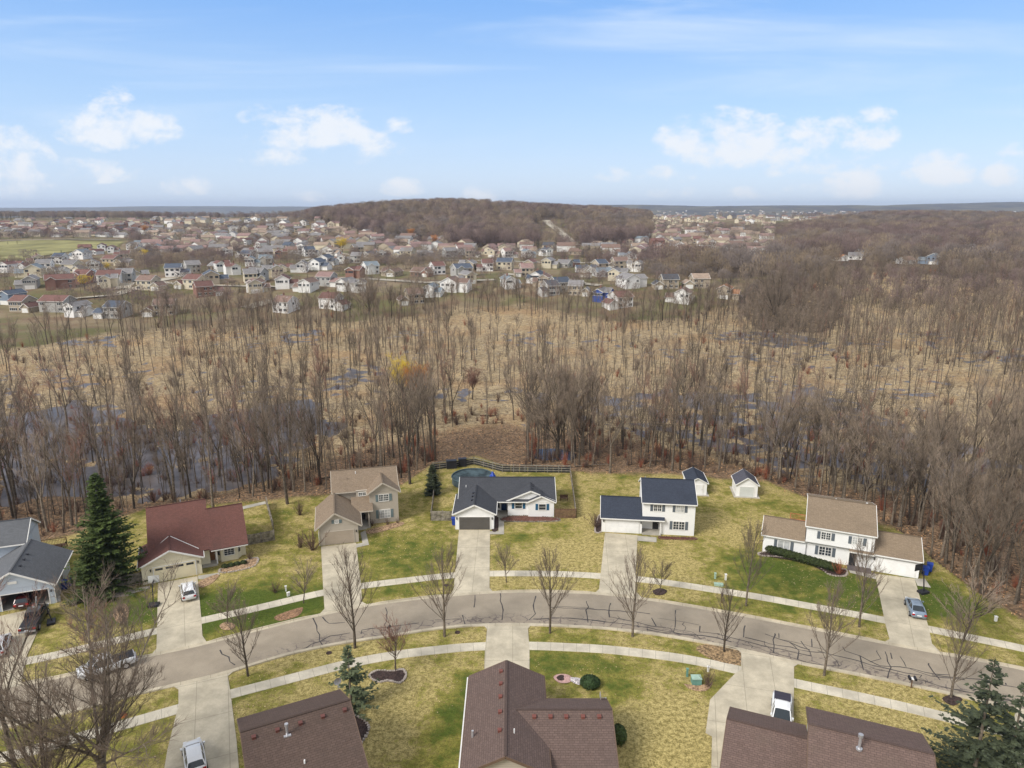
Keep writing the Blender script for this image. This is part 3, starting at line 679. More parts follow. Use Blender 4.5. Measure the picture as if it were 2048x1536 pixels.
        if lamps:
            for x in (a0 - .38, a1 + .38):
                l = MB(); s.bx(l, f, x - .07, x + .07, 0, .16, 1.75, 2.05); s.bx(l, f, x - .1, x + .1, 0, .2, 2.05, 2.1); l.build('wall_lamp', M['dark'], s.r)
    def door(s, a, c, face='f', w=.95, h=2.05, m='dark', z0=.15, side=False):
        f = s.F(face, c); g = MB(); s.bx(g, f, a - w / 2, a + w / 2, 0, .05, z0, z0 + h)
        for (u0, u1, v0, v1) in ((.12, .45, .12, .45), (.55, .88, .12, .45), (.12, .45, .52, .9), (.55, .88, .52, .9)):
            s.bx(g, f, a - w / 2 + w * u0, a - w / 2 + w * u1, .05, .065, z0 + h * v0, z0 + h * v1)
        d = g.build('door', M[m] if isinstance(m, str) else m, s.r)
        k = MB(); s.bx(k, f, a + w / 2 - .14, a + w / 2 - .08, .05, .12, z0 + .95, z0 + 1.08); k.build('handle', M['galv'], d)
        t = s.t; s.bx(t, f, a - w / 2 - .1, a - w / 2 - .004, 0, .08, z0, z0 + h + .1); s.bx(t, f, a + w / 2 + .004, a + w / 2 + .1, 0, .08, z0, z0 + h + .1); s.bx(t, f, a - w / 2 - .004, a + w / 2 + .004, 0, .077, z0 + h + .004, z0 + h + .1)
    def vents(s, pts, m, size=.3):
        """roof vents: (x, y, z of the roof surface)"""
        for (x, y, z) in pts:
            q = MB(); q.box(x - size / 2, x + size / 2, y - size / 2, y + size / 2, z - .25, z + .14); q.box(x - size * .6, x + size * .6, y - size * .6, y + size * .6, z + .14, z + .19)
            q.build('roof_vent', m, s.r)
    def pipe(s, x, y, z, h=.5, r=.06, m='white'):
        q = MB(); q.cyl((x, y, z - .3), (x, y, z + h), r, n=10); q.build('vent_pipe', M[m], s.r)
    def downspout(s, pts):
        q = MB()
        for a, b in zip(pts, pts[1:]): q.bar(a, b, .09, .07)
        q.build('downspout', M['trim'], s.r)

# ---- white ranch house with dark roof (middle of the photo)
SH_DARK = shingle((.06, .063, .072), 'charcoal_shingle'); SH_GREY = shingle((.12, .125, .135), 'grey_shingle')
SH_TAN = shingle((.235, .18, .125), 'tan_shingle'); SH_BEIGE = shingle((.23, .175, .125), 'beige_shingle', k=1.02)
SH_RED = shingle((.142, .066, .054), 'red_shingle', (.07, .045, .04)); SH_NAVY = shingle((.042, .05, .07), 'navy_shingle')
SH_BROWN = shingle((.125, .088, .076), 'brown_shingle', (.10, .075, .065), 1.35); SH_BROWN2 = shingle((.098, .068, .056), 'red_brown_shingle', (.075, .055, .045), 1.3)
SH_BROWN3 = shingle((.14, .096, .082), 'light_brown_shingle', (.12, .09, .07), 1.3)
WH = siding((.84, .84, .83), 'white_siding'); CREAM = siding((.76, .70, .53), 'cream_siding'); BEIGE = siding((.46, .41, .345), 'beige_siding'); BLUEG = siding((.48, .54, .62), 'blue_grey_siding')
TANW = siding((.46, .42, .35), 'tan_siding')
def h4():
    H = House(house_root('ranch_house', 'white one-storey ranch house with charcoal roof and dark grey garage door', -9.1, 105.2, 0), WH, SH_DARK)
    H.vol(0, 6.2, 0, 9, 2.8); H.gable('y', 0, 8, 0, 2.8, 3.1, 4.25, 6.2, 2.8, oh=.4, og=.35, ends='0')
    H.vol(.45, 16.1, 7.2, 14.4, 2.75); H.vol(8.4, 16.1, 5.3, 9, 2.75)
    H.gable('x', .45, 16.1, 5.2, 2.75, 9.9, 4.95, 14.4, 2.8, oh=.4, og=.35)
    H.gable('y', 5.3, 9.5, 8.4, 2.76, 12.25, 4.42, 16.1, 2.76, oh=.35, og=.3, ends='0')
    H.vol(11.8, 16.1, 4.75, 6, 2.72); H.gable('y', 4.75, 7, 11.8, 2.72, 13.95, 3.72, 16.1, 2.72, oh=.28, og=.28, ends='0')
    H.t.box(6.3, 6.45, 5.25, 5.4, .15, 2.7)
    H.garage(.65, 5.55, 0, 2.15, m=mat('brown_grey_panel', (.095, .088, .08), .55, .08, .6))
    H.door(7.75, 7.2, m=mat('navy_door', (.01, .035, .10), .4, .1, 1)); H.window(6.85, 7.2, 1.4, .35, 1.6, nx=1, grid=False)
    H.window(10.2, 5.3, 1.8, 1.15, 1.0, shut='shutter_blue', nx=1, gr=(1, 2)); H.window(14.15, 4.75, 1.8, 1.15, 1.0, shut='shutter_blue', nx=1, gr=(1, 2))
    H.window(10, 14.4, 1.7, 1.2, 1.0, 'b'); H.window(8, 16.1, 1.6, 1, 1, 'r', nx=1); H.window(5, 0, 1.6, .9, .9, 'l', nx=1)
    for (x, y) in ((2.6, 1.9), (2.65, 3.4), (2.7, 4.8)): H.vents([(x, y, 4.25 + .16 - .42 * abs(3.1 - x) * 1.1)], M['black'], .28)
    for (x, y) in ((12.55, 6.4), (12.58, 7.3), (12.6, 8.1)): H.vents([(x, y, 4.3)], M['black'], .26)
    H.pipe(1.3, 7.8, 4.05, .4)
    p = MB(); p.box(6.25, 8.38, 4.9, 7.18, -.2, .14); p.box(6.5, 8.2, 4.55, 4.9, -.2, .07); p.build('porch', M['pad'], H.r)
    H.done()
h4()
def h3():
    H = House(house_root('two_storey_house', 'beige two-storey house with tan roof and blue-grey shutters, left of the charcoal-roofed ranch', -29.3, 99.4, 14), BEIGE, SH_BEIGE, 'beige_trim')
    H.vol(0, 5.8, 0, 9.5, 3.05); H.gable('y', 0, 8.6, -.15, 3.05, 2.4, 5.15, 5.9, 3.0, oh=.45, og=.35, ends='0')
    H.vol(2.3, 12.5, 8.1, 15.5, 5.45); H.gable('x', 2.3, 12.5, 8.1, 5.35, 11.9, 7.45, 15.5, 5.4, oh=.4, og=.3)
    H.vol(7.9, 12.5, 6.15, 9, 5.45); H.gable('y', 6.15, 10.5, 7.9, 5.4, 10.1, 6.95, 12.5, 5.4, oh=.4, og=.35, ends='0')
    H.vol(5.85, 7.85, 7.6, 8.4, 5.38)
    H.shed_roof(5.0, 8.35, 4.55, 7.6, 3.0, 4.35)
    H.t.box(7.55, 7.75, 4.75, 4.95, .2, 2.9)
    H.garage(.75, 5.05, 0, 2.15, m=mat('beige_panel', (.37, .31, .245), .55, .06, .6), lamps=False)
    H.window(2.65, 0, 3.75, .45, .45, nx=1, grid=False, glass='curtain', shut='shutter_teal', shw=.4)
    H.window(10.2, 6.15, 4.35, 1.5, 1.1, shut='shutter_teal', gr=(3, 3)); H.window(10.25, 6.15, 1.55, 1.7, 1.35, shut='shutter_teal', glass='curtain', gr=(2, 3))
    H.window(6.85, 7.6, 4.75, 1.15, .5, nx=2, gr=(2, 2)); H.door(6.7, 7.6, m='dark', z0=.25); H.window(5.95 + .0, 9.5, 1.5, .5, 1, 'r', nx=1)
    H.window(9, 15.5, 1.6, 1.4, 1.1, 'b'); H.window(9, 15.5, 4.3, 1.4, 1.1, 'b'); H.window(11, 12.5, 4.3, .9, 1.0, 'r', nx=1)
    l = MB(); l.box(5.42, 5.56, -.16, 0, 1.75, 2.05); l.build('wall_lamp', M['dark'], H.r)
    p = MB(); p.box(5.85, 7.85, 4.6, 7.58, -.2, .24); p.box(5.9, 7.2, 4.2, 4.6, -.2, .12); p.build('porch', M['pad'], H.r)
    H.vents([(2.0, 8.0, 4.95)], M['galv'], .1); H.pipe(6, 11, 7.1, .4); H.downspout([(-.1, -.45, 2.75), (-.1, -.12, 2.4), (-.1, -.1, .1)])
    H.done()
h3()
def h2():
    H = House(house_root('red_roof_house', 'cream house with tall weathered red roof and bay window, right of the big spruce', -50.5, 87.8, 25), CREAM, SH_RED)
    H.vol(0, 7.5, 0, 6, 2.75); H.gable('y', 0, 6.5, 0, 2.7, 3.7, 4.4, 7.5, 2.7, oh=.4, og=.35, ends='0')
    # tall loft roof on the left, lower ridge on the right, one common front slope
    k = (7.3 - 2.75) / (9.4 - 2.0)
    H.vol(1.1, 8.7, 2.5, 14.8, 2.7); H.gable('x', 1.1, 8.7, 2.0, 2.75, 9.4, 2.75 + k * 7.4, 14.8, 3.9, oh=.3, og=.25, trim=False)
    H.vol(8.72, 13.6, 3.4, 12, 2.65); H.gable('x', 8.72, 13.6, 2.0, 2.74, 7.8, 2.74 + k * 5.8, 12, 3.7, oh=.5, og=.35, ends='1', trim=False)
    H.t.bar((8.9, 1.52, 2.42), (13.9, 1.52, 2.42), .1, .14)
    for xe in (.35, 7.35):
        H.t.bar((3.7, 4.55, 4.58), (xe, 2.0 if xe > 1 else 2.6, 2.98), .09, .05)
    # bay
    for pts in ([(9.6, 3.4), (10.2, 2.5), (12.4, 2.5), (13.0, 3.4)],):
        for i in range(3):
            a, b2 = pts[i], pts[i + 1]; H.w.face([(a[0], a[1], -.2), (b2[0], b2[1], -.2), (b2[0], b2[1], 2.55), (a[0], a[1], 2.55)])
        H.rf.slab((9.4, 2.25, 2.5), (13.2, 2.25, 2.5), (13.2, 3.6, 2.95), (9.4, 3.6, 2.95), .1)
    H.garage(1.5, 6.7, 0, 2.2, m=mat('cream_panel', (.72, .65, .46), .55, .05, .6), lights=True, lamps=True)
    H.window(11.3, 2.5, 1.55, 1.35, 1.25, nx=1, gr=(3, 4))
    for (a, b2) in (((9.6, 3.4), (10.2, 2.5)), ((12.4, 2.5), (13.0, 3.4))):
        c = ((a[0] + b2[0]) / 2, (a[1] + b2[1]) / 2); d = Vector((b2[0] - a[0], b2[1] - a[1], 0)).normalized(); n_ = Vector((d.y, -d.x, 0))
        q = MB(); p0 = Vector((*c, 0)) + n_ * .02; w = .24
        for z0, z1 in ((.95, 1.5), (1.58, 2.1)): q.bar(p0 - d * w + Vector((0, 0, (z0 + z1) / 2)), p0 + d * w + Vector((0, 0, (z0 + z1) / 2)), .03, z1 - z0)
        q.build('window', M['glass'], H.r)
    H.door(8.95, 3.4, m=mat('oak_door', (.20, .09, .035), .5, .2, 2), w=.9); H.t.box(9.5, 9.68, 2.0, 2.18, .1, 2.6)
    H.window(7.4, 8.7, 5, .8, .8, 'r', nx=1, grid=False); H.window(6, 1.1, 1.6, 1, 1, 'l', nx=1); H.window(5, 14.8, 1.8, 1.6, 1.2, 'b')
    p = MB(); p.box(7.55, 9.6, 1.6, 3.38, -.2, .13); p.build('porch', M['pad'], H.r)
    H.pipe(5.5, 9.9, 7.2, .5, .09, 'galv')
    H.done()
h2()
def h1():
    H = House(house_root('blue_grey_house', 'blue-grey house with open garage door at the left edge of the photo', -66.4, 80.75, 20), BLUEG, SH_GREY)
    # the open garage: side walls, header and a dark floor behind the opening
    w = H.w
    w.box(6.6, 7.25, 0, .18, -.2, 2.95); w.box(-1.4, 1.4, 0, .18, -.2, 2.95); w.box(1.4, 6.6, 0, .18, 2.25, 2.95)
    w.box(7.07, 7.25, .18, 6.2, -.2, 2.9); w.box(-1.4, -1.2, .18, 6.2, -.2, 2.9); w.box(-1.4, 7.25, 6.2, 6.4, -.2, 2.9)
    H.gable('y', 0, 9.6, -1.4, 2.9, 2.92, 5.25, 7.25, 2.9, oh=.4, og=.35, ends='0')
    f = MB(); f.box(-1.2, 7.05, .02, 6.2, -.2, .07); f.build('garage_floor', M['pad'], H.r)
    t = H.t
    t.box(1.28, 1.4, -.03, .2, 0, 2.35); t.box(6.6, 6.72, -.03, .2, 0, 2.35); t.box(1.4, 6.6, -.028, .19, 2.2, 2.32)
    H.vol(-9, 2.2, 9.5, 16, 5.35); H.gable('x', -9, 2.2, 9.5, 5.2, 12.6, 7.25, 16, 5.2, oh=.4, og=.25)
    H.vol(-9, 7.0, 6.6, 9.6, 2.85)
    H.window(4.0, 7.25, 1.6, .8, .9, 'r', nx=1, grid=False)
    v = MB(); v.box(2.4, 3.4, -.06, 0, 3.6, 3.95); v.build('gable_vent', M['trim'], H.r)
    l = MB(); l.box(6.9, 7.04, -.16, 0, 1.75, 2.05); l.build('wall_lamp', M['dark'], H.r)
    for (y) in (1.8, 3.6, 5.2): H.vents([(3.5, y, 5.02)], M['black'], .28)
    H.downspout([(7.62, -.3, 2.7), (7.35, -.05, 2.4), (7.35, -.05, .1)])
    H.done(); return H.r
h1()
def h5():
    H = House(house_root('navy_roof_house', 'white two-storey house with navy roof and white garage door, right of the charcoal-roofed ranch', 14.3, 104.4, -6.8), WH, SH_NAVY)
    H.vol(0, 6.3, 0, 7.2, 2.62); H.gable('x', 0, 6.2, -.05, 2.62, 3.7, 4.45, 7.4, 2.6, oh=.4, og=.25, ends='0')
    H.vol(6.32, 14.4, 1.7, 8.6, 5.45); H.vol(9.3, 14.4, .12, 2, 5.42); H.w.box(6.32, 9.3, .12, 1.7, 2.95, 5.42)
    H.gable('x', 6.32, 14.4, .12, 5.45, 4.6, 7.5, 8.6, 5.45, oh=.4, og=.2)
    H.shed_roof(6.2, 9.75, -.55, 1.2, 2.62, 3.45)
    H.t.box(9.05, 9.2, -.35, -.2, .15, 2.5)
    H.garage(.65, 5.75, 0, 2.15, lamps=True)
    H.door(8.55, 1.7, m='dark', w=.95); H.window(6.75, 1.7, 2.2, .5, .25, nx=1, grid=False)
    H.window(8.6, .12, 4.45, 1.15, 1.0, shut='shutter_grey', gr=(2, 2)); H.window(12.05, .12, 4.45, 1.15, 1.0, shut='shutter_grey', gr=(2, 2), glass='curtain')
    H.window(12.0, .12, 1.65, 1.7, 1.3, shut='shutter_grey', gr=(2, 3))
    H.window(8, 8.6, 4.3, 1.1, 1, 'b'); H.window(12, 8.6, 4.3, 1.1, 1, 'b'); H.window(11, 8.6, 1.6, 1.8, 1.6, 'b'); H.window(5, 14.4, 4.3, .8, 1, 'r', nx=1)
    p = MB(); p.box(6.35, 9.25, -.4, 1.68, -.2, .15); p.build('porch', M['pad'], H.r)
    H.pipe(6.9, 5.6, 7.2, .3, .07, 'galv')
    H.done()
h5()
def h6():
    H = House(house_root('tan_roof_house', 'wide white two-storey house with tan roof, one-storey wings and a long hedge', 37.6, 97.6, -23), WH, SH_TAN)
    H.vol(0, 5.9, 0, 6.6, 2.9); H.gable('x', 0, 5.7, 0, 2.9, 3.2, 4.35, 6.6, 2.9, oh=.35, og=.3, ends='0')
    H.vol(5.8, 14.7, .35, 9, 2.95); H.w.box(5.8, 14.7, -.35, 8.9, 2.95, 5.5)
    H.gable('x', 5.8, 14.7, -.35, 5.5, 6.0, 7.45, 12.3, 5.4, oh=.35, og=.2)
    H.vol(5.82, 14.68, 8, 12.2, 5.38)
    H.vol(14.72, 20.6, .0, 6.8, 2.75); H.gable('x', 14.72, 20.6, .0, 2.75, 4.0, 4.35, 7.0, 2.8, oh=.4, og=.3, ends='1')
    H.shed_roof(11.6, 14.8, -.75, .6, 2.72, 3.25)
    H.garage(15.3, 20.1, 0, 2.15, m=M['white'])
    H.door(12.2, .35, m='dark', w=.9); H.door(14.0, .35, m='white', w=.9)
    H.window(2.9, 0, 1.65, 1.6, 1.3, shut='shutter_grey', glass='curtain', grid=False); H.window(8.55, .35, 1.6, 1.6, 1.3, shut='shutter_grey', gr=(2, 3))
    H.window(8.4, -.35, 4.3, 1.2, 1.05, shut='shutter_grey', gr=(2, 3)); H.window(12.5, -.35, 4.3, 1.2, 1.05, shut='shutter_grey', gr=(2, 3), glass='curtain')
    H.window(3.5, 5.8, 4.3, .8, .9, 'l', nx=1); H.window(8.5, 12.2, 4.2, 1.2, 1, 'b'); H.window(11.5, 12.2, 4.2, 1.2, 1, 'b')
    p = MB(); p.box(11.6, 14.68, -1.2, .33, -.2, .14); p.build('porch', mat('slate_porch', (.12, .10, .10), .8, .2, 2), H.r)
    H.pipe(9.5, 6.2, 7.4, .3, .06); H.pipe(13.7, 6.2, 7.4, .3, .14)
    q = MB(); q.bar((-.1, 3, 1.3), (-.1, 3.9, 1.3), .1, .5); q.build('utility_meter', M['shutter_teal'], H.r)
    H.done()
h6()
# ---- near houses seen from above
M['brown_trim'] = mat('brown_trim', (.13, .085, .06), .6, .1, 1)
def b2():
    H = House(house_root('brown_roof_house', 'house with brown shingle cross-gable roof and rows of red vents, bottom centre', -.55, 51.0, 0), siding((.42, .37, .31), 'grey_beige_siding'), SH_BROWN, 'brown_trim', .18)
    H.vol(-3.5, 3.4, 0, 12.3, 3.3); H.gable('y', 0, 12.4, -3.45, 3.35, 0, 5.0, 3.45, 3.35, oh=.4, og=.35)
    H.vol(-.5, 9.6, .9, 9.2, 2.4); H.gable('x', -.5, 9.6, .9, 2.32, 6.0, 4.55, 9.2, 3.12, oh=.35, og=.25, ends='1')
    V = mat('red_vent', (.18, .065, .05), .5, .1, 1)
    H.vents([(-.55, y, 4.95) for y in (2.9, 5.3, 7.4, 9.3, 11.2)], V, .3)
    H.vents([(x, 5.3, 4.42) for x in (2.6, 4.1, 5.55, 7.1, 8.6)], V, .32)
    H.pipe(-3.0, 3.6, 3.9, .5, .11, 'galv'); H.pipe(.75, 2.8, 4.9, .35, .06)
    H.garage(-2.6, 2.6, 12.3, 2.2, 'b'); H.window(6, 9.2, 1.5, 1.6, 1.2, 'b', shut='shutter_grey'); H.window(5, .9, 1.5, 1.4, 1.1)
    g = MB(); g.bar((-4.0, -.3, 3.18), (-4.0, 12.7, 3.18), .14, .12); g.build('gutter', M['trim'], H.r)
    H.done()
b2()
def b1():
    H = House(house_root('dark_brown_roof_house', 'two-storey house with dark brown shingle roof and a weathered streak, bottom left', -25.82, 48.97, 26), siding((.45, .40, .33), 'khaki_siding'), SH_BROWN2, 'brown_trim', .18)
    # local origin: below the near-left corner; far wall is at y = 8.9
    H.vol(3.8, 12.5, -5.6, 4.5, 4.75); H.vol(3.8, 12.5, -1, 4.48, 5.3); H.gable('x', 3.8, 12.5, -5.7, 4.7, .36, 7.22, 4.5, 5.38, oh=.35, og=.25)
    H.vol(-3.4, 3.8, -5.5, 1.0, 2.6); H.gable('x', -3.4, 3.8, -5.5, 2.5, -2.2, 3.9, 1.0, 2.6, oh=.35, og=.25, ends='0')
    V = mat('brown_vent', (.13, .05, .04), .5, .1, 1)
    H.vents([(x, -.45, 7.08) for x in (4.5, 6.4, 8.3, 10.2, 12.1)], V, .3)
    H.vents([(1.6, -2.8, 3.8)], V, .3)
    q = MB(); q.cyl((7.1, -.95, 6.6), (7.1, -.95, 7.7), .1, n=12); q.cyl((7.1, -.95, 7.68), (7.1, -.95, 7.9), .16, n=12); q.box(6.8, 7.4, -1.2, -.7, 6.6, 6.85); q.build('flue', M['galv'], H.r)
    H.pipe(8.0, -3.6, 5.6, .45, .07)
    H.window(10, 4.5, 4, 1.4, 1.1, 'b'); H.window(6, 4.5, 4, 1.4, 1.1, 'b'); H.garage(-2.6, 2.4, 1.0, 2.1, 'b')
    H.done()
b1()
def b3():
    H = House(house_root('mauve_brown_roof_house', 'two-block house with stepped mauve-brown shingle roof and tall steel flue, bottom right', 18.5, 50.6, -22.0), siding((.55, .50, .43), 'pale_siding'), SH_BROWN3, 'brown_trim', .18)
    H.vol(-.6, 6.0, -3.5, 8.7, 2.9); H.gable('x', -.6, 6.0, -3.4, 2.8, 4.6, 5.05, 9.0, 2.95, oh=.35, og=.2, ends='0')
    H.vol(6.05, 15.0, -1.0, 8.5, 5.3); H.gable('x', 6.05, 15.0, -1.2, 5.3, 3.7, 7.2, 8.4, 5.35, oh=.35, og=.2)
    q = MB(); q.cyl((9.7, 2.6, 6.5), (9.7, 2.6, 8.2), .11, n=14); q.cyl((9.7, 2.6, 8.15), (9.7, 2.6, 8.4), .2, n=14); q.cyl((9.7, 2.6, 6.95), (9.7, 2.6, 7.1), .25, n=14); q.build('flue', M['galv'], H.r)
    H.pipe(10.4, .3, 6.0, .4, .08)
    H.window(9, 8.5, 4, 1.4, 1.1, 'b'); H.window(13, 8.5, 4, 1.4, 1.1, 'b'); H.garage(.2, 5.2, 8.7, 2.2, 'b')
    H.done()
b3()
# ---- sheds
def shed(name, label, x, y, yaw, w, d, he, hr, roofm, open_=False, hip=False):
    H = House(house_root(name, label, x, y, yaw, cat='shed'), WH, roofm, 'trim', .1)
    H.vol(0, w, 0, d, he); H.gable('y', 0, d, 0, he, w / 2, hr, w, he, oh=.2, og=.25)
    if open_: H.garage(w * .18, w * .82, 0, 1.85, m=mat('pale_panel', (.55, .57, .55), .55, .05, .6), lamps=False)
    else: H.door(w * .62, 0, m='white', w=1.1, h=1.75, z0=.05)
    p = MB(); p.box(-.4, w + .4, -.6, d + .3, -.2, .05); p.build('base', M['pad'], H.r)
    H.done()
shed('garden_shed', 'white shed with navy shingle roof, partly behind the navy-roofed house', 31.6, 119.6, -5, 3.4, 5.2, 2.3, 3.2, SH_NAVY)
shed('garden_shed', 'white shed with grey roof and roll-up door standing alone on the lawn', 40.1, 118.8, -8, 3.7, 4.2, 2.3, 3.6, shingle((.085, .085, .105), 'slate_shingle'), True)
# ------------------------------------------------------------------ trees
def rot_about(v, axis, a):
    axis = axis / (np.linalg.norm(axis) + 1e-9); c, s = math.cos(a), math.sin(a)
    return v * c + np.cross(axis, v) * s + axis * axis.dot(v) * (1 - c)
def dirv(rng, d, ang):
    """direction leaning `ang` away from d, random azimuth"""
    p = np.cross(d, [0, 0, 1.0]) if abs(d[2]) < .95 else np.array([1.0, 0, 0])
    v = rot_about(d, p, ang); return rot_about(v, d, rng.uniform(0, 2 * math.pi))
def polyl(rng, p, d, L, r0, r1, n, up=.0, wob=.08, out=None):
    pts = [p]; rad = [r0]; d = d / np.linalg.norm(d)
    for i in range(n):
        d = d + np.array([0, 0, up]) / n + rng.normal(0, wob, 3); d /= np.linalg.norm(d)
        p = p + d * L / n; pts.append(p); rad.append(r0 + (r1 - r0) * (i + 1) / n)
        out.append((*pts[-2], *p, rad[-2], rad[-1]))
    return np.array(pts), rad
def segmesh(name, segs, sides=3):
    S = np.array(segs, float); a = S[:, 0:3]; b = S[:, 3:6]; r0 = S[:, 6]; r1 = S[:, 7]; n = len(S)
    d = b - a; d /= (np.linalg.norm(d, axis=1)[:, None] + 1e-9)
    ref = np.where(np.abs(d[:, 2:3]) < .9, np.array([[0, 0, 1.0]]), np.array([[1.0, 0, 0]])); x = np.cross(d, ref); x /= np.linalg.norm(x, axis=1)[:, None]; y = np.cross(d, x)
    tip = r1 <= 0.0; out_v = []; out_f = []; base = 0
    for mask, is_tip in ((~tip, False), (tip, True)):
        k = np.where(mask)[0]
        if not len(k): continue
        m = len(k); ang = np.arange(sides) * 2 * math.pi / sides
        ring = x[k][:, None, :] * np.cos(ang)[None, :, None] + y[k][:, None, :] * np.sin(ang)[None, :, None]
        A = a[k][:, None, :] + ring * r0[k][:, None, None]
        if is_tip:
            V = np.concatenate([A, b[k][:, None, :]], 1); st = sides + 1
            idx = base + np.arange(m)[:, None] * st
            f = np.concatenate([np.stack([idx[:, 0] + i, idx[:, 0] + (i + 1) % sides, idx[:, 0] + sides], 1) for i in range(sides)])
            out_f.append((f, 3))
        else:
            B = b[k][:, None, :] + ring * r1[k][:, None, None]; V = np.concatenate([A, B], 1); st = 2 * sides
            idx = base + np.arange(m) * st
            f = np.concatenate([np.stack([idx + i, idx + (i + 1) % sides, idx + sides + (i + 1) % sides, idx + sides + i], 1) for i in range(sides)])
            out_f.append((f, 4))
        out_v.append(V.reshape(-1, 3)); base += len(V.reshape(-1, 3))
    V = np.concatenate(out_v); loops = np.concatenate([f.ravel() for f, _ in out_f]).astype(np.int32)
    tot = np.concatenate([np.full(len(f), q, np.int32) for f, q in out_f]); start = np.concatenate([[0], np.cumsum(tot)[:-1]]).astype(np.int32)
    me = bpy.data.meshes.new(name); me.vertices.add(len(V)); me.vertices.foreach_set('co', V.ravel().astype(np.float32))
    me.loops.add(len(loops)); me.loops.foreach_set('vertex_index', loops); me.polygons.add(len(tot)); me.polygons.foreach_set('loop_start', start); me.polygons.foreach_set('loop_total', tot)
    me.polygons.foreach_set('use_smooth', np.ones(len(tot), bool)); me.update(calc_edges=True)
    return me
UP = np.array([0, 0, 1.0])
def tree_meshes(kind, seed, name='bare_tree'):
    """unit heights in metres; returns (trunk mesh, crown mesh, height)"""
    rng = np.random.RandomState(seed); T = []; C = []
    def twigs(P, L, n, ang, r, up=.35, lo=.15):
        for i in range(n):
            t = rng.uniform(lo, 1.0) * (len(P) - 1.001); k = int(t); p = P[k] + (P[k + 1] - P[k]) * (t - k)
            d = P[k + 1] - P[k]; d /= np.linalg.norm(d); v = dirv(rng, d, rng.uniform(*ang)); v = v + UP * up * rng.uniform(.3, 1); v /= np.linalg.norm(v)
            C.append((*p, *(p + v * L * rng.uniform(.5, 1.2)), r, 0))
    def limb(p, d, L, r, up, nsub, subL, subang, ntw, twL, tr, n=4, store=None, wob=.07):
        P, rad = polyl(rng, p, d, L, r, max(r * .22, .012), n, up, wob, T if store is None else store)
        for i in range(nsub):
            t = (.22 + .78 * (i + rng.uniform(0, 1)) / nsub) * (len(P) - 1.001); k = int(t); q = P[k] + (P[k + 1] - P[k]) * (t - k)
            dd = P[k + 1] - P[k]; dd /= np.linalg.norm(dd); v = dirv(rng, dd, rng.uniform(*subang)); v = v + UP * .22; v /= np.linalg.norm(v)
            sl = subL * rng.uniform(.6, 1.2) * (1.15 - .5 * t / len(P))
            Q, _ = polyl(rng, q, v, sl, max(rad[k] * .45, tr * 1.3), tr, 3, up * .7, .09, C)
            twigs(Q, twL, ntw, (.35, .8), tr)
        return P
    if kind == 'vase':
        H = 10.0; P, rad = polyl(rng, np.zeros(3), UP, H * .93, .14, .015, 9, 0, .018, T)
        nl = 27
        for i in range(nl):
            f = .16 + .66 * (i / nl) ** 1.1; k = f * 9; j = int(k); p = P[j] + (P[j + 1] - P[j]) * (k - j)
            ang = rng.uniform(.55, 1.0) - .28 * f; L = H * (.55 - .42 * f) * rng.uniform(.8, 1.15)
            limb(p, dirv(rng, UP, ang), L, .034 - .018 * f, .62, 8, H * .125, (.3, .6), 8, H * .06, .008, 4)
        twigs(P, H * .08, 60, (.3, .6), .01, .4, .5)
    elif kind == 'small':
        H = 5.0; P, rad = polyl(rng, np.zeros(3), UP, H * .8, .07, .012, 6, 0, .05, T)
        for i in range(18):
            f = .26 + .55 * (i / 18); k = f * 6; j = int(k); p = P[j] + (P[j + 1] - P[j]) * (k - j)
            limb(p, dirv(rng, UP, .95 - .4 * f), H * .46 * rng.uniform(.7, 1.1), .022, .45, 9, H * .15, (.4, .8), 9, H * .075, .007, 3)
    elif kind == 'forest':
        H = 18.0; lean = rng.uniform(-.05, .05, 3); P, rad = polyl(rng, np.zeros(3), UP + lean, H * .96, rng.uniform(.15, .24), .02, 9, .04, .03, T)
        nl = rng.randint(13, 19); cb = rng.uniform(.33, .5)
        for i in range(nl):
            f = cb + (.93 - cb) * (i / nl); k = f * 9; j = int(k); p = P[j] + (P[j + 1] - P[j]) * (k - j)
            L = H * (.30 - .2 * (f - cb) / (1 - cb)) * rng.uniform(.5, 1.2)
            limb(p, dirv(rng, UP, rng.uniform(.4, .8)), L, .05, .55, 6, H * .095, (.4, .8), 6, H * .055, .0115, 3)
        twigs(P, H * .07, 20, (.3, .7), .013, .4, .55)
    elif kind == 'fork':   # forest tree splitting into two or three leaders
        H = 19.0; P, rad = polyl(rng, np.zeros(3), UP + rng.uniform(-.06, .06, 3), H * .3, .27, .2, 3, .03, .03, T)
        for m in range(rng.randint(3, 5)):
            Q, r2 = polyl(rng, P[-1], dirv(rng, UP, rng.uniform(.22, .5)), H * .68, .13, .02, 7, .35, .05, T)
            for i in range(10):
                f = .2 + .75 * i / 10; k = f * 7; j = int(k); p = Q[j] + (Q[j + 1] - Q[j]) * (k - j); dd = Q[j + 1] - Q[j]
                limb(p, dirv(rng, dd / np.linalg.norm(dd), rng.uniform(.4, .8)), H * .2 * rng.uniform(.5, 1.15) * (1.2 - .6 * f), .042, .4, 6, H * .095, (.4, .8), 6, H * .055, .0115, 3)
    elif kind == 'spread':
        H = 20.0; P, rad = polyl(rng, np.zeros(3), UP, H * .24, .36, .28, 2, 0, .02, T)
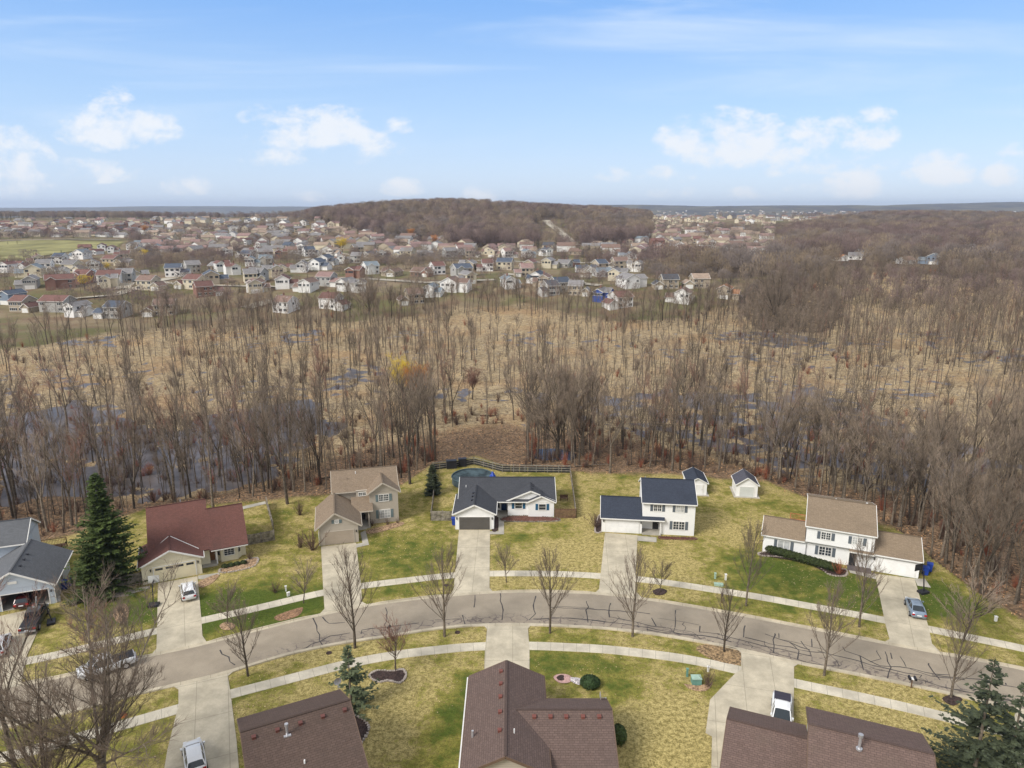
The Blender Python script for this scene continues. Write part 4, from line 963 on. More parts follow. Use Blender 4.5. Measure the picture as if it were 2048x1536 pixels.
        for m in range(11):
            Q, r2 = polyl(rng, P[-1] - UP * rng.uniform(0, 1.5), dirv(rng, UP, .22 + .6 * (m % 3) / 2), H * rng.uniform(.6, .78), .12, .02, 7, .25, .045, T)
            for i in range(13):
                f = .12 + .85 * i / 13; k = f * 7; j = int(k); p = Q[j] + (Q[j + 1] - Q[j]) * (k - j); dd = Q[j + 1] - Q[j]
                limb(p, dirv(rng, dd / np.linalg.norm(dd), rng.uniform(.35, .75)), H * .22 * rng.uniform(.6, 1.2) * (1.15 - .55 * f), .03, .35, 8, H * .08, (.35, .75), 8, H * .05, .010, 3)
    elif kind == 'pole':   # slim marsh tree, few short branches
        H = 14.0; P, rad = polyl(rng, np.zeros(3), UP + rng.uniform(-.07, .07, 3), H * .97, rng.uniform(.075, .125), .02, 7, .03, .03, T)
        nl = rng.randint(8, 13)
        for i in range(nl):
            f = .3 + .65 * i / nl; k = f * 7; j = int(k); p = P[j] + (P[j + 1] - P[j]) * (k - j)
            limb(p, dirv(rng, UP, rng.uniform(.3, .7)), H * .19 * rng.uniform(.4, 1.2), .028, .5, 4, H * .08, (.35, .7), 5, H * .05, .012, 2)
        twigs(P, H * .07, 16, (.3, .7), .013, .4, .4)
    elif kind == 'snag':
        H = 11.0; P, rad = polyl(rng, np.zeros(3), UP + rng.uniform(-.12, .12, 3), H, .12, .05, 6, .0, .03, T)
        twigs(P, H * .09, 14, (.6, 1.2), .03, .1, .35)
    elif kind == 'far':
        H = 16.0; P, rad = polyl(rng, np.zeros(3), UP, H * .9, .25, .05, 3, 0, .03, T)
        for i in range(210):
            a = rng.uniform(0, 2 * math.pi); z = rng.uniform(.32, .86); r = math.sin(min(1, (z - .2) / .72) * math.pi) ** .5 * H * .36 * math.sqrt(rng.uniform(.05, 1))
            p = np.array([math.cos(a) * r, math.sin(a) * r, z * H]); v = np.array([math.cos(a) * .45, math.sin(a) * .45, .9]) + rng.normal(0, .25, 3); v /= np.linalg.norm(v)
            C.append((*p, *(p + v * rng.uniform(.9, 2.2)), .14, 0))
    elif kind == 'shrub':
        H = 2.0
        for i in range(26):
            d = dirv(rng, UP, rng.uniform(.1, .9)); Q, _ = polyl(rng, rng.uniform(-.12, .12, 3) * np.array([1, 1, 0]), d, H * rng.uniform(.6, 1), .018, .008, 3, .3, .09, C)
            twigs(Q, .5, 12, (.3, .8), .009)
        T.append((0, 0, -.1, 0, 0, .15, .08, .05))
    elif kind == 'willow':
        H = 13.0; P, rad = polyl(rng, np.zeros(3), UP, H * .3, .3, .25, 2, 0, .03, T)
        for m in range(9):
            Q, r2 = polyl(rng, P[-1], dirv(rng, UP, rng.uniform(.2, .9)), H * rng.uniform(.45, .62), .1, .02, 5, .1, .05, T)
            for i in range(16):
                f = .2 + .78 * i / 16; k = f * 5; j = int(k); p = Q[j] + (Q[j + 1] - Q[j]) * (k - j)
                limb(p, dirv(rng, UP, rng.uniform(.3, 1.1)), H * .17, .03, -.3, 4, H * .1, (.4, .9), 7, H * .07, .02, 3, C)
    me0 = segmesh('trunk', T, 6 if kind in ('vase', 'spread', 'fork', 'small') else 4); me1 = segmesh('crown', C, 3)
    return me0, me1, H
def conifer_meshes(seed, H=17.0, W=4.4, ny=30, dense=1.0, irr=.2, fan=1.0, thin=0.0, leader=True):
    rng = np.random.RandomState(seed); T = []; P, _ = polyl(rng, np.zeros(3), UP, H * .98, H * .014 + .05, .02, 6, 0, .006, T)
    V = []; 
    z = H * .04
    while z < H * .985:
        f = z / H; Rm = W * (1 - f) ** .82 * (1 + rng.uniform(-irr, irr)) + .12
        nb = max(4, int((6 + 7 * (1 - f)) * dense))
        for b in range(nb):
            if rng.uniform() < thin: continue
            a = rng.uniform(0, 2 * math.pi); r = Rm * rng.uniform(.68, 1.12); droop = -.30 * (1 - f) + .12; n = max(3, int(r * 3.2 * fan))
            ca, sa = math.cos(a), math.sin(a)
            for i in range(n):
                t = (i + .6) / n; rr = r * t; zz = z + droop * rr + .22 * rr * t
                c = np.array([ca * rr, sa * rr, zz]); s = (.30 + .34 * (1 - t)) * (.5 + .5 * min(1, r))
                for k in range(4):
                    side = rng.uniform(-1.15, 1.15); aa = a + side; L = s * rng.uniform(.7, 1.5)
                    d = np.array([math.cos(aa), math.sin(aa), rng.uniform(-.35, .25)]); w = np.cross(d, UP) * L * .26 + rng.normal(0, .05, 3)
                    V.append(c); V.append(c + d * L * .5 + w); V.append(c + d * L); V.append(c + d * L * .5 - w)
        z += H / ny * rng.uniform(.75, 1.2) * (1.15 - .45 * f)
    for k in range(20):
        d = np.array([rng.uniform(-.3, .3), rng.uniform(-.3, .3), .7]); c = np.array([0, 0, H * rng.uniform(.93, .985)]); w = np.array([rng.uniform(-.08, .08), rng.uniform(-.08, .08), 0])
        V += [c, c + d * .25 + w, c + d * .5, c + d * .25 - w]
    V = np.array(V); nf = len(V) // 4; me = bpy.data.meshes.new('crown'); me.vertices.add(len(V)); me.vertices.foreach_set('co', V.ravel().astype(np.float32))
    me.loops.add(len(V)); me.loops.foreach_set('vertex_index', np.arange(len(V), dtype=np.int32)); me.polygons.add(nf); me.polygons.foreach_set('loop_start', np.arange(0, len(V), 4, dtype=np.int32)); me.polygons.foreach_set('loop_total', np.full(nf, 4, np.int32)); me.update(calc_edges=True)
    return segmesh('trunk', T, 6), me, H
_tm = {}
def get_tree(kind, v, crownmat='twig'):
    key = (kind, v, crownmat)
    if key not in _tm:
        if (kind, v) not in _tm: _tm[(kind, v)] = tree_meshes(kind, 100 + v * 13 + sum(map(ord, kind)))
        a, b, H = _tm[(kind, v)]
        a2 = a if a.materials else a; 
        if not a.materials: a.materials.append(M['bark'])
        b2 = b.copy() if b.materials else b
        b2.materials.clear(); b2.materials.append(M[crownmat]); _tm[key] = (a2, b2, H)
    return _tm[key]
def put_tree(name, label, x, y, h, kind, v=0, crownmat='twig', group=None, z=None, rz=None, cat='tree', wide=1.0):
    a, b, H = get_tree(kind, v, crownmat); z = float(terrain(np.array([x]), np.array([y]))[0]) - .1 if z is None else z
    t = thing(name, label, cat, (x, y, z), random.uniform(0, 6.28) if rz is None else rz, group); s = h / H; t.scale = (s * wide, s * wide, s)
    link_mesh('trunk', a, None, t); link_mesh('crown', b, None, t)
    return t
def ztop(px, by, ty):
    x, y = at(px, by); a = PIT - math.atan((CY - ty) / F); return x, y, CAMH - y * math.tan(a)
def px_tree(name, label, bx, by, ty, kind, v=0, cm='twig', group=None, wide=1.0):
    x, y, h = ztop(bx, by, ty); return put_tree(name, label, x, y, h, kind, v, cm, group, wide=wide)
# street trees on the near verge
SG = 'young street trees on the near verge'
for (bx, by, ty, lab) in [(496, 1352, 1190, 'vase-shaped bare street tree on the near verge right of the bottom-left driveway'), (710, 1296, 1095, 'tall bare street tree on the near verge in front of the beige house'),
        (889, 1273, 1085, 'bare street tree on the near verge left of the bottom-centre driveway'), (1100, 1266, 1090, 'bare street tree on the near verge just right of the bottom-centre driveway'),
        (1265, 1273, 1095, 'bare street tree on the near verge in front of the navy-roofed house driveway'), (1448, 1305, 1165, 'bare street tree in a mulch patch left of the wide bottom-right driveway'),
        (1648, 1351, 1160, 'bare street tree on the near verge just right of the wide bottom-right driveway'), (1902, 1396, 1215, 'bare street tree on the near verge beside the dark bottom-right evergreens')]:
    px_tree('street_tree', lab, bx, by, ty, 'vase', random.choice([0, 1, 2]), 'twig_street', SG, wide=1.0)
for (bx, by, ty, k, v, cm, lab, wd) in [
        (1013, 1165, 1090, 'small', 0, 'twig', 'small bare tree on the front lawn of the charcoal-roofed ranch house', 1), (1320, 1186, 1118, 'small', 1, 'twig', 'small bare tree in a dark mulch ring in front of the navy-roofed house', 1),
        (1492, 1212, 1030, 'vase', 1, 'twig', 'tall slim bare tree beside the far pavement between the navy and tan roofed houses', .8), (1718, 1254, 1075, 'vase', 2, 'twig_street', 'bare tree beside the far pavement left of the silver car driveway', .9),
        (607, 1206, 1125, 'small', 2, 'twig', 'small bare tree on the far verge left of the beige house driveway', 1), (455, 1248, 1165, 'small', 0, 'twig_street', 'small bare tree rising from a round leaf bed right of the white hatchback', 1.2),
        (791, 1342, 1235, 'small', 1, 'twig_red', 'small bare tree growing in the kidney-shaped stone-edged bed', 1.15), (1925, 1282, 1150, 'small', 2, 'twig', 'sprawling bare tree beside the far pavement at the right edge', 1.3),
        (700, 1028, 955, 'small', 2, 'twig', 'thin bare tree against the left wall of the beige house', .8)]:
    px_tree('bare_tree', lab, bx, by, ty, k, v, cm, None, wd)
px_tree('bare_tree', 'very large many-limbed bare tree filling the bottom-left corner', 212, 1600, 1215, 'spread', 3, 'twig_street', None, 1.35)
px_tree('bare_tree', 'tall bare tree at the left edge in front of the road', 30, 1540, 1190, 'fork', 1, 'twig_red', None, .9)
px_tree('bare_tree', 'second large bare tree in the bottom-left corner, beside the largest', 105, 1650, 1290, 'spread', 2, 'twig_street', None, 1.1)
px_tree('ornamental_tree', 'reddish twiggy rounded tree on the lawn below the big spruce', 190, 1325, 1225, 'small', 1, 'twig_red', None, 1.9)
# evergreens near
def conifer(name, label, x, y, h, seed, W, m='needle', ny=30, dense=1.0, **kw):
    a, b, H = conifer_meshes(seed, h, W, ny, dense, **kw); a.materials.append(M['bark']); b.materials.append(M[m])
    t = thing(name, label, 'tree', (x, y, tz(x, y) - .1), 0); link_mesh('trunk', a, None, t); link_mesh('crown', b, None, t); return t
x, y, h = ztop(222, 1172, 943); conifer('spruce_tree', 'tall dark green spruce left of the red-roofed house', x, y, h, 1, 4.8, ny=40, dense=1.7, irr=.34)
x, y, h = ztop(192, 1196, 1085); conifer('spruce_tree', 'smaller spruce in front of the tall dark one', x, y, h, 2, 2.9, ny=26, dense=1.4, irr=.3)
x, y, h = ztop(866, 988, 928); conifer('spruce_tree', 'small blue-green spruce beside the back fence of the ranch house', x, y, h, 3, 1.6, 'needle_blue', 20, 1.1)
x, y, h = ztop(703, 1420, 1292); conifer('juniper_tree', 'thin wispy grey-green evergreen beside the bottom-left brown roof', x, y, h, 4, 2.5, 'needle_jun', 20, .45, thin=.25, irr=.5)
x, y, h = ztop(1945, 1560, 1316); conifer('pine_tree', 'taller of the two grey-green pines in the bottom-right corner', x, y, h, 5, 3.9, 'needle_blue', 24, .62, thin=.25, irr=.55)
x, y, h = ztop(2012, 1560, 1365); conifer('pine_tree', 'shorter right-hand pine in the bottom-right corner', x, y, h, 6, 3.2, 'needle_blue', 22, .62, thin=.25, irr=.55)
# ---- the woods and the marsh
rng = np.random.RandomState(11)
placed = []   # x, y, h, kind, variant, crown material, individual label
def add(x, y, h, kind, v, cm, lab=None): placed.append([x, y, h, kind, v, cm, lab])
for (bx, by, ty, k, v, cm, lab) in [(1115, 912, 705, 'spread', 0, 'twig', 'broad dark bare tree with reddish top beside the small pond'), (1165, 900, 720, 'spread', 1, 'twig', 'big bare multi-limbed tree standing over the small pond'),
        (1075, 905, 735, 'fork', 0, 'twig', None), (1055, 903, 745, 'forest', 1, 'twig', None), (1220, 946, 770, 'fork', 1, 'twig', 'thick pale-barked bare tree at the lawn edge behind the left of the navy roof'),
        (575, 1008, 790, 'fork', 2, 'twig', 'large bare tree behind the gap left of the beige house'), (545, 985, 800, 'forest', 0, 'twig', None), (350, 1003, 790, 'fork', 3, 'twig', None), (427, 1022, 800, 'forest', 2, 'twig', 'bare tree rising beside the lower red roof ridge'),
        (500, 985, 820, 'fork', 1, 'twig', None), (820, 968, 770, 'fork', 0, 'twig', 'bare tree just right of the beige house'), (850, 930, 750, 'forest', 1, 'twig', None), (770, 935, 790, 'forest', 3, 'twig', None), (700, 928, 800, 'fork', 2, 'twig', None),
        (30, 1030, 800, 'forest', 1, 'twig', None), (95, 1060, 840, 'fork', 0, 'twig', None), (1300, 930, 770, 'forest', 2, 'twig', None), (1360, 938, 780, 'fork', 3, 'twig', None), (1410, 930, 760, 'forest', 0, 'twig', None),
        (1540, 958, 770, 'fork', 2, 'twig', None), (1575, 950, 780, 'fork', 3, 'twig', None), (1640, 990, 800, 'forest', 3, 'twig', None), (1800, 1040, 800, 'fork', 1, 'twig', 'big bare tree behind the right wing of the tan-roofed house'), (1840, 1010, 790, 'forest', 2, 'twig', None),
        (1940, 960, 740, 'fork', 0, 'twig', None), (1985, 930, 730, 'spread', 0, 'twig', 'wide-limbed bare tree in the marsh near the right edge'), (806, 800, 696, 'willow', 0, 'twig_yellow', 'yellow-twigged willow-like tree in the middle of the marsh'),
        (838, 812, 712, 'willow', 1, 'twig_orange', 'orange-tinted tree right of the yellow one in the marsh'), (945, 790, 722, 'willow', 2, 'twig_red', 'faint reddish tree between tall bare marsh trees'),
        (1550, 655, 520, 'spread', 1, 'twig', 'huge old spreading bare tree at the far side of the marsh'), (740, 640, 535, 'spread', 0, 'twig', 'tall dark bare tree at the far marsh edge below the far houses'), (825, 640, 545, 'fork', 1, 'twig', None),
        (1405, 660, 555, 'fork', 2, 'twig', None), (700, 650, 560, 'forest', 1, 'twig', None), (140, 660, 590, 'fork', 3, 'twig', None), (1325, 640, 545, 'fork', 0, 'twig', None)]:
    x, y, h = ztop(bx, by, ty); add(x, y, h, k, v % 4, cm, lab)
def ok(x, y, d):
    for q in placed:
        if (q[0] - x) ** 2 + (q[1] - y) ** 2 < d * d: return False
    return True
def scatter(n, xr, yr, fn, dmin, kinds, hr, cms=('twig',), clump=None):
    c = 0; tries = 0
    while c < n and tries < n * 30:
        tries += 1; x = rng.uniform(*xr); y = rng.uniform(*yr)
        if abs(x) > .80 * y + 14: continue
        if rng.uniform() > fn(x, y): continue
        if dmin and not ok(x, y, dmin): continue
        add(x, y, rng.uniform(*hr), kinds[rng.randint(len(kinds))], rng.randint(4), cms[rng.randint(len(cms))]); c += 1
def edgef(x, y):
    s = y - float(WOODLINE(x)); 
    if s < 2.5: return 0
    px, py = proj(x, y, 0)
    if 880 < px < 1050 and 840 < py < 945: return .03       # leafy clearing behind the ranch house
    return 1.0 if s < 26 else .25
scatter(235, (-115, 70), (88, 175), edgef, 1.7, ['forest', 'fork', 'forest', 'pole', 'fork'], (13, 21), ('twig', 'twig', 'twig', 'twig', 'twig_red'))
def rightw(x, y): return 1.0 if (y - float(WOODLINE(x))) > 2 else 0
scatter(150, (56, 110), (72, 132), rightw, .9, ['fork', 'forest', 'pole', 'fork'], (11, 18))
scatter(290, (-115, 72), (80, 165), lambda x, y: edgef(x, y) * (1 if y - float(WOODLINE(x)) < 22 else .4), 1.1, ['pole', 'pole', 'forest'], (5, 12))
def marf(x, y):
    if y < float(MARSH0(x)) - 6 or y > float(MARSH1(x)) + 6: return 0
    n = float(fbm(np.array([x]), np.array([y]), 34, 40)[0]); px, py = proj(x, y, 0)
    k = .55
    if y > 260 and -60 < x < 140: k = .35
    return min(1, max(.12, (n - .28) * 2.4) * k)
scatter(1350, (-260, 230), (125, 350), marf, 1.35, ['pole', 'pole', 'forest', 'pole', 'snag', 'forest'], (9, 16), ('twig',) * 8 + ('twig_red',))
def marf2(x, y): return 1.0 if (float(MARSH1(x)) + 4 > y > float(MARSH0(x)) and x > 90) else 0
scatter(700, (90, 420), (240, 480), marf2, 1.7, ['pole', 'forest', 'pole', 'snag', 'fork'], (9, 15))
def edge2(x, y): return 1.0 if -12 < y - float(MARSH1(x)) < 14 and x < 120 else 0
scatter(260, (-300, 110), (270, 385), edge2, 2.2, ['forest', 'fork', 'forest', 'pole'], (11, 18))
def thick(x, y):
    px, py = proj(x, y, 0); return 1.0 if ((px - 1585) / 110) ** 2 + ((py - 622) / 66) ** 2 < 1 else 0
scatter(110, (90, 230), (245, 400), thick, 2.0, ['forest', 'fork', 'forest'], (10, 15), ('twig', 'twig', 'twig_red'))
# keep the 300 that show largest as things, the rest as one mass
def score(q):
    z = 0; zc = q[1] * math.cos(PIT) + 50 * math.sin(PIT); px, py = proj(q[0], q[1], 0); inside = -30 < px < 2078 and py < 1560
    return (q[2] / zc + (5 if q[6] else 0)) if inside else -1
placed.sort(key=score, reverse=True)
NIND = 275
ind, rest = placed[:NIND], placed[NIND:]
for i, q in enumerate(ind): q[6] = q[6] or 0
def region(x, y):
    px, py = proj(x, y, 0); s = y - float(WOODLINE(x))
    a = 'at the lawn edge' if s < 9 else ('in the wet woods' if s < 45 else 'out in the marsh')
    for lim, nm in ((130, 'behind the blue-grey house'), (300, 'behind the big spruce'), (560, 'behind the red-roofed house'), (840, 'behind the beige house'), (1130, 'behind the ranch house'), (1400, 'behind the navy-roofed house'), (1560, 'behind the lone shed'), (1860, 'behind the tan-roofed house'), (9999, 'at the right edge')):
        if px < lim: return a + ' ' + nm
KW = {'forest': 'tall straight bare tree', 'fork': 'fork-trunked bare tree', 'pole': 'slim bare pole-like tree', 'snag': 'dead broken grey tree', 'spread': 'wide spreading bare tree', 'willow': 'rounded twiggy tree'}
GEO = {}
ORD = ['leftmost', 'second', 'third', 'fourth', 'fifth', 'sixth', 'seventh', 'eighth', 'ninth', 'tenth', 'eleventh', 'twelfth', 'thirteenth', 'fourteenth', 'fifteenth', 'sixteenth', 'seventeenth', 'eighteenth', 'nineteenth', 'twentieth']
LB = {}
for q in ind:
    if not q[6]: LB.setdefault(('reddish ' if q[5] == 'twig_red' else '') + KW[q[3]] + ' ' + region(q[0], q[1]), []).append(q)
LABEL = {}
for k_, L_ in LB.items():
    L_.sort(key=lambda q: proj(q[0], q[1], 0)[0])
    for i, q in enumerate(L_): LABEL[id(q)] = k_ if len(L_) == 1 or i >= len(ORD) else k_ + ', ' + ORD[i] + (' one' if i == 0 else ' from left')
for q in ind:
    lab = q[6] or LABEL[id(q)]
    o = put_tree('bare_tree', lab, q[0], q[1], q[2], q[3], q[4], q[5], None if q[6] else 'bare trees ' + region(q[0], q[1]))
    GEO.setdefault((q[3], q[4]), [c for c in o.children])
def instancer(name, label, cat, pts, sources):
    """ONE object of uncountable growth. pts: rows of (x,y,z,rz,scale,kind); sources: list of object lists"""
    A = np.array(pts, float); me = bpy.data.meshes.new(name); me.vertices.add(len(A)); me.vertices.foreach_set('co', A[:, :3].ravel().astype(np.float32))
    for nm, col, typ in (('rz', 3, 'FLOAT'), ('sc', 4, 'FLOAT'), ('kd', 5, 'INT')):
        a = me.attributes.new(nm, typ, 'POINT'); a.data.foreach_set('value', A[:, col].astype(np.int32 if typ == 'INT' else np.float32))
    me.update(); o = link_mesh(name, me); g = bpy.data.node_groups.new(name, 'GeometryNodeTree')
    g.interface.new_socket('Geometry', in_out='INPUT', socket_type='NodeSocketGeometry'); g.interface.new_socket('Geometry', in_out='OUTPUT', socket_type='NodeSocketGeometry')
    N = g.nodes; L = g.links; gi = N.new('NodeGroupInput'); go = N.new('NodeGroupOutput'); jn = N.new('GeometryNodeJoinGeometry')
    def attr(nm, typ):
        n = N.new('GeometryNodeInputNamedAttribute'); n.data_type = typ; n.inputs['Name'].default_value = nm; return n.outputs[0]
    m2p = N.new('GeometryNodeMeshToPoints'); L.new(gi.outputs[0], m2p.inputs[0])
    cz = N.new('ShaderNodeCombineXYZ'); L.new(attr('rz', 'FLOAT'), cz.inputs[2]); kd = attr('kd', 'INT'); sc = attr('sc', 'FLOAT')
    for k, src in enumerate(sources):
        cmp = N.new('FunctionNodeCompare'); cmp.data_type = 'INT'; cmp.operation = 'EQUAL'; L.new(kd, cmp.inputs[2]); cmp.inputs[3].default_value = k
        j2 = N.new('GeometryNodeJoinGeometry')
        for s in src:
            oi = N.new('GeometryNodeObjectInfo'); oi.inputs['Object'].default_value = s; oi.transform_space = 'ORIGINAL'; L.new(oi.outputs['Geometry'], j2.inputs[0])
        ip = N.new('GeometryNodeInstanceOnPoints'); g2 = N.new('GeometryNodeGeometryToInstance'); L.new(j2.outputs[0], g2.inputs[0])
        L.new(m2p.outputs[0], ip.inputs['Points']); L.new(cmp.outputs[0], ip.inputs['Selection']); L.new(g2.outputs[0], ip.inputs['Instance']); L.new(cz.outputs[0], ip.inputs['Rotation']); L.new(sc, ip.inputs['Scale'])
        L.new(ip.outputs[0], jn.inputs[0])
    L.new(jn.outputs[0], go.inputs[0]); md = o.modifiers.new('growth', 'NODES'); md.node_group = g
    return tag(o, label, cat, kind='stuff')
keys = list(GEO.keys()); kid = {k: i for i, k in enumerate(keys)}; bykind = {}
for k in keys: bykind.setdefault(k[0], []).append(k)
P = []
XY = np.array([[q[0], q[1]] for q in rest]); ZZ = terrain(XY[:, 0], XY[:, 1])
for q, z in zip(rest, ZZ):
    k = (q[3], q[4])
    if k not in kid: c_ = bykind.get(q[3]) or bykind['forest']; k = c_[q[4] % len(c_)]
    P.append((q[0], q[1], z - .1, rng.uniform(0, 6.28), q[2] / get_tree(*k)[2], kid[k]))
instancer('bare_woods', 'bare grey-brown trees crowding the marsh and its far edge', 'woods', P, [GEO[k] for k in keys])
# ---- shrubs, understorey, reed tufts
sh = []
for (bx, by, ty, cm, lab) in [(600, 1095, 1065, 'shrub', 'round bare shrub at the left corner of the beige house garage'), (625, 1100, 1055, 'shrub', 'larger tangled bare shrub against the beige house garage'), (1678, 1148, 1118, 'shrub_red', 'rust-red shrub at the right end of the long hedge'),
        (1415, 1372, 1338, 'shrub', 'twiggy brown shrub beside the green utility box'), (551, 1185, 1160, 'shrub', 'dark shrub beside the two utility posts left of the beige house driveway'), (745, 1052, 1036, 'shrub', 'low dark red shrub under the front windows of the beige house'),
        (775, 1050, 1036, 'shrub', 'low shrub under the right front corner of the beige house'), (795, 1046, 1034, 'shrub', 'last low shrub at the right corner of the beige house'), (241, 1222, 1205, 'shrub', 'brown shrub in the leaf bed between spruce and driveway'), (1193, 1055, 1020, 'shrub', 'bare shrub left of the navy-roofed house garage'),
        (500, 1118, 1098, 'shrub', 'dark round shrub right of the red-roofed house bay window'), (600, 1030, 1000, 'shrub', 'small bare shrub behind the lawn left of the beige house')]:
    x, y, h = ztop(bx, by, ty); h = max(h, .7); o = put_tree('bare_shrub', lab, x, y, h, 'shrub', len(sh) % 3, cm, cat='shrub', wide=1.15); sh.append(o)
P = []
SHR = [[c for c in sh[i].children] for i in (0, 1, 2)]
for i in range(1500):
    x = rng.uniform(-115, 110); y = rng.uniform(78, 175)
    if y - float(WOODLINE(x)) < 1.5 or edgef(x, y) < .1: continue
    P.append((x, y, float(terrain(np.array([x]), np.array([y]))[0]) - .1, rng.uniform(0, 6.28), rng.uniform(.5, 1.5), rng.randint(3)))
for i in range(2300):
    x = rng.uniform(-280, 330); y = rng.uniform(130, 480)
    if y > float(MARSH1(x)) + 12 or y < float(MARSH0(x)) or abs(x) > .8 * y: continue
    if fbm(np.array([x]), np.array([y]), 22, 44)[0] < .5: continue
    P.append((x, y, float(terrain(np.array([x]), np.array([y]))[0]) - .1, rng.uniform(0, 6.28), rng.uniform(.6, 1.7), rng.randint(3)))
instancer('undergrowth', 'low bare brushwood under the trees of the wet woods', 'brush', P, SHR)
# reeds: one mesh of blades
def reeds():
    n = 30000; x = rng.uniform(-270, 330, n); y = 125 + 300 * rng.uniform(0, 1, n) ** 1.15
    k = (y > MARSH0(x) - 2) & (y < MARSH1(x)) & (np.abs(x) < .8 * y + 5); x, y = x[k], y[k]; z = terrain(x, y); k = z > -1.56; x, y, z = x[k], y[k], z[k]
    nb = 9; N_ = len(x); cx = np.repeat(x, nb) + rng.normal(0, .38, N_ * nb); cy = np.repeat(y, nb) + rng.normal(0, .38, N_ * nb); cz = np.repeat(z, nb) - .05
    h = rng.uniform(.35, 1.0, N_ * nb); a = rng.uniform(0, 6.28, N_ * nb); ln = rng.uniform(.2, 1.0, N_ * nb)
    tipx = cx + np.cos(a) * ln * h; tipy = cy + np.sin(a) * ln * h
    S = np.stack([cx, cy, cz, tipx, tipy, cz + h, np.full(N_ * nb, .035), np.zeros(N_ * nb)], 1)
    me = segmesh('reeds', S, 3); m = mat('dry_reed', (.26, .19, .11), .95, .25, .12, .1, c2=(.62, .47, .275)); o = link_mesh('reeds', me, m)
    tag(o, 'dry tan reeds and sedge covering the marsh', 'reeds', kind='stuff')
reeds()
def leaves():
    n = 26000; x = rng.uniform(-100, 75, n); y = rng.uniform(76, 175, n); s = y - WOODLINE(x); k = (s > -1.5) & (y < MARSH0(x) + 6) & (rng.uniform(0, 1, n) < np.clip((s + 2) / 3, .05, 1)); x, y = x[k], y[k]; z = terrain(x, y) + .03; m_ = len(x)
    a = rng.uniform(0, 6.28, m_); t = rng.uniform(-.5, .5, m_); s = rng.uniform(.10, .2, m_)
    c = np.stack([x, y, z], 1); u = np.stack([np.cos(a), np.sin(a), t], 1) * s[:, None]; v = np.stack([-np.sin(a), np.cos(a), -t], 1) * s[:, None] * .7
    V = np.stack([c - u, c + v, c + u, c - v], 1).reshape(-1, 3); me = bpy.data.meshes.new('fallen_leaves'); me.vertices.add(len(V)); me.vertices.foreach_set('co', V.ravel().astype(np.float32))
    me.loops.add(len(V)); me.loops.foreach_set('vertex_index', np.arange(len(V), dtype=np.int32)); me.polygons.add(m_); me.polygons.foreach_set('loop_start', np.arange(0, len(V), 4, dtype=np.int32)); me.polygons.foreach_set('loop_total', np.full(m_, 4, np.int32)); me.update(calc_edges=True)
    o = link_mesh('fallen_leaves', me, mat('dry_leaf', (.24, .12, .06), .9, .3, 1.5, .15, c2=(.48, .28, .14))); tag(o, 'brown fallen leaves carpeting the wood floor', 'leaves', kind='stuff')
leaves()
# fallen logs
for i, (a, b2) in enumerate([((1290, 925), (1345, 925)), ((1380, 938), (1415, 932)), ((1480, 948), (1500, 938)), ((1150, 940), (1230, 936)), ((1560, 900), (1640, 935)), ((630, 960), (690, 958)), ((960, 830), (1000, 832)), ((1310, 848), (1380, 850)), ((1700, 930), (1760, 880))]):
    p, q = at(*a, -.9), at(*b2, -.9); s_ = []; polyl(np.random.RandomState(i), np.array([p[0], p[1], tz(*p) + .15]), np.array([q[0] - p[0], q[1] - p[1], .1]), math.dist(p, q), .16, .06, 4, 0, .03, s_)
    for k in range(7): s_.append((*s_[k % 4][3:6], *(np.array(s_[k % 4][3:6]) + np.random.RandomState(k + i).uniform(-1, 1, 3) * 1.3 + UP * .8), .03, 0))
    tag(link_mesh('fallen_log', segmesh('log', s_, 5), M['bark']), 'fallen bare trunk lying on the wood floor near the flooded marsh edge', 'log', 'fallen trunks in the wet woods')
LG = sorted([o for o in COL.objects if o.name.startswith('fallen_log')], key=lambda o: o.data.vertices[0].co.x / o.data.vertices[0].co.y)
for i, o in enumerate(LG): o['label'] = 'fallen bare trunk on the wet wood floor, ' + ORD[i] + (' one' if i == 0 else ' from left')
# ------------------------------------------------------------------ far subdivision
WC = {'w': ('white', (.74, .73, .71)), 'c': ('cream', (.56, .50, .38)), 't': ('tan', (.40, .34, .26)), 'g': ('grey', (.40, .39, .37)), 'b': ('brick', (.24, .13, .10)), 'u': ('blue', (.035, .085, .33)), 's': ('slate blue', (.20, .25, .32))}
RC = {'r': ('red', (.155, .082, .07)), 'd': ('dark blue', (.075, .09, .12)), 'l': ('pale blue', (.18, .21, .235)), 'g': ('grey', (.20, .19, .19)), 'n': ('brown', (.20, .135, .11)), 't': ('tan', (.29, .22, .17)), 'k': ('charcoal', (.08, .08, .09)), 'o': ('orange-brown', (.34, .17, .09)), 'p': ('dusky pink', (.25, .165, .15))}
FWM = {k: mat(v[0].replace(' ', '_') + '_wall', v[1], .7, .07, .5, randobj=.10) for k, v in WC.items()}
FRM = {k: mat(v[0].replace(' ', '_').replace('-', '_') + '_roofing', v[1], .9, .16, .8, randobj=.12) for k, v in RC.items()}
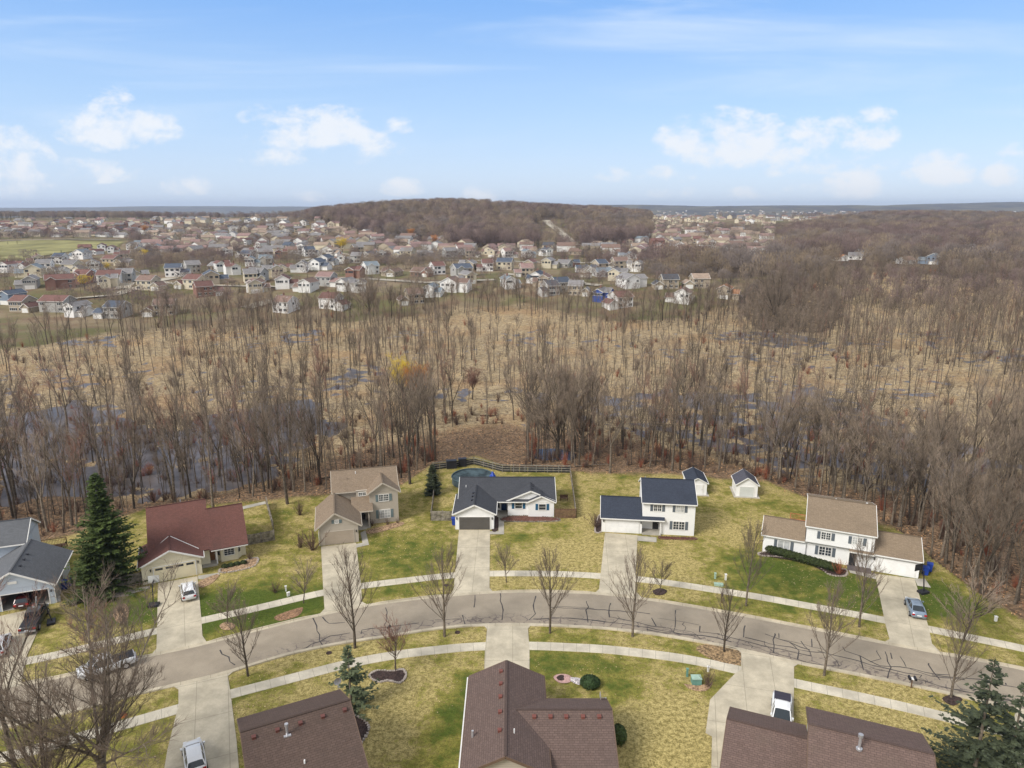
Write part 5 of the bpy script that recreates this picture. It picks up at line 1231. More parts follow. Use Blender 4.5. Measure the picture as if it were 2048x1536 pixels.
# crop offset, then rows of: x, y of the base, width (crop pixels), wall, roof, shape (s = slope towards us, g = gable towards us)
FA = """10 615 70 w r g;130 590 150 w r s;290 552 120 c n g;430 545 130 w d s;590 508 140 w l g;220 652 190 c l g;430 632 95 w g g;345 604 80 w g s;560 612 160 c g s;770 602 140 w g g;205 748 150 g g g;480 742 200 b r s;630 702 75 b r s;860 706 170 w r s;735 690 60 w l g;980 692 60 g g s;1110 662 130 c g g;1170 752 200 c n s;860 735 110 c g g;950 562 130 c g g;850 534 110 t r s;960 494 110 t r s;670 462 90 t r s;722 472 75 w r g;820 444 90 w r g;890 462 70 w n g;1040 434 90 w g g;1110 404 130 w l s;1130 474 110 c d g;1260 454 110 w l g;1320 388 70 w n g;1390 446 90 w n g;1520 414 110 t p s;1400 644 180 w d s;1470 744 210 c r s;1710 704 180 t d g;1530 616 95 g g s;1680 594 90 t g s;1770 606 105 w r g;1845 632 80 w r g;1910 492 110 w d s;2010 484 80 w r g;1990 566 110 w l g;1840 394 60 w n g;1910 400 70 w r g;2020 424 60 w p g;1790 482 90 w t g;1660 800 200 b r s;2000 776 100 w n g;2000 684 120 g g s;410 925 210 g r s;570 968 110 w g g;850 975 220 g d s;60 868 150 s d g;1250 956 240 t n s;160 925 180 t r s;1200 330 90 t t s;1420 300 90 w n g;1040 300 120 t n s"""
FB = """125 560 100 g l s;190 455 100 w t g;300 442 100 g d s;390 442 70 w g g;500 482 130 w d s;430 470 70 w g g;640 484 90 w t g;250 502 95 b r g;130 500 110 g g s;810 536 120 g g s;700 542 90 w n g;930 522 110 w d g;860 464 80 t g s;945 412 70 w l g;1060 506 110 w n g;1200 494 150 c g s;1380 488 120 g g s;1590 492 100 g g s;1640 446 90 w r s;1755 492 110 t n s;1855 472 65 c n g;1915 492 90 c n g;40 692 150 c g s;190 652 150 c g g;275 606 120 c r g;385 612 130 w g g;290 742 170 w r g;530 594 150 w d g;595 556 130 w d g;400 772 160 w n g;80 775 165 c n g;240 932 90 w n s;330 914 120 w g g;640 905 225 w r s;610 722 190 g p s;805 662 75 b r g;870 612 70 b n g;970 625 95 w l s;1080 644 130 t n g;1335 644 160 b n s;1470 628 150 w r s;1700 604 120 t g g;1850 602 130 w r s;2000 592 120 c d s;1690 646 140 g d s;1725 704 130 c g g;740 764 130 w g g;850 775 115 w g g;1280 868 200 t n s;1430 812 130 w l g;1600 770 220 w n g;540 255 100 g g s;400 245 90 w k g;240 250 110 w g g;130 240 130 b g s;400 300 100 t g s;560 310 110 t n g;720 300 90 t t s"""
FC = """90 494 110 w p s;245 496 95 w l g;380 482 85 w k g;372 444 90 t k s;455 434 90 t n s;590 474 110 t n s;200 594 115 t r g;190 645 150 t p s;385 580 120 c g g;490 574 90 g g s;570 566 125 b d g;672 616 130 w d g;795 606 130 t d s;825 646 130 g l s;920 680 145 c g g;1080 738 205 w g g;1050 606 115 w g g;925 584 180 t n s;1010 506 140 w l g;900 474 55 w n g;1310 744 195 t k s;1550 738 200 t t s;1790 826 165 t o g;950 896 225 w r s;790 848 115 u g g;620 798 170 t g s;255 702 115 w d g;315 728 130 t n g;400 796 160 g k s;500 768 90 g d s;1390 856 190 w n g;1140 384 85 w l g;1250 404 105 b r s;1385 396 115 c g s;1530 386 95 t r s;1690 416 125 w t g;1825 404 95 t t g;890 414 65 g d g;1000 404 85 t r g;1460 474 110 t n s;1590 504 100 w n g;1800 474 110 g g s;2020 484 100 w t g;110 744 130 w w g"""
FD = """20 464 70 w t g;75 462 65 w t g;690 494 90 w o g;785 484 95 w g s;860 456 55 t g s;1330 518 140 s l g;1660 436 95 w g s;1700 246 85 w t g;1200 520 60 w n s;560 356 90 w g s;1440 440 100 s k s;640 200 80 w g s;900 220 80 w d g;830 300 90 t g s;420 250 90 w t s;300 300 90 t n s;1080 330 80 w g g;1500 200 90 t n s;1780 330 80 w g s;240 370 90 c g s;1900 400 90 t g s"""
farl = []
for txt, ox, oy, k in ((FA, 0, 390, .2539), (FB, 500, 390, .2539), (FC, 1000, 390, .2539), (FD, 1500, 390, .2676)):
    for row in txt.split(';'):
        a = row.split(); 
        px, py, w = float(a[0]) * k + ox, float(a[1]) * k + oy, float(a[2]) * k
        rf = a[4] if a[4] in RC else 'l'
        x, y, z = hit(px, py); zc = y * math.cos(PIT) + (CAMH - z) * math.sin(PIT)
        farl.append([px, py, x, y, z, min(19, max(8.5, w * zc / F)), a[3], rf, a[5]])
rf_ = random.Random(21)
def far_house(x, y, z, W_, wk, rk, shape, yaw, label, group, detail):
    r = thing('far_house' if detail < 1 else 'suburban_house', label, 'house', (x, y, z), yaw, group); rr = rf_
    two = W_ * (.5 if shape == 's' else .6)
    wm_, rm_ = FWM[wk], FRM[rk]; H = House(r, wm_, rm_, 'trim', .18); tr = detail >= 1
    st = 5.4 if rr.random() < .7 or y < 420 else 3.0; d = 8.5 + rr.random() * 1.5
    if shape == 's':
        w = W_; g = rr.random() < .75 and W_ > 10.5; wm2 = w * (.64 if g else 1.0); sd_ = rr.choice((-1, 1))
        x0 = -w / 2 if sd_ > 0 else w / 2 - wm2; x1 = x0 + wm2
        H.vol(x0, x1, 0, d, st, -1.2); H.gable('x', x0, x1, 0, st, d / 2, st + 2.3, d, st, oh=.4, og=.3, trim=tr)
        if g:
            a0, a1 = (x1 - .02, w / 2) if sd_ > 0 else (-w / 2, x0 + .02); H.vol(a0, a1, -1.2, 6.4, 2.7, -1.2)
            if rr.random() < .5: H.gable('y', -1.2, 6.4, a0, 2.7, (a0 + a1) / 2, 4.4, a1, 2.7, oh=.35, og=.3, trim=tr)
            else: H.gable('x', a0, a1, -1.2, 2.7, 2.6, 4.4, 6.4, 2.7, oh=.35, og=.3, trim=tr)
            if detail: 
                q = MB(); q.box(a0 + .5, a1 - .5, -1.26, -1.2, 0, 2.1); q.build('garage_door', M['trim'], r)
        elif rr.random() < .4: H.vol(x0 + 1, x0 + 5, -1.1, .5, st - .05, -1.2); H.gable('y', -1.1, 3.5, x0 + 1, st - .06, x0 + 3, st + 1.35, x0 + 5, st - .06, oh=.3, og=.3, ends='0', trim=tr)
    else:
        w = W_ * .62; dd = 11; x0, x1 = -W_ / 2, -W_ / 2 + w
        if rr.random() < .5: x0, x1 = -x1, -x0
        H.vol(x0, x1, 0, dd, st, -1.2); H.gable('y', 0, dd, x0, st, (x0 + x1) / 2, st + w * .27, x1, st, oh=.4, og=.35, trim=tr)
        b0, b1 = (x1 - .02, W_ / 2) if x0 < -W_ / 2 + .5 else (-W_ / 2, x0 + .02); s2 = st if rr.random() < .4 else 2.9
        H.vol(b0, b1, 1.5, 9.3, s2 - .05, -1.2); H.gable('x', b0, b1, 1.5, s2 - .05, 5.4, s2 + 1.75, 9.3, s2 - .05, oh=.4, og=.3, ends='0' if b0 < x0 else '1', trim=tr)
        if detail and rr.random() < .6:
            q = MB(); q.box((x0 + x1) / 2 - 2.3, (x0 + x1) / 2 + 2.3, -.06, 0, 0, 2.1); q.build('garage_door', M['trim'], r)
    if not tr: H.w.build('wall', wm_, r); H.rf.build('roof', rm_, r)
    else: H.done()
    n = 3 if detail else 2
    fy = 0
    for lv in range(2 if st > 4 else 1):
        for i in range(n):
            a = x0 + (x1 - x0) * (i + .5) / n + rr.uniform(-.3, .3); zz = (1.5 if lv == 0 else 4.1)
            if shape == 'g' and lv == 0 and detail: continue
            if rr.random() < .15: continue
            ww = rr.choice((1.2, 1.7)); q = MB(); q.box(a - ww / 2, a + ww / 2, -.05, -.002, zz - .6, zz + .6); wn_ = q.build('window', M['glass'], r)
            if detail > 1:
                f = MB(); f.box(a - ww / 2 - .12, a + ww / 2 + .12, -.08, -.05, zz + .6, zz + .72); f.box(a - ww / 2 - .12, a + ww / 2 + .12, -.08, -.05, zz - .72, zz - .6); f.box(a - .05, a + .05, -.08, -.05, zz - .6, zz + .6); f.build('window_frame', M['trim'], wn_)
    if detail:
        for sx, f in ((x0, -1), (x1, 1)):
            q = MB(); yy_ = d * .5 if shape == 's' else 3.0; q.box(min(sx, sx + f * .05), max(sx, sx + f * .05), yy_ - .6, yy_ + .6, 3.6 if st > 4 else 1, 4.7 if st > 4 else 2.1); q.build('window', M['glass'], r)
    if rr.random() < .35 and detail:
        q = MB(); q.box(x0 + 2, x0 + 2.7, d / 2 + .6, d / 2 + 1.3, st + .5, st + 3.0); q.build('chimney', FWM['b'], r)
    return r
def dist(q): return math.hypot(q[2], q[3])
bands = [(0, 382, 'just behind the marsh'), (382, 450, 'in the second far row'), (450, 620, 'amid the far subdivision'), (620, 5000, 'near the far subdivision back')]
ords = ['leftmost', 'second', 'third', 'fourth', 'fifth', 'sixth', 'seventh', 'eighth', 'ninth', 'tenth', 'eleventh', 'twelfth', 'thirteenth', 'fourteenth', 'fifteenth', 'sixteenth']
grp = {}
for q in farl:
    b = next(i for i, (a, c, _) in enumerate(bands) if a <= q[3] < c); q.append(b); grp.setdefault((b, q[6], q[7], q[8]), []).append(q)
for k, L in grp.items():
    L.sort(key=lambda q: q[0])
    for i, q in enumerate(L):
        shp = 'gable-fronted' if q[8] == 'g' else 'broad'
        base = f"{shp} {WC[q[6]][0]} house with {RC[q[7]][0].replace(' ', '-')} roof {bands[q[9]][2]}"
        q.append(base if len(L) == 1 else base + f", {ords[i]}" + (' one' if i == 0 else ' from left'))
HP = []
for q in sorted(farl, key=lambda q: q[3]):
    px, py, x, y, z, w, wk, rk, shape, b, lab = q
    yaw = math.atan2(-x, y) * .35 + rf_.choice((-.42, -.3, -.2, .2, .32, .45, .1)) 
    det = 2 if y < 400 else (1 if y < 620 else 0)
    far_house(x, y, z, w, wk, rk, shape, yaw, lab, 'houses of the far subdivision', det); HP.append((x, y))
    # pale drive and street slabs next to the house
def free(x, y, d): return all((a - x) ** 2 + (b - y) ** 2 > d * d for a, b in HP)
# hillside houses on the left skyline and rows on the right, too small to tell apart
CLU = {}
def farcluster(n, box, cols, roofs, lab, group, wr, dmin, yawr=.5, shape=None, key=None):
    c = 0; t = 0
    while c < n and t < n * 40:
        t += 1; px = rf_.uniform(box[0], box[2]); py = rf_.uniform(box[1], box[3])
        if key and not key(px, py): continue
        x, y, z = hit(px, py)
        if not free(x, y, dmin): continue
        wk_, rk_ = rf_.choice(cols), rf_.choice(roofs); o = far_house(x, y, z, rf_.uniform(*wr), wk_, rk_, shape or rf_.choice('sg'), rf_.uniform(-yawr, yawr), lab, group, 0); HP.append((x, y)); c += 1; CLU.setdefault((f'tiny {WC[wk_][0]} house with {RC[rk_][0].replace(" ", "-")} roof {lab}'), []).append((px, o))
farcluster(44, (0, 446, 330, 470), 'btbtcw', 'nprgtk', 'on the far left ridge', 'houses on the far left ridge', (13, 19), 19)
farcluster(32, (300, 434, 700, 462), 'btwgcw', 'ngkgtp', 'on the skyline hill left of centre', 'houses on the skyline hill', (13, 18), 21)
farcluster(40, (1320, 430, 1640, 460), 'cwtg', 'tgpn', 'in the distant right-hand estate', 'houses of the distant right estate', (12, 17), 22)
farcluster(12, (1640, 426, 1800, 446), 'wct', 'gtn', 'among the upper right bare trees', 'houses in the upper right trees', (13, 18), 30)
for k_, L_ in CLU.items():
    L_.sort(key=lambda q: q[0])
    for i, (_, o) in enumerate(L_): o['label'] = k_ if len(L_) == 1 else k_ + ', ' + ords[i] + (' one' if i == 0 else ' from left')
# terrace-like rows with parallel roofs
for r_, (x0, y0, x1, y1, n) in enumerate([(1298, 452, 1400, 466, 10), (1300, 444, 1420, 456, 10), (1310, 437, 1400, 446, 8)]):
    for i in range(n):
        px = x0 + (x1 - x0) * i / (n - 1); py = y0 + (y1 - y0) * i / (n - 1); x, y, z = hit(px, py)
        if not free(x, y, 9): continue
        far_house(x, y, z, 11, 'c', 't', 'g', -.5, f'tan-roofed house, {ords[i]} from the left in the {("front", "middle", "rear")[r_]} of three tight diagonal rows', 'houses of the tight diagonal rows', 0); HP.append((x, y))
FORT = lambda x, y: float(forestw(np.array([x]), np.array([y]))[0]) > .3
def tiny_mass():
    mats_ = [FWM['w'], FWM['c'], FWM['t'], FRM['t'], FRM['n'], FRM['g'], FRM['p']]; q = MB(); c = 0
    while c < 460:
        if c >= 230: px, py = rf_.uniform(0, 1540), rf_.uniform(462, 512)
        elif rf_.random() < .62: px, py = rf_.uniform(1290, 1760), rf_.uniform(421, 440)
        elif rf_.random() < .6: px, py = rf_.uniform(0, 640), rf_.uniform(440, 462)
        else: px, py = rf_.uniform(1500, 2048), rf_.uniform(424, 450)
        x, y, z = hit(px, py)
        if (y < 900 if c < 230 else (y < 560 or (px < 300 and 476 < py) or (1060 < px < 1185 and py < 500) or FORT(x, y))) or not free(x, y, 17): continue
        HP.append((x, y)); c += 1; w = rf_.uniform(6, 9); d = rf_.uniform(4, 5.5); h = rf_.choice((3.2, 5.4, 5.6)); r = h + rf_.uniform(2, 2.8); wi = rf_.choice((0, 0, 1, 1, 2)); ri = rf_.choice((3, 4, 5, 6)); a = rf_.uniform(-.5, .5) + (math.pi / 2 if rf_.random() < .5 else 0); ca, sa = math.cos(a), math.sin(a)
        T = lambda u, v, k: (x + u * ca - v * sa, y + u * sa + v * ca, z + k)
        cs = [(-w, -d), (w, -d), (w, d), (-w, d)]
        for i in range(4): j = (i + 1) % 4; q.face([T(*cs[i], -2), T(*cs[j], -2), T(*cs[j], h), T(*cs[i], h)], None, wi)
        for sx in (-1, 1): q.face([T(sx * w, -d, h), T(sx * w, d, h), T(sx * w, 0, r)], None, wi)
        for sy in (-1, 1): q.face([T(-w - .4, sy * (d + .4), h - .2), T(w + .4, sy * (d + .4), h - .2), T(w + .4, 0, r + .1), T(-w - .4, 0, r + .1)], None, ri)
    tag(q.build('distant_houses', mats_), 'hundreds of tiny pale houses of the farthest estates below the horizon', 'houses', kind='stuff')
tiny_mass()
# roads and the pale hill road of the far side
def road_px(name, pts, w, m, lift=.25):
    P = [hit(*p) for p in pts]; Q = []
    for i in range(len(P) - 1):
        for k in range(12): t = k / 12; Q.append((P[i][0] * (1 - t) + P[i + 1][0] * t, P[i][1] * (1 - t) + P[i + 1][1] * t))
    Q.append(P[-1][:2]); Q = np.array(Q); a, b_ = offset(Q, -w / 2), offset(Q, w / 2); z = terrain(Q[:, 0], Q[:, 1]) + lift; mb = MB(); ribbon(mb, a, b_, z, z, arclen(Q)); o = mb.build(name, m); o['kind'] = 'structure'
farroad = mat('far_road_concrete', (.40, .36, .29), .9, .12, .1)
road_px('far_road', [(1150, 492), (1135, 478), (1118, 462), (1098, 448), (1092, 441)], 11, farroad, .6)
road_px('far_road', [(0, 482), (60, 481), (140, 479), (240, 480)], 9, farroad, .5)
road_px('far_street', [(1010, 548), (1090, 556), (1150, 566), (1200, 572)], 8, farroad)
road_px('far_street', [(20, 608), (100, 602), (160, 596), (230, 590), (300, 570)], 8, farroad)
road_px('far_street', [(60, 556), (160, 553), (330, 566), (420, 571), (560, 574)], 7, farroad)
road_px('far_street', [(560, 565), (700, 556), (850, 566), (990, 560)], 8, farroad)
road_px('far_street', [(200, 520), (320, 512), (420, 505), (620, 500), (760, 520)], 7, farroad)
road_px('far_street', [(860, 520), (1000, 522), (1140, 527), (1330, 520)], 7, farroad)
for i, (px, py) in enumerate([(1150, 563), (1120, 570), (690, 563), (900, 565), (520, 610), (125, 605), (250, 573), (1090, 560), (1170, 553), (610, 520), (1370, 600), (330, 560)]):
    x, y, z = hit(px, py); a = rf_.uniform(-.6, .6); c, s = math.cos(a), math.sin(a); mb = MB()
    P = [(x + u * c - v * s, y + u * s + v * c) for u, v in ((-4, -9), (4, -9), (4, 9), (-4, 9))]; mb.face([(p[0], p[1], tz(*p) + .45) for p in P]); mb.build('far_driveway', farroad)['kind'] = 'structure'
# meadow at the left
gm = mat('meadow_grass', (.20, .185, .075), .95, .2, .03, .1, c2=(.27, .25, .11))
def patch(name, pp, m, lift=.4, n=14):
    P = np.array([hit(*p)[:2] for p in pp]); x0, y0 = P.min(0); x1, y1 = P.max(0); mb = MB(); xs = np.linspace(x0, x1, n * 3); ys = np.linspace(y0, y1, n * 3)
    for i in range(len(xs) - 1):
        for j in range(len(ys) - 1):
            if inpoly(np.array([(xs[i] + xs[i + 1]) / 2]), np.array([(ys[j] + ys[j + 1]) / 2]), P)[0]:
                q = [(xs[i], ys[j]), (xs[i + 1], ys[j]), (xs[i + 1], ys[j + 1]), (xs[i], ys[j + 1])]; z = terrain(np.array([a[0] for a in q]), np.array([a[1] for a in q])) + lift; mb.face([(a[0], a[1], zz) for a, zz in zip(q, z)])
    o = mb.build(name, m, smooth=True, merge=True); o['kind'] = 'structure'
patch('meadow', [(-30, 522), (-30, 486), (80, 480), (250, 484), (235, 494), (120, 506), (60, 520)], gm)
patch('meadow', [(640, 455), (700, 452), (720, 470), (700, 478), (660, 470)], mat('bare_slope', (.30, .24, .15), .95, .2, .05))
# ---- far trees
for v in range(3): get_tree('far', v, ('twig_far', 'twig_far_tan', 'twig_far_grey')[v])
FG = []
nfi = 0
for (px, py, h) in [(1240, 480, 17), (890, 495, 16), (790, 497, 15), (1300, 476, 16), (960, 450, 17), (1180, 448, 17), (1040, 470, 16), (560, 500, 12), (930, 478, 15), (1260, 462, 18), (1150, 445, 17), (1500, 480, 16)]:
    x, y, z = hit(px, py); o = put_tree('bare_tree', 'distant purplish-brown bare tree at the front of the far woods', x, y, h, 'far', nfi % 3, ('twig_far', 'twig_far_tan', 'twig_far_grey')[nfi % 3], 'distant bare trees at the edge of the far woods', z=z - .3); nfi += 1
    FG.append([c for c in o.children])
FG = FG[:3]; Pt = []
DT = sorted([o for o in COL.objects if o.get('group', '').startswith('distant bare')], key=lambda o: o.location.x / o.location.y)
for i, o in enumerate(DT): o['label'] = 'distant rounded bare tree at the front of the far woods, ' + ords[i] + (' one' if i == 0 else ' from left')
rg = np.random.RandomState(77)
def fscatter(n, xr, yr, test, hr):
    x = rg.uniform(*xr, n); y = rg.uniform(*yr, n); k = np.abs(x) < .78 * y + 20; x, y = x[k], y[k]
    w = test(x, y); k = rg.uniform(0, 1, len(x)) < w; x, y = x[k], y[k]; k = np.ones(len(x), bool)
    for q in farl: xr_ = q[2] * y / q[3]; k &= ~((np.abs(x - xr_) < q[5] * .55) & (y < q[3] + 12) & (y > q[3] - (55 if q[0] > 1290 else 14)))
    x, y = x[k], y[k]; z = terrain(x, y, False)
    for a, b2, c in zip(x, y, z):
        Pt.append((a, b2, c - .4, rg.uniform(0, 6.28), rg.uniform(*hr) / 16, int(np.clip((float(vnoise(np.array([a]), np.array([b2]), 55, 70)[0]) - .2) * 4 + rg.uniform(-.9, .9), 0, 2.99))))
def pxof(x, y):
    z = terrain(x, y, False); dz = z - CAMH; zc = y * math.cos(PIT) - dz * math.sin(PIT); yc = y * math.sin(PIT) + dz * math.cos(PIT); return CX + F * x / zc, CY - F * yc / zc
fscatter(42000, (-500, 900), (400, 1700), lambda x, y: forestw(x, y) * np.where(y < 700, .8, 1) * np.where(fbm(x, y, 30, 50) > .38, 1, .18), (9, 20))
fscatter(14000, (-1200, 1300), (1300, 2300), lambda x, y: np.where(fbm(x, y, 220, 52) > .47, .9, .05) * (pxof(x, y)[1] < 440) * np.where((pxof(x, y)[0] > 1280) & (pxof(x, y)[0] < 1720) & (pxof(x, y)[1] > 424), .12, 1), (12, 17))
HPa = np.array(HP)
def nb(x, y):
    px, py = pxof(x, y); m = (y > 335) & (py < 640) & ~((px < 260) & (py > 480) & (py < 522))
    d = np.array([np.min((HPa[:, 0] - a) ** 2 + (HPa[:, 1] - b2) ** 2) for a, b2 in zip(x, y)]); return m * (d > 120) * .55 * np.where(fbm(x, y, 60, 54) > .5, 1.5, .55) * np.where(px > 1290, 1.6, 1) * np.where((px > 560) & (px < 1250) & (py < 500), .6, 1)
fscatter(15000, (-700, 620), (340, 1050), nb, (5, 12))
def brushband(x, y):
    px, py = pxof(x, y); a = ((px > 290) & (px < 460) & (py > 492) & (py < 540)) | ((px > 0) & (px < 260) & (py > 466) & (py < 480)) | ((px > 500) & (px < 1000) & (py > 478) & (py < 490)) | ((px > 740) & (px < 880) & (py > 515) & (py < 530)) | ((px > 1170) & (px < 1330) & (py > 500) & (py < 522)); return a * 1.0
fscatter(16000, (-450, 300), (500, 1000), brushband, (4, 8))
fscatter(5000, (-1500, 1500), (2300, 4200), lambda x, y: np.where(fbm(x, y, 400, 56) > .5, .8, .0), (13, 18))
instancer('distant_woods', 'bare brown woods covering the far hill and the right-hand distance', 'woods', Pt, FG)
# evergreens among the far houses
ea, eb, eH = conifer_meshes(40, 12, 3.0, 12, .9, fan=.45); ea.materials.append(M['bark']); eb.materials.append(mat('far_needles', (.028, .042, .026), .9, .3, 1, .2, randobj=.3))
EV = [(165, 615, 22), (245, 600, 20), (215, 580, 14), (225, 582, 14), (25, 590, 14), (42, 594, 16), (355, 580, 18), (400, 548, 18), (405, 566, 12), (124, 513, 14), (210, 513, 10), (187, 510, 14), (258, 560, 20), (240, 558, 18), (480, 585, 22), (700, 600, 26), (690, 602, 20),
      (780, 600, 22), (790, 590, 18), (670, 535, 20), (590, 520, 12), (1048, 606, 16), (1030, 590, 10), (990, 575, 22), (975, 572, 18), (1003, 574, 18), (1075, 510, 34), (1068, 505, 18), (1052, 500, 18), (1165, 515, 24), (1178, 514, 26), (1190, 512, 20), (1203, 516, 20), (1217, 516, 22), (1130, 512, 14),
      (1125, 492, 22), (1112, 490, 18), (1165, 490, 22), (1245, 600, 18), (1300, 485, 16), (1315, 480, 14), (1525, 462, 16), (1515, 465, 14), (1745, 462, 14), (1735, 462, 8), (1490, 500, 14), (1385, 470, 12), (1188, 440, 14), (1175, 436, 16), (1150, 445, 14), (1140, 440, 16), (1196, 478, 16), (910, 452, 12), (870, 460, 16), (860, 470, 16),
      (300, 485, 16), (318, 484, 16), (326, 482, 14), (362, 474, 12), (372, 474, 12), (384, 480, 14), (396, 482, 14), (420, 486, 12), (432, 484, 12), (446, 484, 12), (470, 472, 14), (490, 474, 12), (105, 470, 10), (188, 472, 12), (200, 473, 12), (206, 472, 11), (160, 472, 10), (560, 480, 12), (575, 482, 12), (590, 482, 12), (605, 482, 12), (625, 480, 12), (640, 482, 10), (655, 482, 10),
      (16, 490, 8), (35, 489, 8), (5, 440, 14), (14, 441, 14), (22, 441, 12), (110, 438, 12), (120, 438, 12), (130, 439, 12), (138, 438, 12), (148, 440, 10), (156, 440, 10), (165, 440, 10), (172, 440, 10), (190, 442, 10), (200, 442, 12), (210, 442, 10), (425, 438, 8), (470, 436, 8), (530, 460, 10), (1230, 478, 12), (1330, 482, 10), (1360, 488, 10), (940, 505, 14), (1990, 510, 8), (700, 470, 10)]
for i, (px, py, hp) in enumerate(EV):
    x, y, z = hit(px, py); zc = y * math.cos(PIT) + (CAMH - z) * math.sin(PIT); h = min(15, max(4, hp * zc / F * .95))
    where = 'on the far left skyline' if py < 445 and px < 300 else ('below the skyline hill houses' if py < 490 and px < 700 else ('in front of the wooded hill' if py < 495 else ('at the foot of the hill road' if 1040 < px < 1230 and py < 520 else ('among the nearest far houses' if py > 570 else 'among the middle far houses'))))
    t = thing('evergreen_tree', 'dark conical evergreen ' + where, 'tree', (x, y, z - .2), rf_.uniform(0, 6), 'far evergreens ' + where)
    s = h / eH; t.scale = (s * rf_.uniform(.9, 1.35), s * rf_.uniform(.9, 1.3), s); link_mesh('trunk', ea, None, t); link_mesh('crown', eb, None, t)
EG = {}
for o in COL.objects:
    if o.name.startswith('evergreen_tree'): EG.setdefault(o['group'], []).append(o)
for L_ in EG.values():
    L_.sort(key=lambda o: o.location.x / o.location.y)
    for i, o in enumerate(L_): o['label'] += ', ' + (ords + ['seventeenth', 'eighteenth', 'nineteenth', 'twentieth', 'twenty-first', 'twenty-second', 'twenty-third', 'twenty-fourth', 'twenty-fifth', 'twenty-sixth', 'twenty-seventh', 'twenty-eighth', 'twenty-ninth', 'thirtieth'])[i] + (' one' if i == 0 else ' from left')
# yellow willows far away
for (px, py, h, v, cm, lab) in [(685, 508, 15, 0, 'twig_yellow', 'yellow-green willow among the far houses left of centre'), (290, 520, 9, 1, 'twig_yellow', 'yellowish willow beside the red-brown brush, far left'), (215, 545, 7, 2, 'twig_yellow', 'low yellowish tree between cream far houses'), (290, 470, 14, 0, 'twig_orange', 'orange-brown tree below the left skyline houses'),
        (825, 480, 13, 1, 'twig_orange', 'orange tree at the left foot of the wooded hill'), (870, 494, 12, 2, 'twig_orange', 'orange-tinted tree next to a grey far house'), (170, 580, 9, 1, 'twig_yellow', 'mustard-coloured bare tree above the marsh-side street'), (1322, 510, 9, 2, 'twig_orange', 'orange tuft tree in the brown thicket right of centre'), (1760, 500, 12, 0, 'twig_yellow', 'dull yellow tree among the right-hand woods'), (340, 525, 8, 0, 'twig_red', 'red-brown bushy tree in the far brush')]:
    x, y, z = hit(px, py); put_tree('willow_tree', lab, x, y, h, 'willow', v, cm, z=z - .2, wide=1.2)
# power line
def powerline():
    pts = [hit(520, 487), hit(602, 488), hit(767, 480), hit(962, 480), hit(1133, 480), hit(1175, 486), hit(1255, 480)]
    tops = []
    for i, (x, y, z) in enumerate(pts):
        t = thing('utility_pole', f'thin grey utility pole carrying wires below the wooded hill, {ords[i]} from the left', 'utility pole', (x, y, z), 0, 'poles of the far power line'); h = 15
        q = MB(); q.cyl((0, 0, -.5), (0, 0, h), .22, .15, 6); q.build('pole', M['wood_grey'], t); c = MB(); c.box(-1.5, 1.5, -.1, .1, h - 1.2, h - 1.0); c.build('crossarm', M['wood_grey'], t); tops.append(Vector((x, y, z + h - .9)))
    mb = MB()
    for a, b2 in zip(tops, tops[1:]):
        for o_ in (-1.2, 1.2):
            prev = None
            for k in range(9):
                u = k / 8; p = a.lerp(b2, u) + Vector((0, o_, -6 * u * (1 - u)))
                if prev: mb.bar(prev, p, .09)
                prev = p
    tag(mb.build('power_cable', M['dark']), 'thin power cables strung between the far utility poles', 'cable')
powerline()
# water tower at the far right and white sheds
x, y, z = hit(2028, 432); t = thing('water_tower', 'tiny pale water tower on the skyline at the far right', 'water tower', (x, y, z))
q = MB(); q.cyl((0, 0, 0), (0, 0, 22), .9, .9, 8); q.build('column', M['white'], t); q = MB()
for i in range(6):
    a0, a1 = math.pi * i / 6, math.pi * (i + 1) / 6; q.cyl((0, 0, 25 - 4 * math.cos(a0)), (0, 0, 25 - 4 * math.cos(a1)), max(.05, 7 * math.sin(a0)), max(.05, 7 * math.sin(a1)), 14, cap=False)
q.build('tank', M['white'], t, True)
# ------------------------------------------------------------------ vehicles
def paint(name, c, metal=.0):
    m, t, b = newmat(name); b.inputs['Base Color'].default_value = (*c, 1); b.inputs['Roughness'].default_value = .3; b.inputs['Metallic'].default_value = metal
    b.inputs['Coat Weight'].default_value = .6; b.inputs['Coat Roughness'].default_value = .06; return m
M['car_glass'] = mat('car_glass', (.02, .028, .035), .05, .1, 1, .7); M['tyre'] = mat('tyre_rubber', (.02, .02, .02), .9, .1, 1); M['tail'] = mat('tail_lamp', (.35, .01, .01), .3, .1, 1); M['lamp'] = mat('head_lamp', (.7, .72, .75), .15, .1, 1)
M['plate'] = mat('number_plate', (.7, .72, .75), .5, .05, 1)
def loft(st, fn, n):
    mb = MB(); rings = [fn(*s) for s in st]
    for a, b2 in zip(rings, rings[1:]):
        for i in range(n): j = (i + 1) % n; mb.face([a[i], b2[i], b2[j], a[j]])
    mb.face(rings[0]); mb.face(rings[-1][::-1]); return mb
def body_ring(x, zb, zt, hw):
    r = .10; t = hw - .10
    return [(x, -hw + .06, zb), (x, -hw, zb + .14), (x, -hw - .015, (zb + zt) / 2), (x, -hw + .02, zt - r), (x, -t, zt), (x, -t * .5, zt + .02), (x, t * .5, zt + .02), (x, t, zt), (x, hw - .02, zt - r), (x, hw + .015, (zb + zt) / 2), (x, hw, zb + .14), (x, hw - .06, zb)]
def cab_ring(x, zb, zt, hb, ht):
    return [(x, -hb, zb), (x, -ht - (hb - ht) * .15, zb + (zt - zb) * .8), (x, -ht, zt - .03), (x, -ht * .6, zt + .02), (x, ht * .6, zt + .02), (x, ht, zt - .03), (x, ht + (hb - ht) * .15, zb + (zt - zb) * .8), (x, hb, zb)]
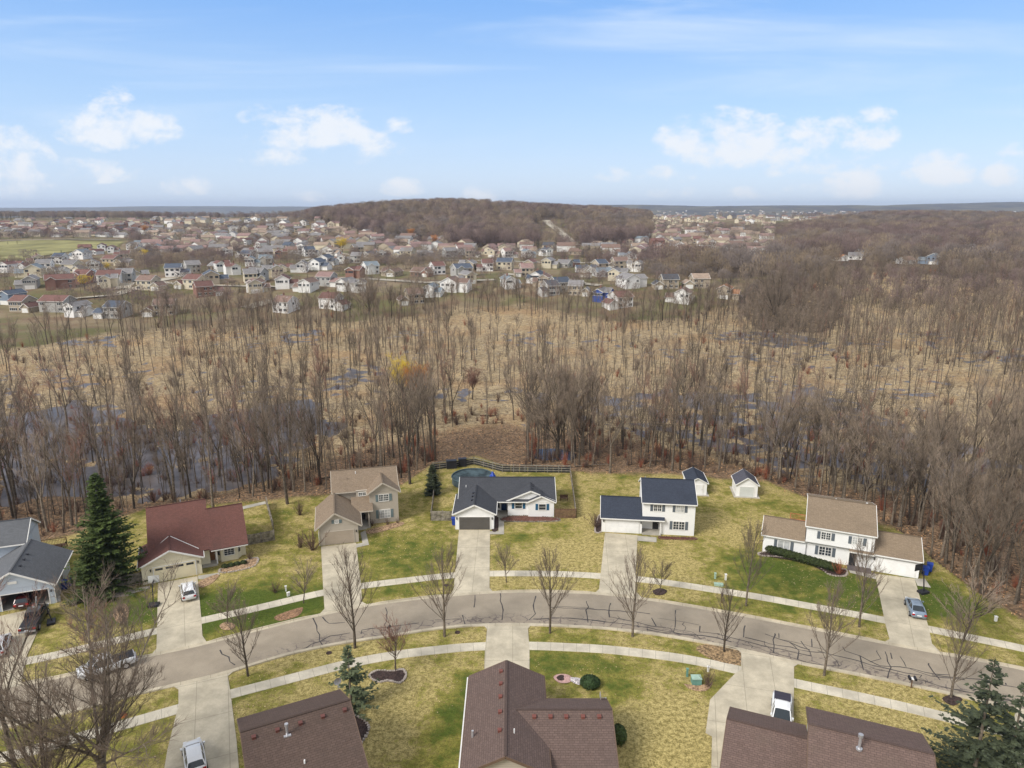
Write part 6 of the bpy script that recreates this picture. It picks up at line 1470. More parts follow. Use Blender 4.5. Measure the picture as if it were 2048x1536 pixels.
def vehicle(name, label, cat, x, y, yaw, kind, pm, group=None, cover=None):
    t = thing(name, label, cat, (x, y, .07), yaw, group)
    if kind == 'pickup':
        L = 5.7; st = [(-2.85, .5, .92, .86), (-2.8, .42, 1.1, .93), (-2.2, .35, 1.14, .97), (.2, .35, 1.12, .98), (1.3, .35, 1.12, .98), (1.5, .35, 1.16, .97), (2.4, .38, 1.08, .93), (2.78, .42, .98, .86), (2.88, .5, .8, .8)]
        cab = [(-.55, 1.08, 1.14, .90, .74), (-.48, 1.08, 1.78, .90, .70), (-.2, 1.08, 1.9, .91, .70), (.7, 1.08, 1.9, .91, .70), (1.0, 1.08, 1.82, .9, .69), (1.75, 1.1, 1.15, .86, .72)]; wx = (-1.75, 1.85); rw = .40
    else:
        hatch = kind == 'hatch'; L = 4.5
        st = [(-2.25, .5, .78, .74), (-2.18, .36, 1.0, .84), (-1.6, .28, 1.02, .90), (-.2, .25, .98, .91), (1.0, .25, .98, .9), (1.7, .28, .88, .86), (2.12, .34, .74, .78), (2.27, .44, .62, .66)]
        cab = ([(-2.1, .98, 1.02, .78, .66), (-1.75, .98, 1.4, .8, .62), (-1.2, .98, 1.5, .82, .60), (.0, .96, 1.52, .82, .6), (.45, .96, 1.46, .82, .6), (1.25, .94, .99, .78, .68)] if hatch else
               [(-1.75, .98, 1.03, .76, .66), (-1.05, .98, 1.38, .8, .6), (-.7, .98, 1.44, .82, .59), (.1, .96, 1.46, .82, .59), (.5, .96, 1.4, .82, .59), (1.25, .94, .99, .78, .68)]); wx = (-1.38, 1.42); rw = .33
    b = loft(st, body_ring, 12).build('body', pm, t, True, merge=True)
    loft(cab, cab_ring, 8).build('window', M['car_glass'], t, False, merge=True)
    # roof skin and pillars in body colour
    rp = [c for c in cab[1:-1]]; mb = MB()
    for a, c in zip(rp, rp[1:]):
        A = [(a[0], -a[4] - .03, a[2] - .02), (a[0], -a[4] * .6, a[2] + .035), (a[0], a[4] * .6, a[2] + .035), (a[0], a[4] + .03, a[2] - .02)]; B = [(c[0], -c[4] - .03, c[2] - .02), (c[0], -c[4] * .6, c[2] + .035), (c[0], c[4] * .6, c[2] + .035), (c[0], c[4] + .03, c[2] - .02)]
        for i in range(3): mb.face([A[i], B[i], B[i + 1], A[i + 1]])
    for s in (-1, 1):
        for (i, j) in ((0, 1), (-1, -2)): mb.bar((cab[i][0], s * cab[i][3] * .98, cab[i][1] + .06), (cab[j][0], s * (cab[j][4] + .02), cab[j][2] - .0), .09, .07)
        xm = (cab[2][0] + cab[3][0]) / 2; mb.bar((xm, s * (cab[2][3] - .0), .98 if kind != 'pickup' else 1.1), (xm, s * (cab[2][4] + .04), cab[2][2] - .05), .08, .06)
    mb.build('roof', pm, t, True)
    for wxi in wx:
        for s in (-1, 1):
            q = MB(); yb = (.74 if kind != 'pickup' else .78) * s; q.cyl((wxi, yb, rw), (wxi, yb + .23 * s, rw), rw, n=18); w_ = q.build('wheel', M['tyre'], t)
            q = MB(); q.cyl((wxi, yb + .22 * s, rw), (wxi, yb + .245 * s, rw), rw * .62, n=12); q.build('rim', M['galv'], w_)
    e0, e1 = st[0][0], st[-1][0]; hw0 = st[1][3] - .1; hw1 = st[-2][3] - .12; zt = st[1][2]
    for s in (-1, 1):
        q = MB(); q.box(e0 - .02, e0 + .18, min(s * (hw0 - .22), s * (hw0 + .08)), max(s * (hw0 - .22), s * (hw0 + .08)), zt - .32, zt - .1); q.build('tail_light', M['tail'], t)
        q = MB(); q.box(e1 - .22, e1 - .02, min(s * (hw1 - .22), s * (hw1 + .1)), max(s * (hw1 - .22), s * (hw1 + .1)), st[-2][2] - .2, st[-2][2] - .03); q.build('headlight', M['lamp'], t)
        q = MB(); xm = cab[-1][0] - .35; q.box(xm - .08, xm + .08, min(s * .9, s * 1.08), max(s * .9, s * 1.08), .98 if kind != 'pickup' else 1.2, 1.12 if kind != 'pickup' else 1.4); q.build('mirror', pm, t)
    q = MB(); q.box(e0 - .03, e0 + .1, -.26, .26, .62, .76); q.build('number_plate', M['plate'], t)
    if kind == 'pickup':
        q = MB()
        if cover: 
            for i in range(3): q.box(-2.68 + i * .7, -2.68 + i * .7 + .68, -.8, .8, 1.15, 1.20)
            q.build('bed_cover', cover, t)
        else:
            q.box(-2.7, -.62, -.78, .78, 1.12, 1.165); q.build('cargo_bed', M['black'], t)
        q = MB(); q.box(-3.0, -2.82, -.9, .9, .5, .66); q.build('bumper', M['galv'], t)
    return t
WP = paint('white_car_paint', (.72, .73, .74)); SP = paint('silver_blue_car_paint', (.26, .33, .42), .5); DP = paint('dark_grey_car_paint', (.05, .048, .048), .3); RP = paint('shaded_red_car_paint', (.05, .008, .008), .3)  # the garaged car's red is darkened: garage shade put into its colour
def vpx(name, label, cat, px0, py0, px1, py1, z, kind, pm, L, **kw):
    """rear end pixel and front end pixel at height z"""
    a = at(px0, py0, z); b2 = at(px1, py1, z); yaw = math.atan2(b2[1] - a[1], b2[0] - a[0]); return vehicle(name, label, cat, (a[0] + b2[0]) / 2, (a[1] + b2[1]) / 2, yaw, kind, pm, **kw)
vpx('hatchback_car', 'white hatchback parked near the cream house garage, seen from behind', 'car', 379, 1196, 373, 1160, .9, 'hatch', WP, 4.4)
vpx('sedan_car', 'silver-blue sedan on the driveway of the tan-roofed house', 'car', 1839, 1229, 1824, 1194, .9, 'sedan', SP, 4.6)
vpx('pickup_truck', 'dark grey pickup with soft black bed cover outside the open garage, left edge', 'pickup', 52, 1262, 84, 1208, .9, 'pickup', DP, 5.6, cover=M['black'])
vpx('pickup_truck', 'white pickup with black ribbed bed cover between the bottom-right roofs', 'pickup', 1565, 1389, 1563, 1452, 1.1, 'pickup', WP, 5.7, cover=mat('ribbed_cover', (.035, .03, .045), .4, .1, 2))
vpx('hatchback_car', 'white car nosing out beside the brown roof at the bottom left', 'car', 392, 1533, 384, 1484, .9, 'hatch', WP, 4.4)
vpx('pickup_truck', 'white pickup parked at the far kerb behind the big bare bottom-left tree', 'pickup', 262, 1310, 162, 1342, 1.0, 'pickup', WP, 5.7)
vpx('suv_car', 'white car cut off by the left edge on the first driveway', 'car', -12, 1312, 8, 1262, .9, 'hatch', WP, 4.4)
vpx('garaged_car', 'red car, coloured dark for shade, inside the open garage at the left edge', 'car', 44, 1205, 58, 1180, .9, 'hatch', RP, 4.4)
# ------------------------------------------------------------------ small things of the yards
def hoop(label, bx, by, ang, boardm='curtain'):
    x, y = at(bx, by); t = thing('basketball_hoop', label, 'basketball hoop', (x, y, .05), R(ang))
    q = MB(); q.box(-.65, .65, -.45, .45, 0, .28); q.build('base', M['black'], t); q = MB(); q.bar((0, -.1, .2), (0, .35, 3.0), .11); q.bar((0, .33, 2.9), (0, 1.1, 3.1), .09); q.bar((0, .3, 2.3), (0, 1.1, 2.9), .06); q.build('pole', M['black'], t)
    q = MB(); q.box(-.68, .68, 1.12, 1.17, 2.7, 3.65); q.build('backboard', M[boardm], t)
    q = MB()
    for i in range(12): a0, a1 = 6.283 * i / 12, 6.283 * (i + 1) / 12; q.bar((math.cos(a0) * .23, 1.42 + math.sin(a0) * .23, 2.95), (math.cos(a1) * .23, 1.42 + math.sin(a1) * .23, 2.95), .03)
    q.build('rim', M['tail'], t); q = MB()
    for i in range(12): a0 = 6.283 * i / 12; q.bar((math.cos(a0) * .23, 1.42 + math.sin(a0) * .23, 2.94), (math.cos(a0 + .3) * .14, 1.42 + math.sin(a0 + .3) * .14, 2.55), .012)
    q.build('net', M['white'], t)
hoop('portable basketball hoop with dark pole beside the cream house driveway', 308, 1212, 10)
hoop('portable black basketball hoop at the tan-roofed house garage corner', 1846, 1186, 20, 'dark')
hoop('portable basketball hoop with black base on the grass beside the dark pickup', 103, 1246, 120)
def cart(label, bx, by, rz):
    x, y = at(bx, by); t = thing('rubbish_cart', label, 'bin', (x, y, .02), R(rz), 'blue wheeled bins')
    q = MB(); P = [(-.28, -.3), (.28, -.3), (.28, .3), (-.28, .3)]; T_ = [(-.36, -.4), (.36, -.4), (.36, .4), (-.36, .4)]
    for i in range(4): j = (i + 1) % 4; q.face([(*P[i], .1), (*P[j], .1), (*T_[j], 1.2), (*T_[i], 1.2)])
    q.face([(*p, .1) for p in P[::-1]]); q.build('bin_body', M['blue'], t); q = MB(); q.box(-.4, .4, -.46, .42, 1.2, 1.28); q.box(-.36, .36, .42, .52, 1.15, 1.22); q.build('lid', M['blue'], t)
    for s in (-1, 1): q = MB(); q.cyl((s * .26, .3, .14), (s * .34, .3, .14), .14, n=10); q.build('wheel', M['tyre'], t)
cart('blue wheeled bin against the blue-grey house wall, left edge', 131, 1178, 10); cart('second blue wheeled bin, just behind the first at the blue-grey house', 139, 1172, 25)
cart('blue wheeled bin at the left corner of the ranch house garage', 908, 1050, 5); cart('blue wheeled bin beside the tan-roofed house garage', 1850, 1150, -20); cart('second blue bin at the tan-roofed house garage, behind the hoop', 1858, 1143, -30)
def dish(label, X, z, rz):
    t = thing('satellite_dish', label, 'satellite dish', (X[0], X[1], z), R(rz)); q = MB(); q.bar((0, 0, -.1), (0, 0, .75), .05); q.bar((0, 0, .6), (0, -.5, .55), .03); q.box(-.05, .05, -.56, -.46, .5, .6); q.build('mast', M['galv'], t)
    q = MB(); n = 14; c = Vector((0, .12, .85)); 
    for r0, r1, d0, d1 in ((0, .2, 0, .03), (.2, .38, .03, .1)):
        for i in range(n):
            a0, a1 = 6.283 * i / n, 6.283 * (i + 1) / n; f = lambda r, d, a: (math.cos(a) * r, .12 - d * 1.0, .85 + math.sin(a) * r)
            q.face([f(r0, d0, a0), f(r1, d1, a0), f(r1, d1, a1), f(r0, d0, a1)])
    q.build('reflector', M['galv'], t, True)
dish('grey satellite dish on the left roof slope of the red-roofed house', at(284, 1108, 3.2), 3.0, -20); dish('satellite dish on the far eave corner of the bottom-left brown roof', at(676, 1376, 5.6), 5.45, 30); dish('satellite dish on the far eave of the bottom-centre wing roof', at(1201, 1402, 3.2), 3.0, 90)
def boxthing(name, label, cat, bx, by, w, d, h, m, rz=0, lid=None):
    x, y = at(bx, by); t = thing(name, label, cat, (x, y, tz(x, y)), R(rz)); q = MB(); q.box(-w / 2, w / 2, -d / 2, d / 2, 0, h); q.build('cabinet', m, t); q = MB(); q.box(-w / 2 - .04, w / 2 + .04, -d / 2 - .04, d / 2 + .04, h, h + .06); q.build('lid', lid or m, t); return t
boxthing('utility_box', 'green ground transformer box beside the brown shrub, near lawn', 'utility box', 1392, 1366, 1.0, .8, .7, M['teal'], 0, M['teal_pale']); boxthing('utility_box', 'flat pale green utility box between pavement and lawn right of centre', 'utility box', 1437, 1171, 1.15, .5, .25, M['teal_pale'], -10)
boxthing('utility_post', 'slim green utility post left of the transformer box', 'utility post', 1374, 1353, .2, .2, .95, M['teal'], 0); boxthing('utility_post', 'pale green utility post above the flat green box', 'utility post', 1430, 1157, .22, .22, .8, M['teal_pale'])
boxthing('utility_post', 'white utility post right of the flat green box', 'utility post', 1451, 1160, .22, .22, .85, M['trim']); boxthing('utility_post', 'white leaning utility post by the dark shrub, left lawn', 'utility post', 572, 1182, .2, .2, .7, M['trim'], 20); boxthing('utility_post', 'lower white utility post by the dark shrub, left lawn', 'utility post', 577, 1192, .35, .2, .5, M['trim'], 40)
boxthing('utility_post', 'white marker post at the right wood edge', 'utility post', 1991, 1242, .25, .25, .6, M['trim']); boxthing('utility_post', 'small white post right of the transformer shrub', 'utility post', 1416, 1343, .2, .2, .6, M['trim'])
boxthing('storage_box', 'left of two black storage cabinets at the back fence', 'storage box', 903, 936, 2.0, 1.0, 1.6, M['black'], 8); boxthing('storage_box', 'right of two black storage cabinets at the back fence', 'storage box', 925, 932, 1.6, 1.0, 1.6, M['black'], 8)
def mailbox(label, bx, by, two=False):
    x, y = at(bx, by); t = thing('mailbox', label, 'mailbox', (x, y, 0), R(-14)); q = MB(); q.box(-.05, .05, -.05, .05, -.2, 1.1); q.build('post', M['wood_brown'], t)
    for s in ((-.28, .28) if two else (0,)): 
        q = MB(); q.box(s - .12, s + .12, -.28, .28, 1.1, 1.26); q.cyl((s, -.28, 1.26), (s, .28, 1.26), .12, n=10); q.build('letter_box', M['black'], t)
    if two: q = MB(); q.box(-.12, .12, -.2, .2, 1.12, 1.2); q.build('paper_slot', M['white'], t)
mailbox('pair of black mailboxes on one post on the near verge', 1822, 1376, True); mailbox('single mailbox on the near verge above the kidney-shaped bed', 779, 1272); mailbox('dark mailbox on the far verge right of centre', 1443, 1206)
# pool with cover, ladder umbrella
def pool():
    x, y = -7.4, 125.6; z = tz(x, y); t = thing('swimming_pool', 'round above-ground pool with dark winter cover behind the ranch house', 'pool', (x, y, z)); q = MB(); q.cyl((0, 0, -.5), (0, 0, 1.25), 3.9, n=36, cap=False); q.build('pool_wall', mat('pool_blue_wall', (.07, .10, .12), .5, .2, 2), t)
    q = MB()
    for i in range(36): a0, a1 = 6.283 * i / 36, 6.283 * (i + 1) / 36; q.bar((math.cos(a0) * 3.95, math.sin(a0) * 3.95, 1.27), (math.cos(a1) * 3.95, math.sin(a1) * 3.95, 1.27), .16, .06)
    q.build('rim', mat('pool_rim', (.07, .11, .12), .7, .2, 1), t); q = MB(); q.cyl((0, 0, 1.0), (0, 0, 1.12), 3.85, n=36); q.build('winter_cover', mat('pool_cover', (.022, .038, .045), .8, .5, .6, c2=(.05, .075, .085)), t)
    t = thing('pool_deck', 'white railed deck step between pool and ranch house roof', 'deck', (-4.2, 122.0, tz(-4.2, 122.0))); q = MB(); q.box(-1.6, 1.6, -1.2, 1.0, 1.0, 1.12); q.build('platform', M['trim'], t)
    for sx in (-1.5, 1.5):
        for sy in (-1.1, .9): q = MB(); q.box(sx - .06, sx + .06, sy - .06, sy + .06, -.5, 1.95); q.build('post', M['trim'], t)
    q = MB(); q.box(-1.5, 1.5, -1.13, -1.07, 1.85, 1.93); q.build('rail', M['trim'], t)
    t = thing('patio_umbrella', 'folded bright blue umbrella standing beside the covered pool', 'umbrella', (-3.6, 123.3, tz(-3.6, 123.3))); q = MB(); q.cyl((0, 0, 0), (0, 0, 3.0), .04, n=6); q.build('pole', M['white'], t); q = MB()
    n = 10; R_ = [(.10, 3.0), (.55, 2.2), (.8, 1.75)]
    for (r0, z0), (r1, z1) in zip(R_, R_[1:]):
        for i in range(n):
            f = lambda r, zz, i: (math.cos(6.283 * i / n) * r * (.55 if i % 2 else 1), math.sin(6.283 * i / n) * r * (.55 if i % 2 else 1), zz + (.3 if i % 2 and r > .5 else 0)); q.face([f(r0, z0, i), f(r1, z1, i), f(r1, z1, i + 1), f(r0, z0, i + 1)])
    q.build('canopy', M['blue'], t)
pool()
# fences
def fence(name, label, pts, h, solid, m=None, gap=2.4, infill=0):
    m = m or M['wood_grey']; W_ = [at(*p) for p in pts]; x, y = W_[0]; z0 = tz(x, y); t = thing(name, label, 'fence', (x, y, z0))
    pan = MB(); rails = MB()
    for (a, b2) in zip(W_, W_[1:]):
        L = math.dist(a, b2); n = max(1, round(L / gap)); d = Vector((b2[0] - a[0], b2[1] - a[1], 0)) / L
        for i in range(n + 1):
            p = Vector((a[0] - x, a[1] - y, 0)) + d * (L * i / n); zz = tz(p.x + x, p.y + y) - z0
            if i < n or b2 is W_[-1]: q = MB(); q.box(p.x - .06, p.x + .06, p.y - .06, p.y + .06, zz - .3, zz + h + .08); q.build('post', m, t)
            if i < n:
                p2 = p + d * (L / n); z2 = tz(p2.x + x, p2.y + y) - z0
                for f in ((.2, .9) if solid else (.3, .62, .97)): rails.bar((p.x, p.y, zz + h * f), (p2.x, p2.y, z2 + h * f), .07, .15)
                if solid:
                    k = max(2, int(L / n / .16)); nrm = Vector((d.y, -d.x, 0)) * .05
                    for j in range(k):
                        c0 = p.lerp(p2, (j + .08) / k) + nrm; c1 = p.lerp(p2, (j + .92) / k) + nrm; zj = zz + (z2 - zz) * j / k; hh = h + random.uniform(-.03, .03)
                        pan.bar((c0.x, c0.y, zj + hh / 2), (c1.x, c1.y, zj + hh / 2), .025, hh)
    rails.build('rail', m, t)
    if infill:
        q = MB()
        for (a, b2) in zip(W_, W_[1:]):
            n = max(2, int(math.dist(a, b2) / 1.5))
            for i in range(n):
                u0, u1 = (i + .03) / n, (i + .97) / n; p = (a[0] + (b2[0] - a[0]) * u0, a[1] + (b2[1] - a[1]) * u0); p2 = (a[0] + (b2[0] - a[0]) * u1, a[1] + (b2[1] - a[1]) * u1); zz, z2 = tz(*p) - z0, tz(*p2) - z0; q.bar((p[0] - x, p[1] - y + .06, zz + h * .42), (p2[0] - x, p2[1] - y + .06, z2 + h * .42), .03, h * .78)
        q.build('screen', M['dark'] if infill == 1 else M['wood_brown'], t)
    if solid: pan.build('panel', m, t)
fence('board_fence', 'grey board fence between the big spruce and the cream garage', [(218, 1182), (285, 1166)], 1.7, True); fence('board_fence', 'grey board fence right of the red-roofed house', [(497, 1090), (549, 1080)], 1.7, True); fence('board_fence', 'thin board fence running back beside the lawn left of the beige house', [(547, 1062), (533, 1010)], 1.6, True)
fence('board_fence', 'board fence left of the ranch house garage', [(862, 1041), (908, 1041)], 1.7, True); fence('board_fence', 'dark board fence right of the ranch house', [(1110, 1036), (1152, 1036)], 1.7, True, M['wood_brown']); fence('rail_fence', 'weathered side fence along the left of the ranch back yard', [(862, 1041), (866, 1008), (872, 962), (866, 940)], 1.3, False, infill=2)
fence('rail_fence', 'three-rail fence zigzagging along the back of the ranch yard', [(866, 940), (893, 937), (948, 929), (1005, 944), (1140, 946)], 1.5, False, mat('pale_rail', (.22, .205, .175), .9, .3, 2), gap=2.2, infill=1); fence('rail_fence', 'side fence running back from the dark board fence', [(1152, 1036), (1146, 990), (1140, 946)], 1.3, False, infill=2)
# decks, hedge, beds
def bed(name, label, pts_px, m, edge=None, z=.06, cat='garden bed'):
    P = wpts(pts_px); x = sum(p[0] for p in P) / len(P); y = sum(p[1] for p in P) / len(P); t = thing(name, label, cat, (x, y, 0)); n = len(P)
    # rounded outline
    Q = []
    for i in range(n):
        p0, p1, p2, p3 = [Vector((*P[(i + k) % n], 0)) for k in (-1, 0, 1, 2)]
        for k in range(6):
            u = k / 6; Q.append(.5 * ((2 * p1) + (-p0 + p2) * u + (2 * p0 - 5 * p1 + 4 * p2 - p3) * u * u + (-p0 + 3 * p1 - 3 * p2 + p3) * u ** 3))
    q = MB(); c = (0, 0, z + .10)
    for i in range(len(Q)):
        a, b2 = Q[i], Q[(i + 1) % len(Q)]; q.face([c, (a.x - x, a.y - y, z), (b2.x - x, b2.y - y, z)])
    o = q.build('soil', m, t)
    if edge:
        q = MB(); rr = random.Random(len(P)); acc_ = 0
        for i in range(len(Q)):
            a, b2 = Q[i], Q[(i + 1) % len(Q)]; L = (b2 - a).length; k = max(1, int(L / .28))
            for j in range(k):
                p = a.lerp(b2, j / k); w = rr.uniform(.09, .15); q.box(p.x - x - w, p.x - x + w, p.y - y - w, p.y - y + w, -.05, rr.uniform(.1, .17))
        q.build('edging', edge, t)
bed('tree_bed', 'kidney-shaped bed edged with stones around a small tree, near lawn', [(739, 1352), (755, 1342), (785, 1343), (805, 1340), (812, 1352), (800, 1366), (778, 1362), (755, 1364)], M['mulch'], M['stone'])
bed('flower_bed', 'pale pink-edged round bed left of the green bush, bottom centre', [(1107, 1355), (1118, 1349), (1135, 1350), (1144, 1357), (1138, 1366), (1118, 1366)], mat('pink_gravel', (.48, .30, .27), .95, .25, 6)); bed('flower_bed', 'dark red-brown centre planting of the pink-edged bed', [(1113, 1356), (1122, 1351), (1132, 1355), (1130, 1362), (1118, 1362)], M['mulch'], None, .1)
bed('gravel_patch', 'speckled gravel patch between pink-edged bed and green bush', [(1138, 1356), (1162, 1358), (1160, 1370), (1146, 1366)], mat('speckled_gravel', (.10, .08, .08), .9, .5, 9, c2=(.6, .55, .55)), None, .065)
bed('leaf_ring', 'round leaf bed around the small tree right of the white hatchback', [(439, 1252), (448, 1246), (462, 1246), (471, 1252), (462, 1260), (446, 1260)], M['litterbed']); bed('leaf_ring', 'small round leaf bed below the spruce', [(186, 1210), (200, 1202), (214, 1206), (200, 1216)], M['litterbed']); bed('leaf_bed', 'long leaf bed with shrubs left of the cream house driveway', [(226, 1230), (232, 1216), (250, 1208), (258, 1224), (250, 1246), (234, 1244)], M['litterbed'])
bed('leaf_ring', 'round mulch ring around the small tree before the navy-roofed house', [(1306, 1182), (1320, 1177), (1334, 1182), (1326, 1190), (1310, 1190)], M['mulch']); bed('leaf_bed', 'brown leaf patch on the far verge left of the beige driveway', [(550, 1233), (590, 1218), (606, 1216), (596, 1232), (560, 1242)], mat('thin_leaf_cover', (.24, .14, .08), .95, .5, 4), None, .03)
bed('tree_bed', 'brown mulch patch around the street tree left of the wide driveway', [(1392, 1298), (1420, 1288), (1470, 1296), (1484, 1306), (1480, 1330), (1430, 1322)], mat('rough_mulch', (.14, .095, .055), .95, .5, 4, c2=(.28, .19, .10)), None, .04); bed('leaf_ring', 'dark mulch ring at the street tree beside the right-hand pines', [(1884, 1398), (1905, 1390), (1925, 1400), (1905, 1412)], M['mulch'])
bed('foundation_bed', 'mulch bed with pavers under the ranch house front windows', [(1010, 1034), (1056, 1032), (1110, 1036), (1110, 1043), (1010, 1043)], mat('reddish_mulch', (.13, .06, .045), .95, .5, 5), M['wood_grey']); bed('foundation_bed', 'narrow dark bed between ranch garage and walkway', [(986, 1036), (996, 1034), (996, 1060), (984, 1062)], M['mulch'])
bed('foundation_bed', 'narrow red-brown bed under the navy-roofed house windows', [(1321, 1074), (1350, 1075), (1388, 1076), (1388, 1080), (1340, 1079), (1321, 1078)], mat('red_mulch', (.10, .035, .03), .95, .4, 5), M['wood_brown']); bed('foundation_bed', 'dark triangular bed left of the navy-roofed house garage', [(1196, 1034), (1203, 1034), (1203, 1062), (1190, 1063)], M['mulch'], M['stone'])
bed('foundation_bed', 'leafy bed in front of the cream house bay window', [(440, 1140), (470, 1130), (500, 1118), (516, 1118), (505, 1134), (450, 1146)], M['litterbed'], M['stone']); bed('leaf_bed', 'triangular leaf bed right of the white hatchback', [(398, 1164), (430, 1150), (438, 1152), (425, 1166), (402, 1176)], M['litterbed'])
bed('foundation_bed', 'dark bed with curved paver edge beside the bottom-left brown roof', [(690, 1432), (716, 1434), (738, 1456), (720, 1490), (700, 1500)], M['mulch'], M['stone']); bed('foundation_bed', 'curved bed edged with pavers below the long hedge', [(1520, 1106), (1560, 1104), (1620, 1120), (1670, 1138), (1692, 1140), (1690, 1152), (1660, 1150), (1630, 1132), (1570, 1116), (1524, 1112)], M['mulch'], M['stone'])
bed('leaf_bed', 'leafy ground around the green transformer box', [(1368, 1368), (1392, 1372), (1424, 1366), (1412, 1382), (1384, 1380)], M['litterbed'], None, .03); bed('foundation_bed', 'leafy bed under the beige house front windows', [(733, 1062), (760, 1054), (800, 1044), (806, 1050), (770, 1062), (738, 1068)], M['litterbed'])
def leafy(name, label, cat, parts, m, seed=0):
    """evergreen shrub / hedge from small leaf quads over ellipsoids: (x,y,z,rx,ry,rz,n)"""
    r = np.random.RandomState(seed); x0, y0 = parts[0][0], parts[0][1]; V = []
    for (x, y, z, rx, ry, rz_, n) in parts:
        for k in range(n):
            d = r.normal(0, 1, 3); d /= np.linalg.norm(d); d[2] = abs(d[2]) if r.rand() < .7 else d[2]; rad = r.uniform(.72, 1.06); c = np.array([x - x0 + d[0] * rx * rad, y - y0 + d[1] * ry * rad, max(.02, z + d[2] * rz_ * rad)])
            u = r.normal(0, 1, 3); u /= np.linalg.norm(u); v = np.cross(u, d); s = r.uniform(.05, .13); V += [c - u * s, c + v * s, c + u * s, c - v * s]
    V = np.array(V); nf = len(V) // 4; me = bpy.data.meshes.new(name); me.from_pydata([tuple(p) for p in V], [], [tuple(range(i * 4, i * 4 + 4)) for i in range(nf)]); o = link_mesh(name, me, m); o.location = (x0, y0, 0); tag(o, label, cat)
x, y = at(1180, 1372); leafy('round_bush', 'clipped round dark green bush on the near lawn, bottom centre', 'bush', [(x, y, .45, 1.05, .95, .65, 5200)], mat('bush_leaf', (.03, .055, .018), .8, .4, 4), 1)
x, y = at(1238, 1478); leafy('round_bush', 'green bush against the right wall of the bottom-centre house', 'bush', [(x, y, .5, .7, 1.1, .8, 3500)], mat('bush_leaf_light', (.06, .09, .025), .8, .4, 4), 2)
a = at(1540, 1106); b2 = at(1668, 1143); leafy('hedge', 'long dark clipped hedge under the windows of the tan-roofed house', 'hedge', [(a[0] + (b2[0] - a[0]) * i / 13, a[1] + (b2[1] - a[1]) * i / 13, .55, .75, .62, .72, 1100) for i in range(14)], M['hedge'], 3)
a = at(450, 1136); leafy('low_hedge', 'low green hedge under the cream house bay window', 'hedge', [(a[0] + i * .75, a[1] + i * .38, .25, .5, .4, .35, 350) for i in range(4)], M['hedge'], 4)
a = at(950, 1075)
def deck(label, bx, by, m, w=3, d=3, h=1.0, rz=0, steps=False):
    x, y = at(bx, by); t = thing('wooden_deck', label, 'deck', (x, y, tz(x, y)), R(rz)); q = MB(); k = int(d / .2)
    for i in range(k): q.box(-w / 2, w / 2, -d / 2 + i * .2, -d / 2 + i * .2 + .17, h - .06, h)
    q.build('deck_boards', m, t)
    for sx in (-w / 2, w / 2):
        for sy in (-d / 2, d / 2): q = MB(); q.box(sx - .06, sx + .06, sy - .06, sy + .06, -.3, h + .95); q.build('post', m, t)
    q = MB()
    for sy in (-d / 2, d / 2): q.box(-w / 2, w / 2, sy - .03, sy + .03, h + .86, h + .94); [q.box(-w / 2 + .2 * j - .02, -w / 2 + .2 * j + .02, sy - .02, sy + .02, h, h + .86) for j in range(1, int(w / .2))]
    q.box(-w / 2 - .03, -w / 2 + .03, -d / 2, d / 2, h + .86, h + .94); [q.box(-w / 2 - .02, -w / 2 + .02, -d / 2 + .2 * j - .02, -d / 2 + .2 * j + .02, h, h + .86) for j in range(1, int(d / .2))]
    q.build('railing', m, t)
deck('orange-stained wooden deck behind the tan-roofed house left wing', 1600, 1058, M['wood_red'], 3.2, 3.4, .9, -23); deck('dark wooden deck behind the blue-grey house', 100, 1104, M['wood_brown'], 4, 2.6, .6, 20)
x, y = at(1580, 1050); leafy('covered_grill', 'dark green covered item on the grass beside the orange deck', 'cover', [(x, y, .45, .8, .5, .5, 900)], M['teal'], 5)
def planks(name, label, cat, bx, by, m, rz, items):
    x, y = at(bx, by); t = thing(name, label, cat, (x, y, tz(x, y)), R(rz)); q = MB(); [q.box(*it) for it in items]; q.build('frame', m, t)
planks('garden_bench', 'small wooden bench frame in the ranch back yard near the right fence', 'bench', 1128, 1000, M['wood_brown'], 0, [(-.7, .7, -.3, .3, .38, .45), (-.7, .7, .28, .34, .45, .9), (-.68, -.6, -.28, .3, 0, .4), (.6, .68, -.28, .3, 0, .4)])
planks('pallet', 'flat white board leaning near the blue-grey house corner', 'board', 116, 1200, M['trim'], 30, [(-.3, .3, -.6, .6, .02, .14), (-.2, .2, .6, .8, .02, .2)])
planks('garden_edging', 'row of pale paving slabs beside the cream house garage', 'paving', 243, 1190, M['stone'], 15, [(-1.2 + i * .62, -1.2 + i * .62 + .56, -.5, .4, .0, .09) for i in range(4)])
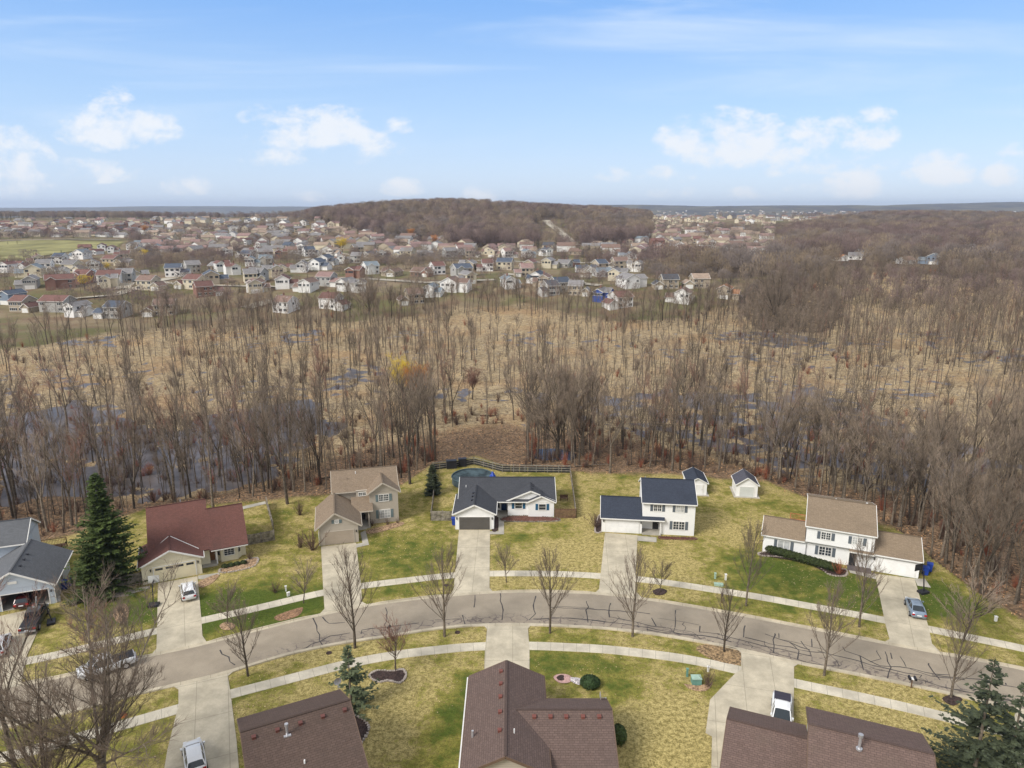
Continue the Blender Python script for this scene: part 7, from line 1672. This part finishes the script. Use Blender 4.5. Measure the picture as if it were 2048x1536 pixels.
# manhole and drain covers in the verges
for (px, py) in ((658, 1306), (915, 1265), (893, 1171)):
    x, y = at(px, py); q = MB(); q.cyl((0, 0, -.05), (0, 0, .05), .33, n=18); o = q.build('manhole_cover', M['mulch']); o.location = (x, y, 0); tag(o, {658: 'round rusty cover in the near verge left of the second street tree', 915: 'round cover in the near verge beside the third street tree', 893: 'round cover in the far verge left of the ranch driveway'}[px], 'manhole cover')
x, y = at(246, 1432); q = MB(); q.cyl((0, 0, 0), (0, 0, .3), .42, .3, 14); o = q.build('orange_pumpkin', mat('orange_rust', (.45, .15, .04), .7, .2, 3)); o.location = (x, y, .02); tag(o, 'round orange object on the near verge among the bottom-left tree branches', 'pumpkin')
# small fallen leaves sprinkled on the lawns
def sprinkle():
    r = np.random.RandomState(5); n = 26000; x = r.uniform(-80, 62, n); y = r.uniform(48, 125, n); c = fbm(x, y, 9, 61); k = (c > .52) & (y < WOODLINE(x)) & ~in_drive(x, y); x, y = x[k], y[k]; m_ = len(x); a = r.uniform(0, 6.28, m_); s = r.uniform(.04, .09, m_)
    cc = np.stack([x, y, np.full(m_, .03)], 1); u = np.stack([np.cos(a), np.sin(a), np.full(m_, .2)], 1) * s[:, None]; v = np.stack([-np.sin(a), np.cos(a), np.zeros(m_)], 1) * s[:, None] * .7
    V = np.stack([cc - u, cc + v, cc + u, cc - v], 1).reshape(-1, 3); me = bpy.data.meshes.new('lawn_leaves'); me.from_pydata(V.tolist(), [], [tuple(range(i * 4, i * 4 + 4)) for i in range(m_)])
    tag(link_mesh('lawn_leaves', me, mat('lawn_leaf', (.34, .22, .10), .9, .3, 1.5, .15, c2=(.55, .42, .25))), 'scattered dry leaves lying on the lawns', 'leaves', kind='stuff')
sprinkle()
# ------------------------------------------------------------------ air
def haze():
    mb = MB(); mb.box(-13000, 13000, -120, 13500, -60, 175); m = bpy.data.materials.new('air'); m.use_nodes = True; t = NT(m.node_tree); t.n.clear(); o = t.new('ShaderNodeOutputMaterial'); v = t.new('ShaderNodeVolumePrincipled')
    v.inputs['Color'].default_value = (.66, .78, 1.0, 1); v.inputs['Density'].default_value = 7e-5; v.inputs['Anisotropy'].default_value = .2; t.link(v.outputs[0], o.inputs['Volume'])
    ob = mb.build('haze', m, merge=True); ob['kind'] = 'stuff'; ob['label'] = 'pale blue haze over the far land'; ob['category'] = 'haze'
haze()
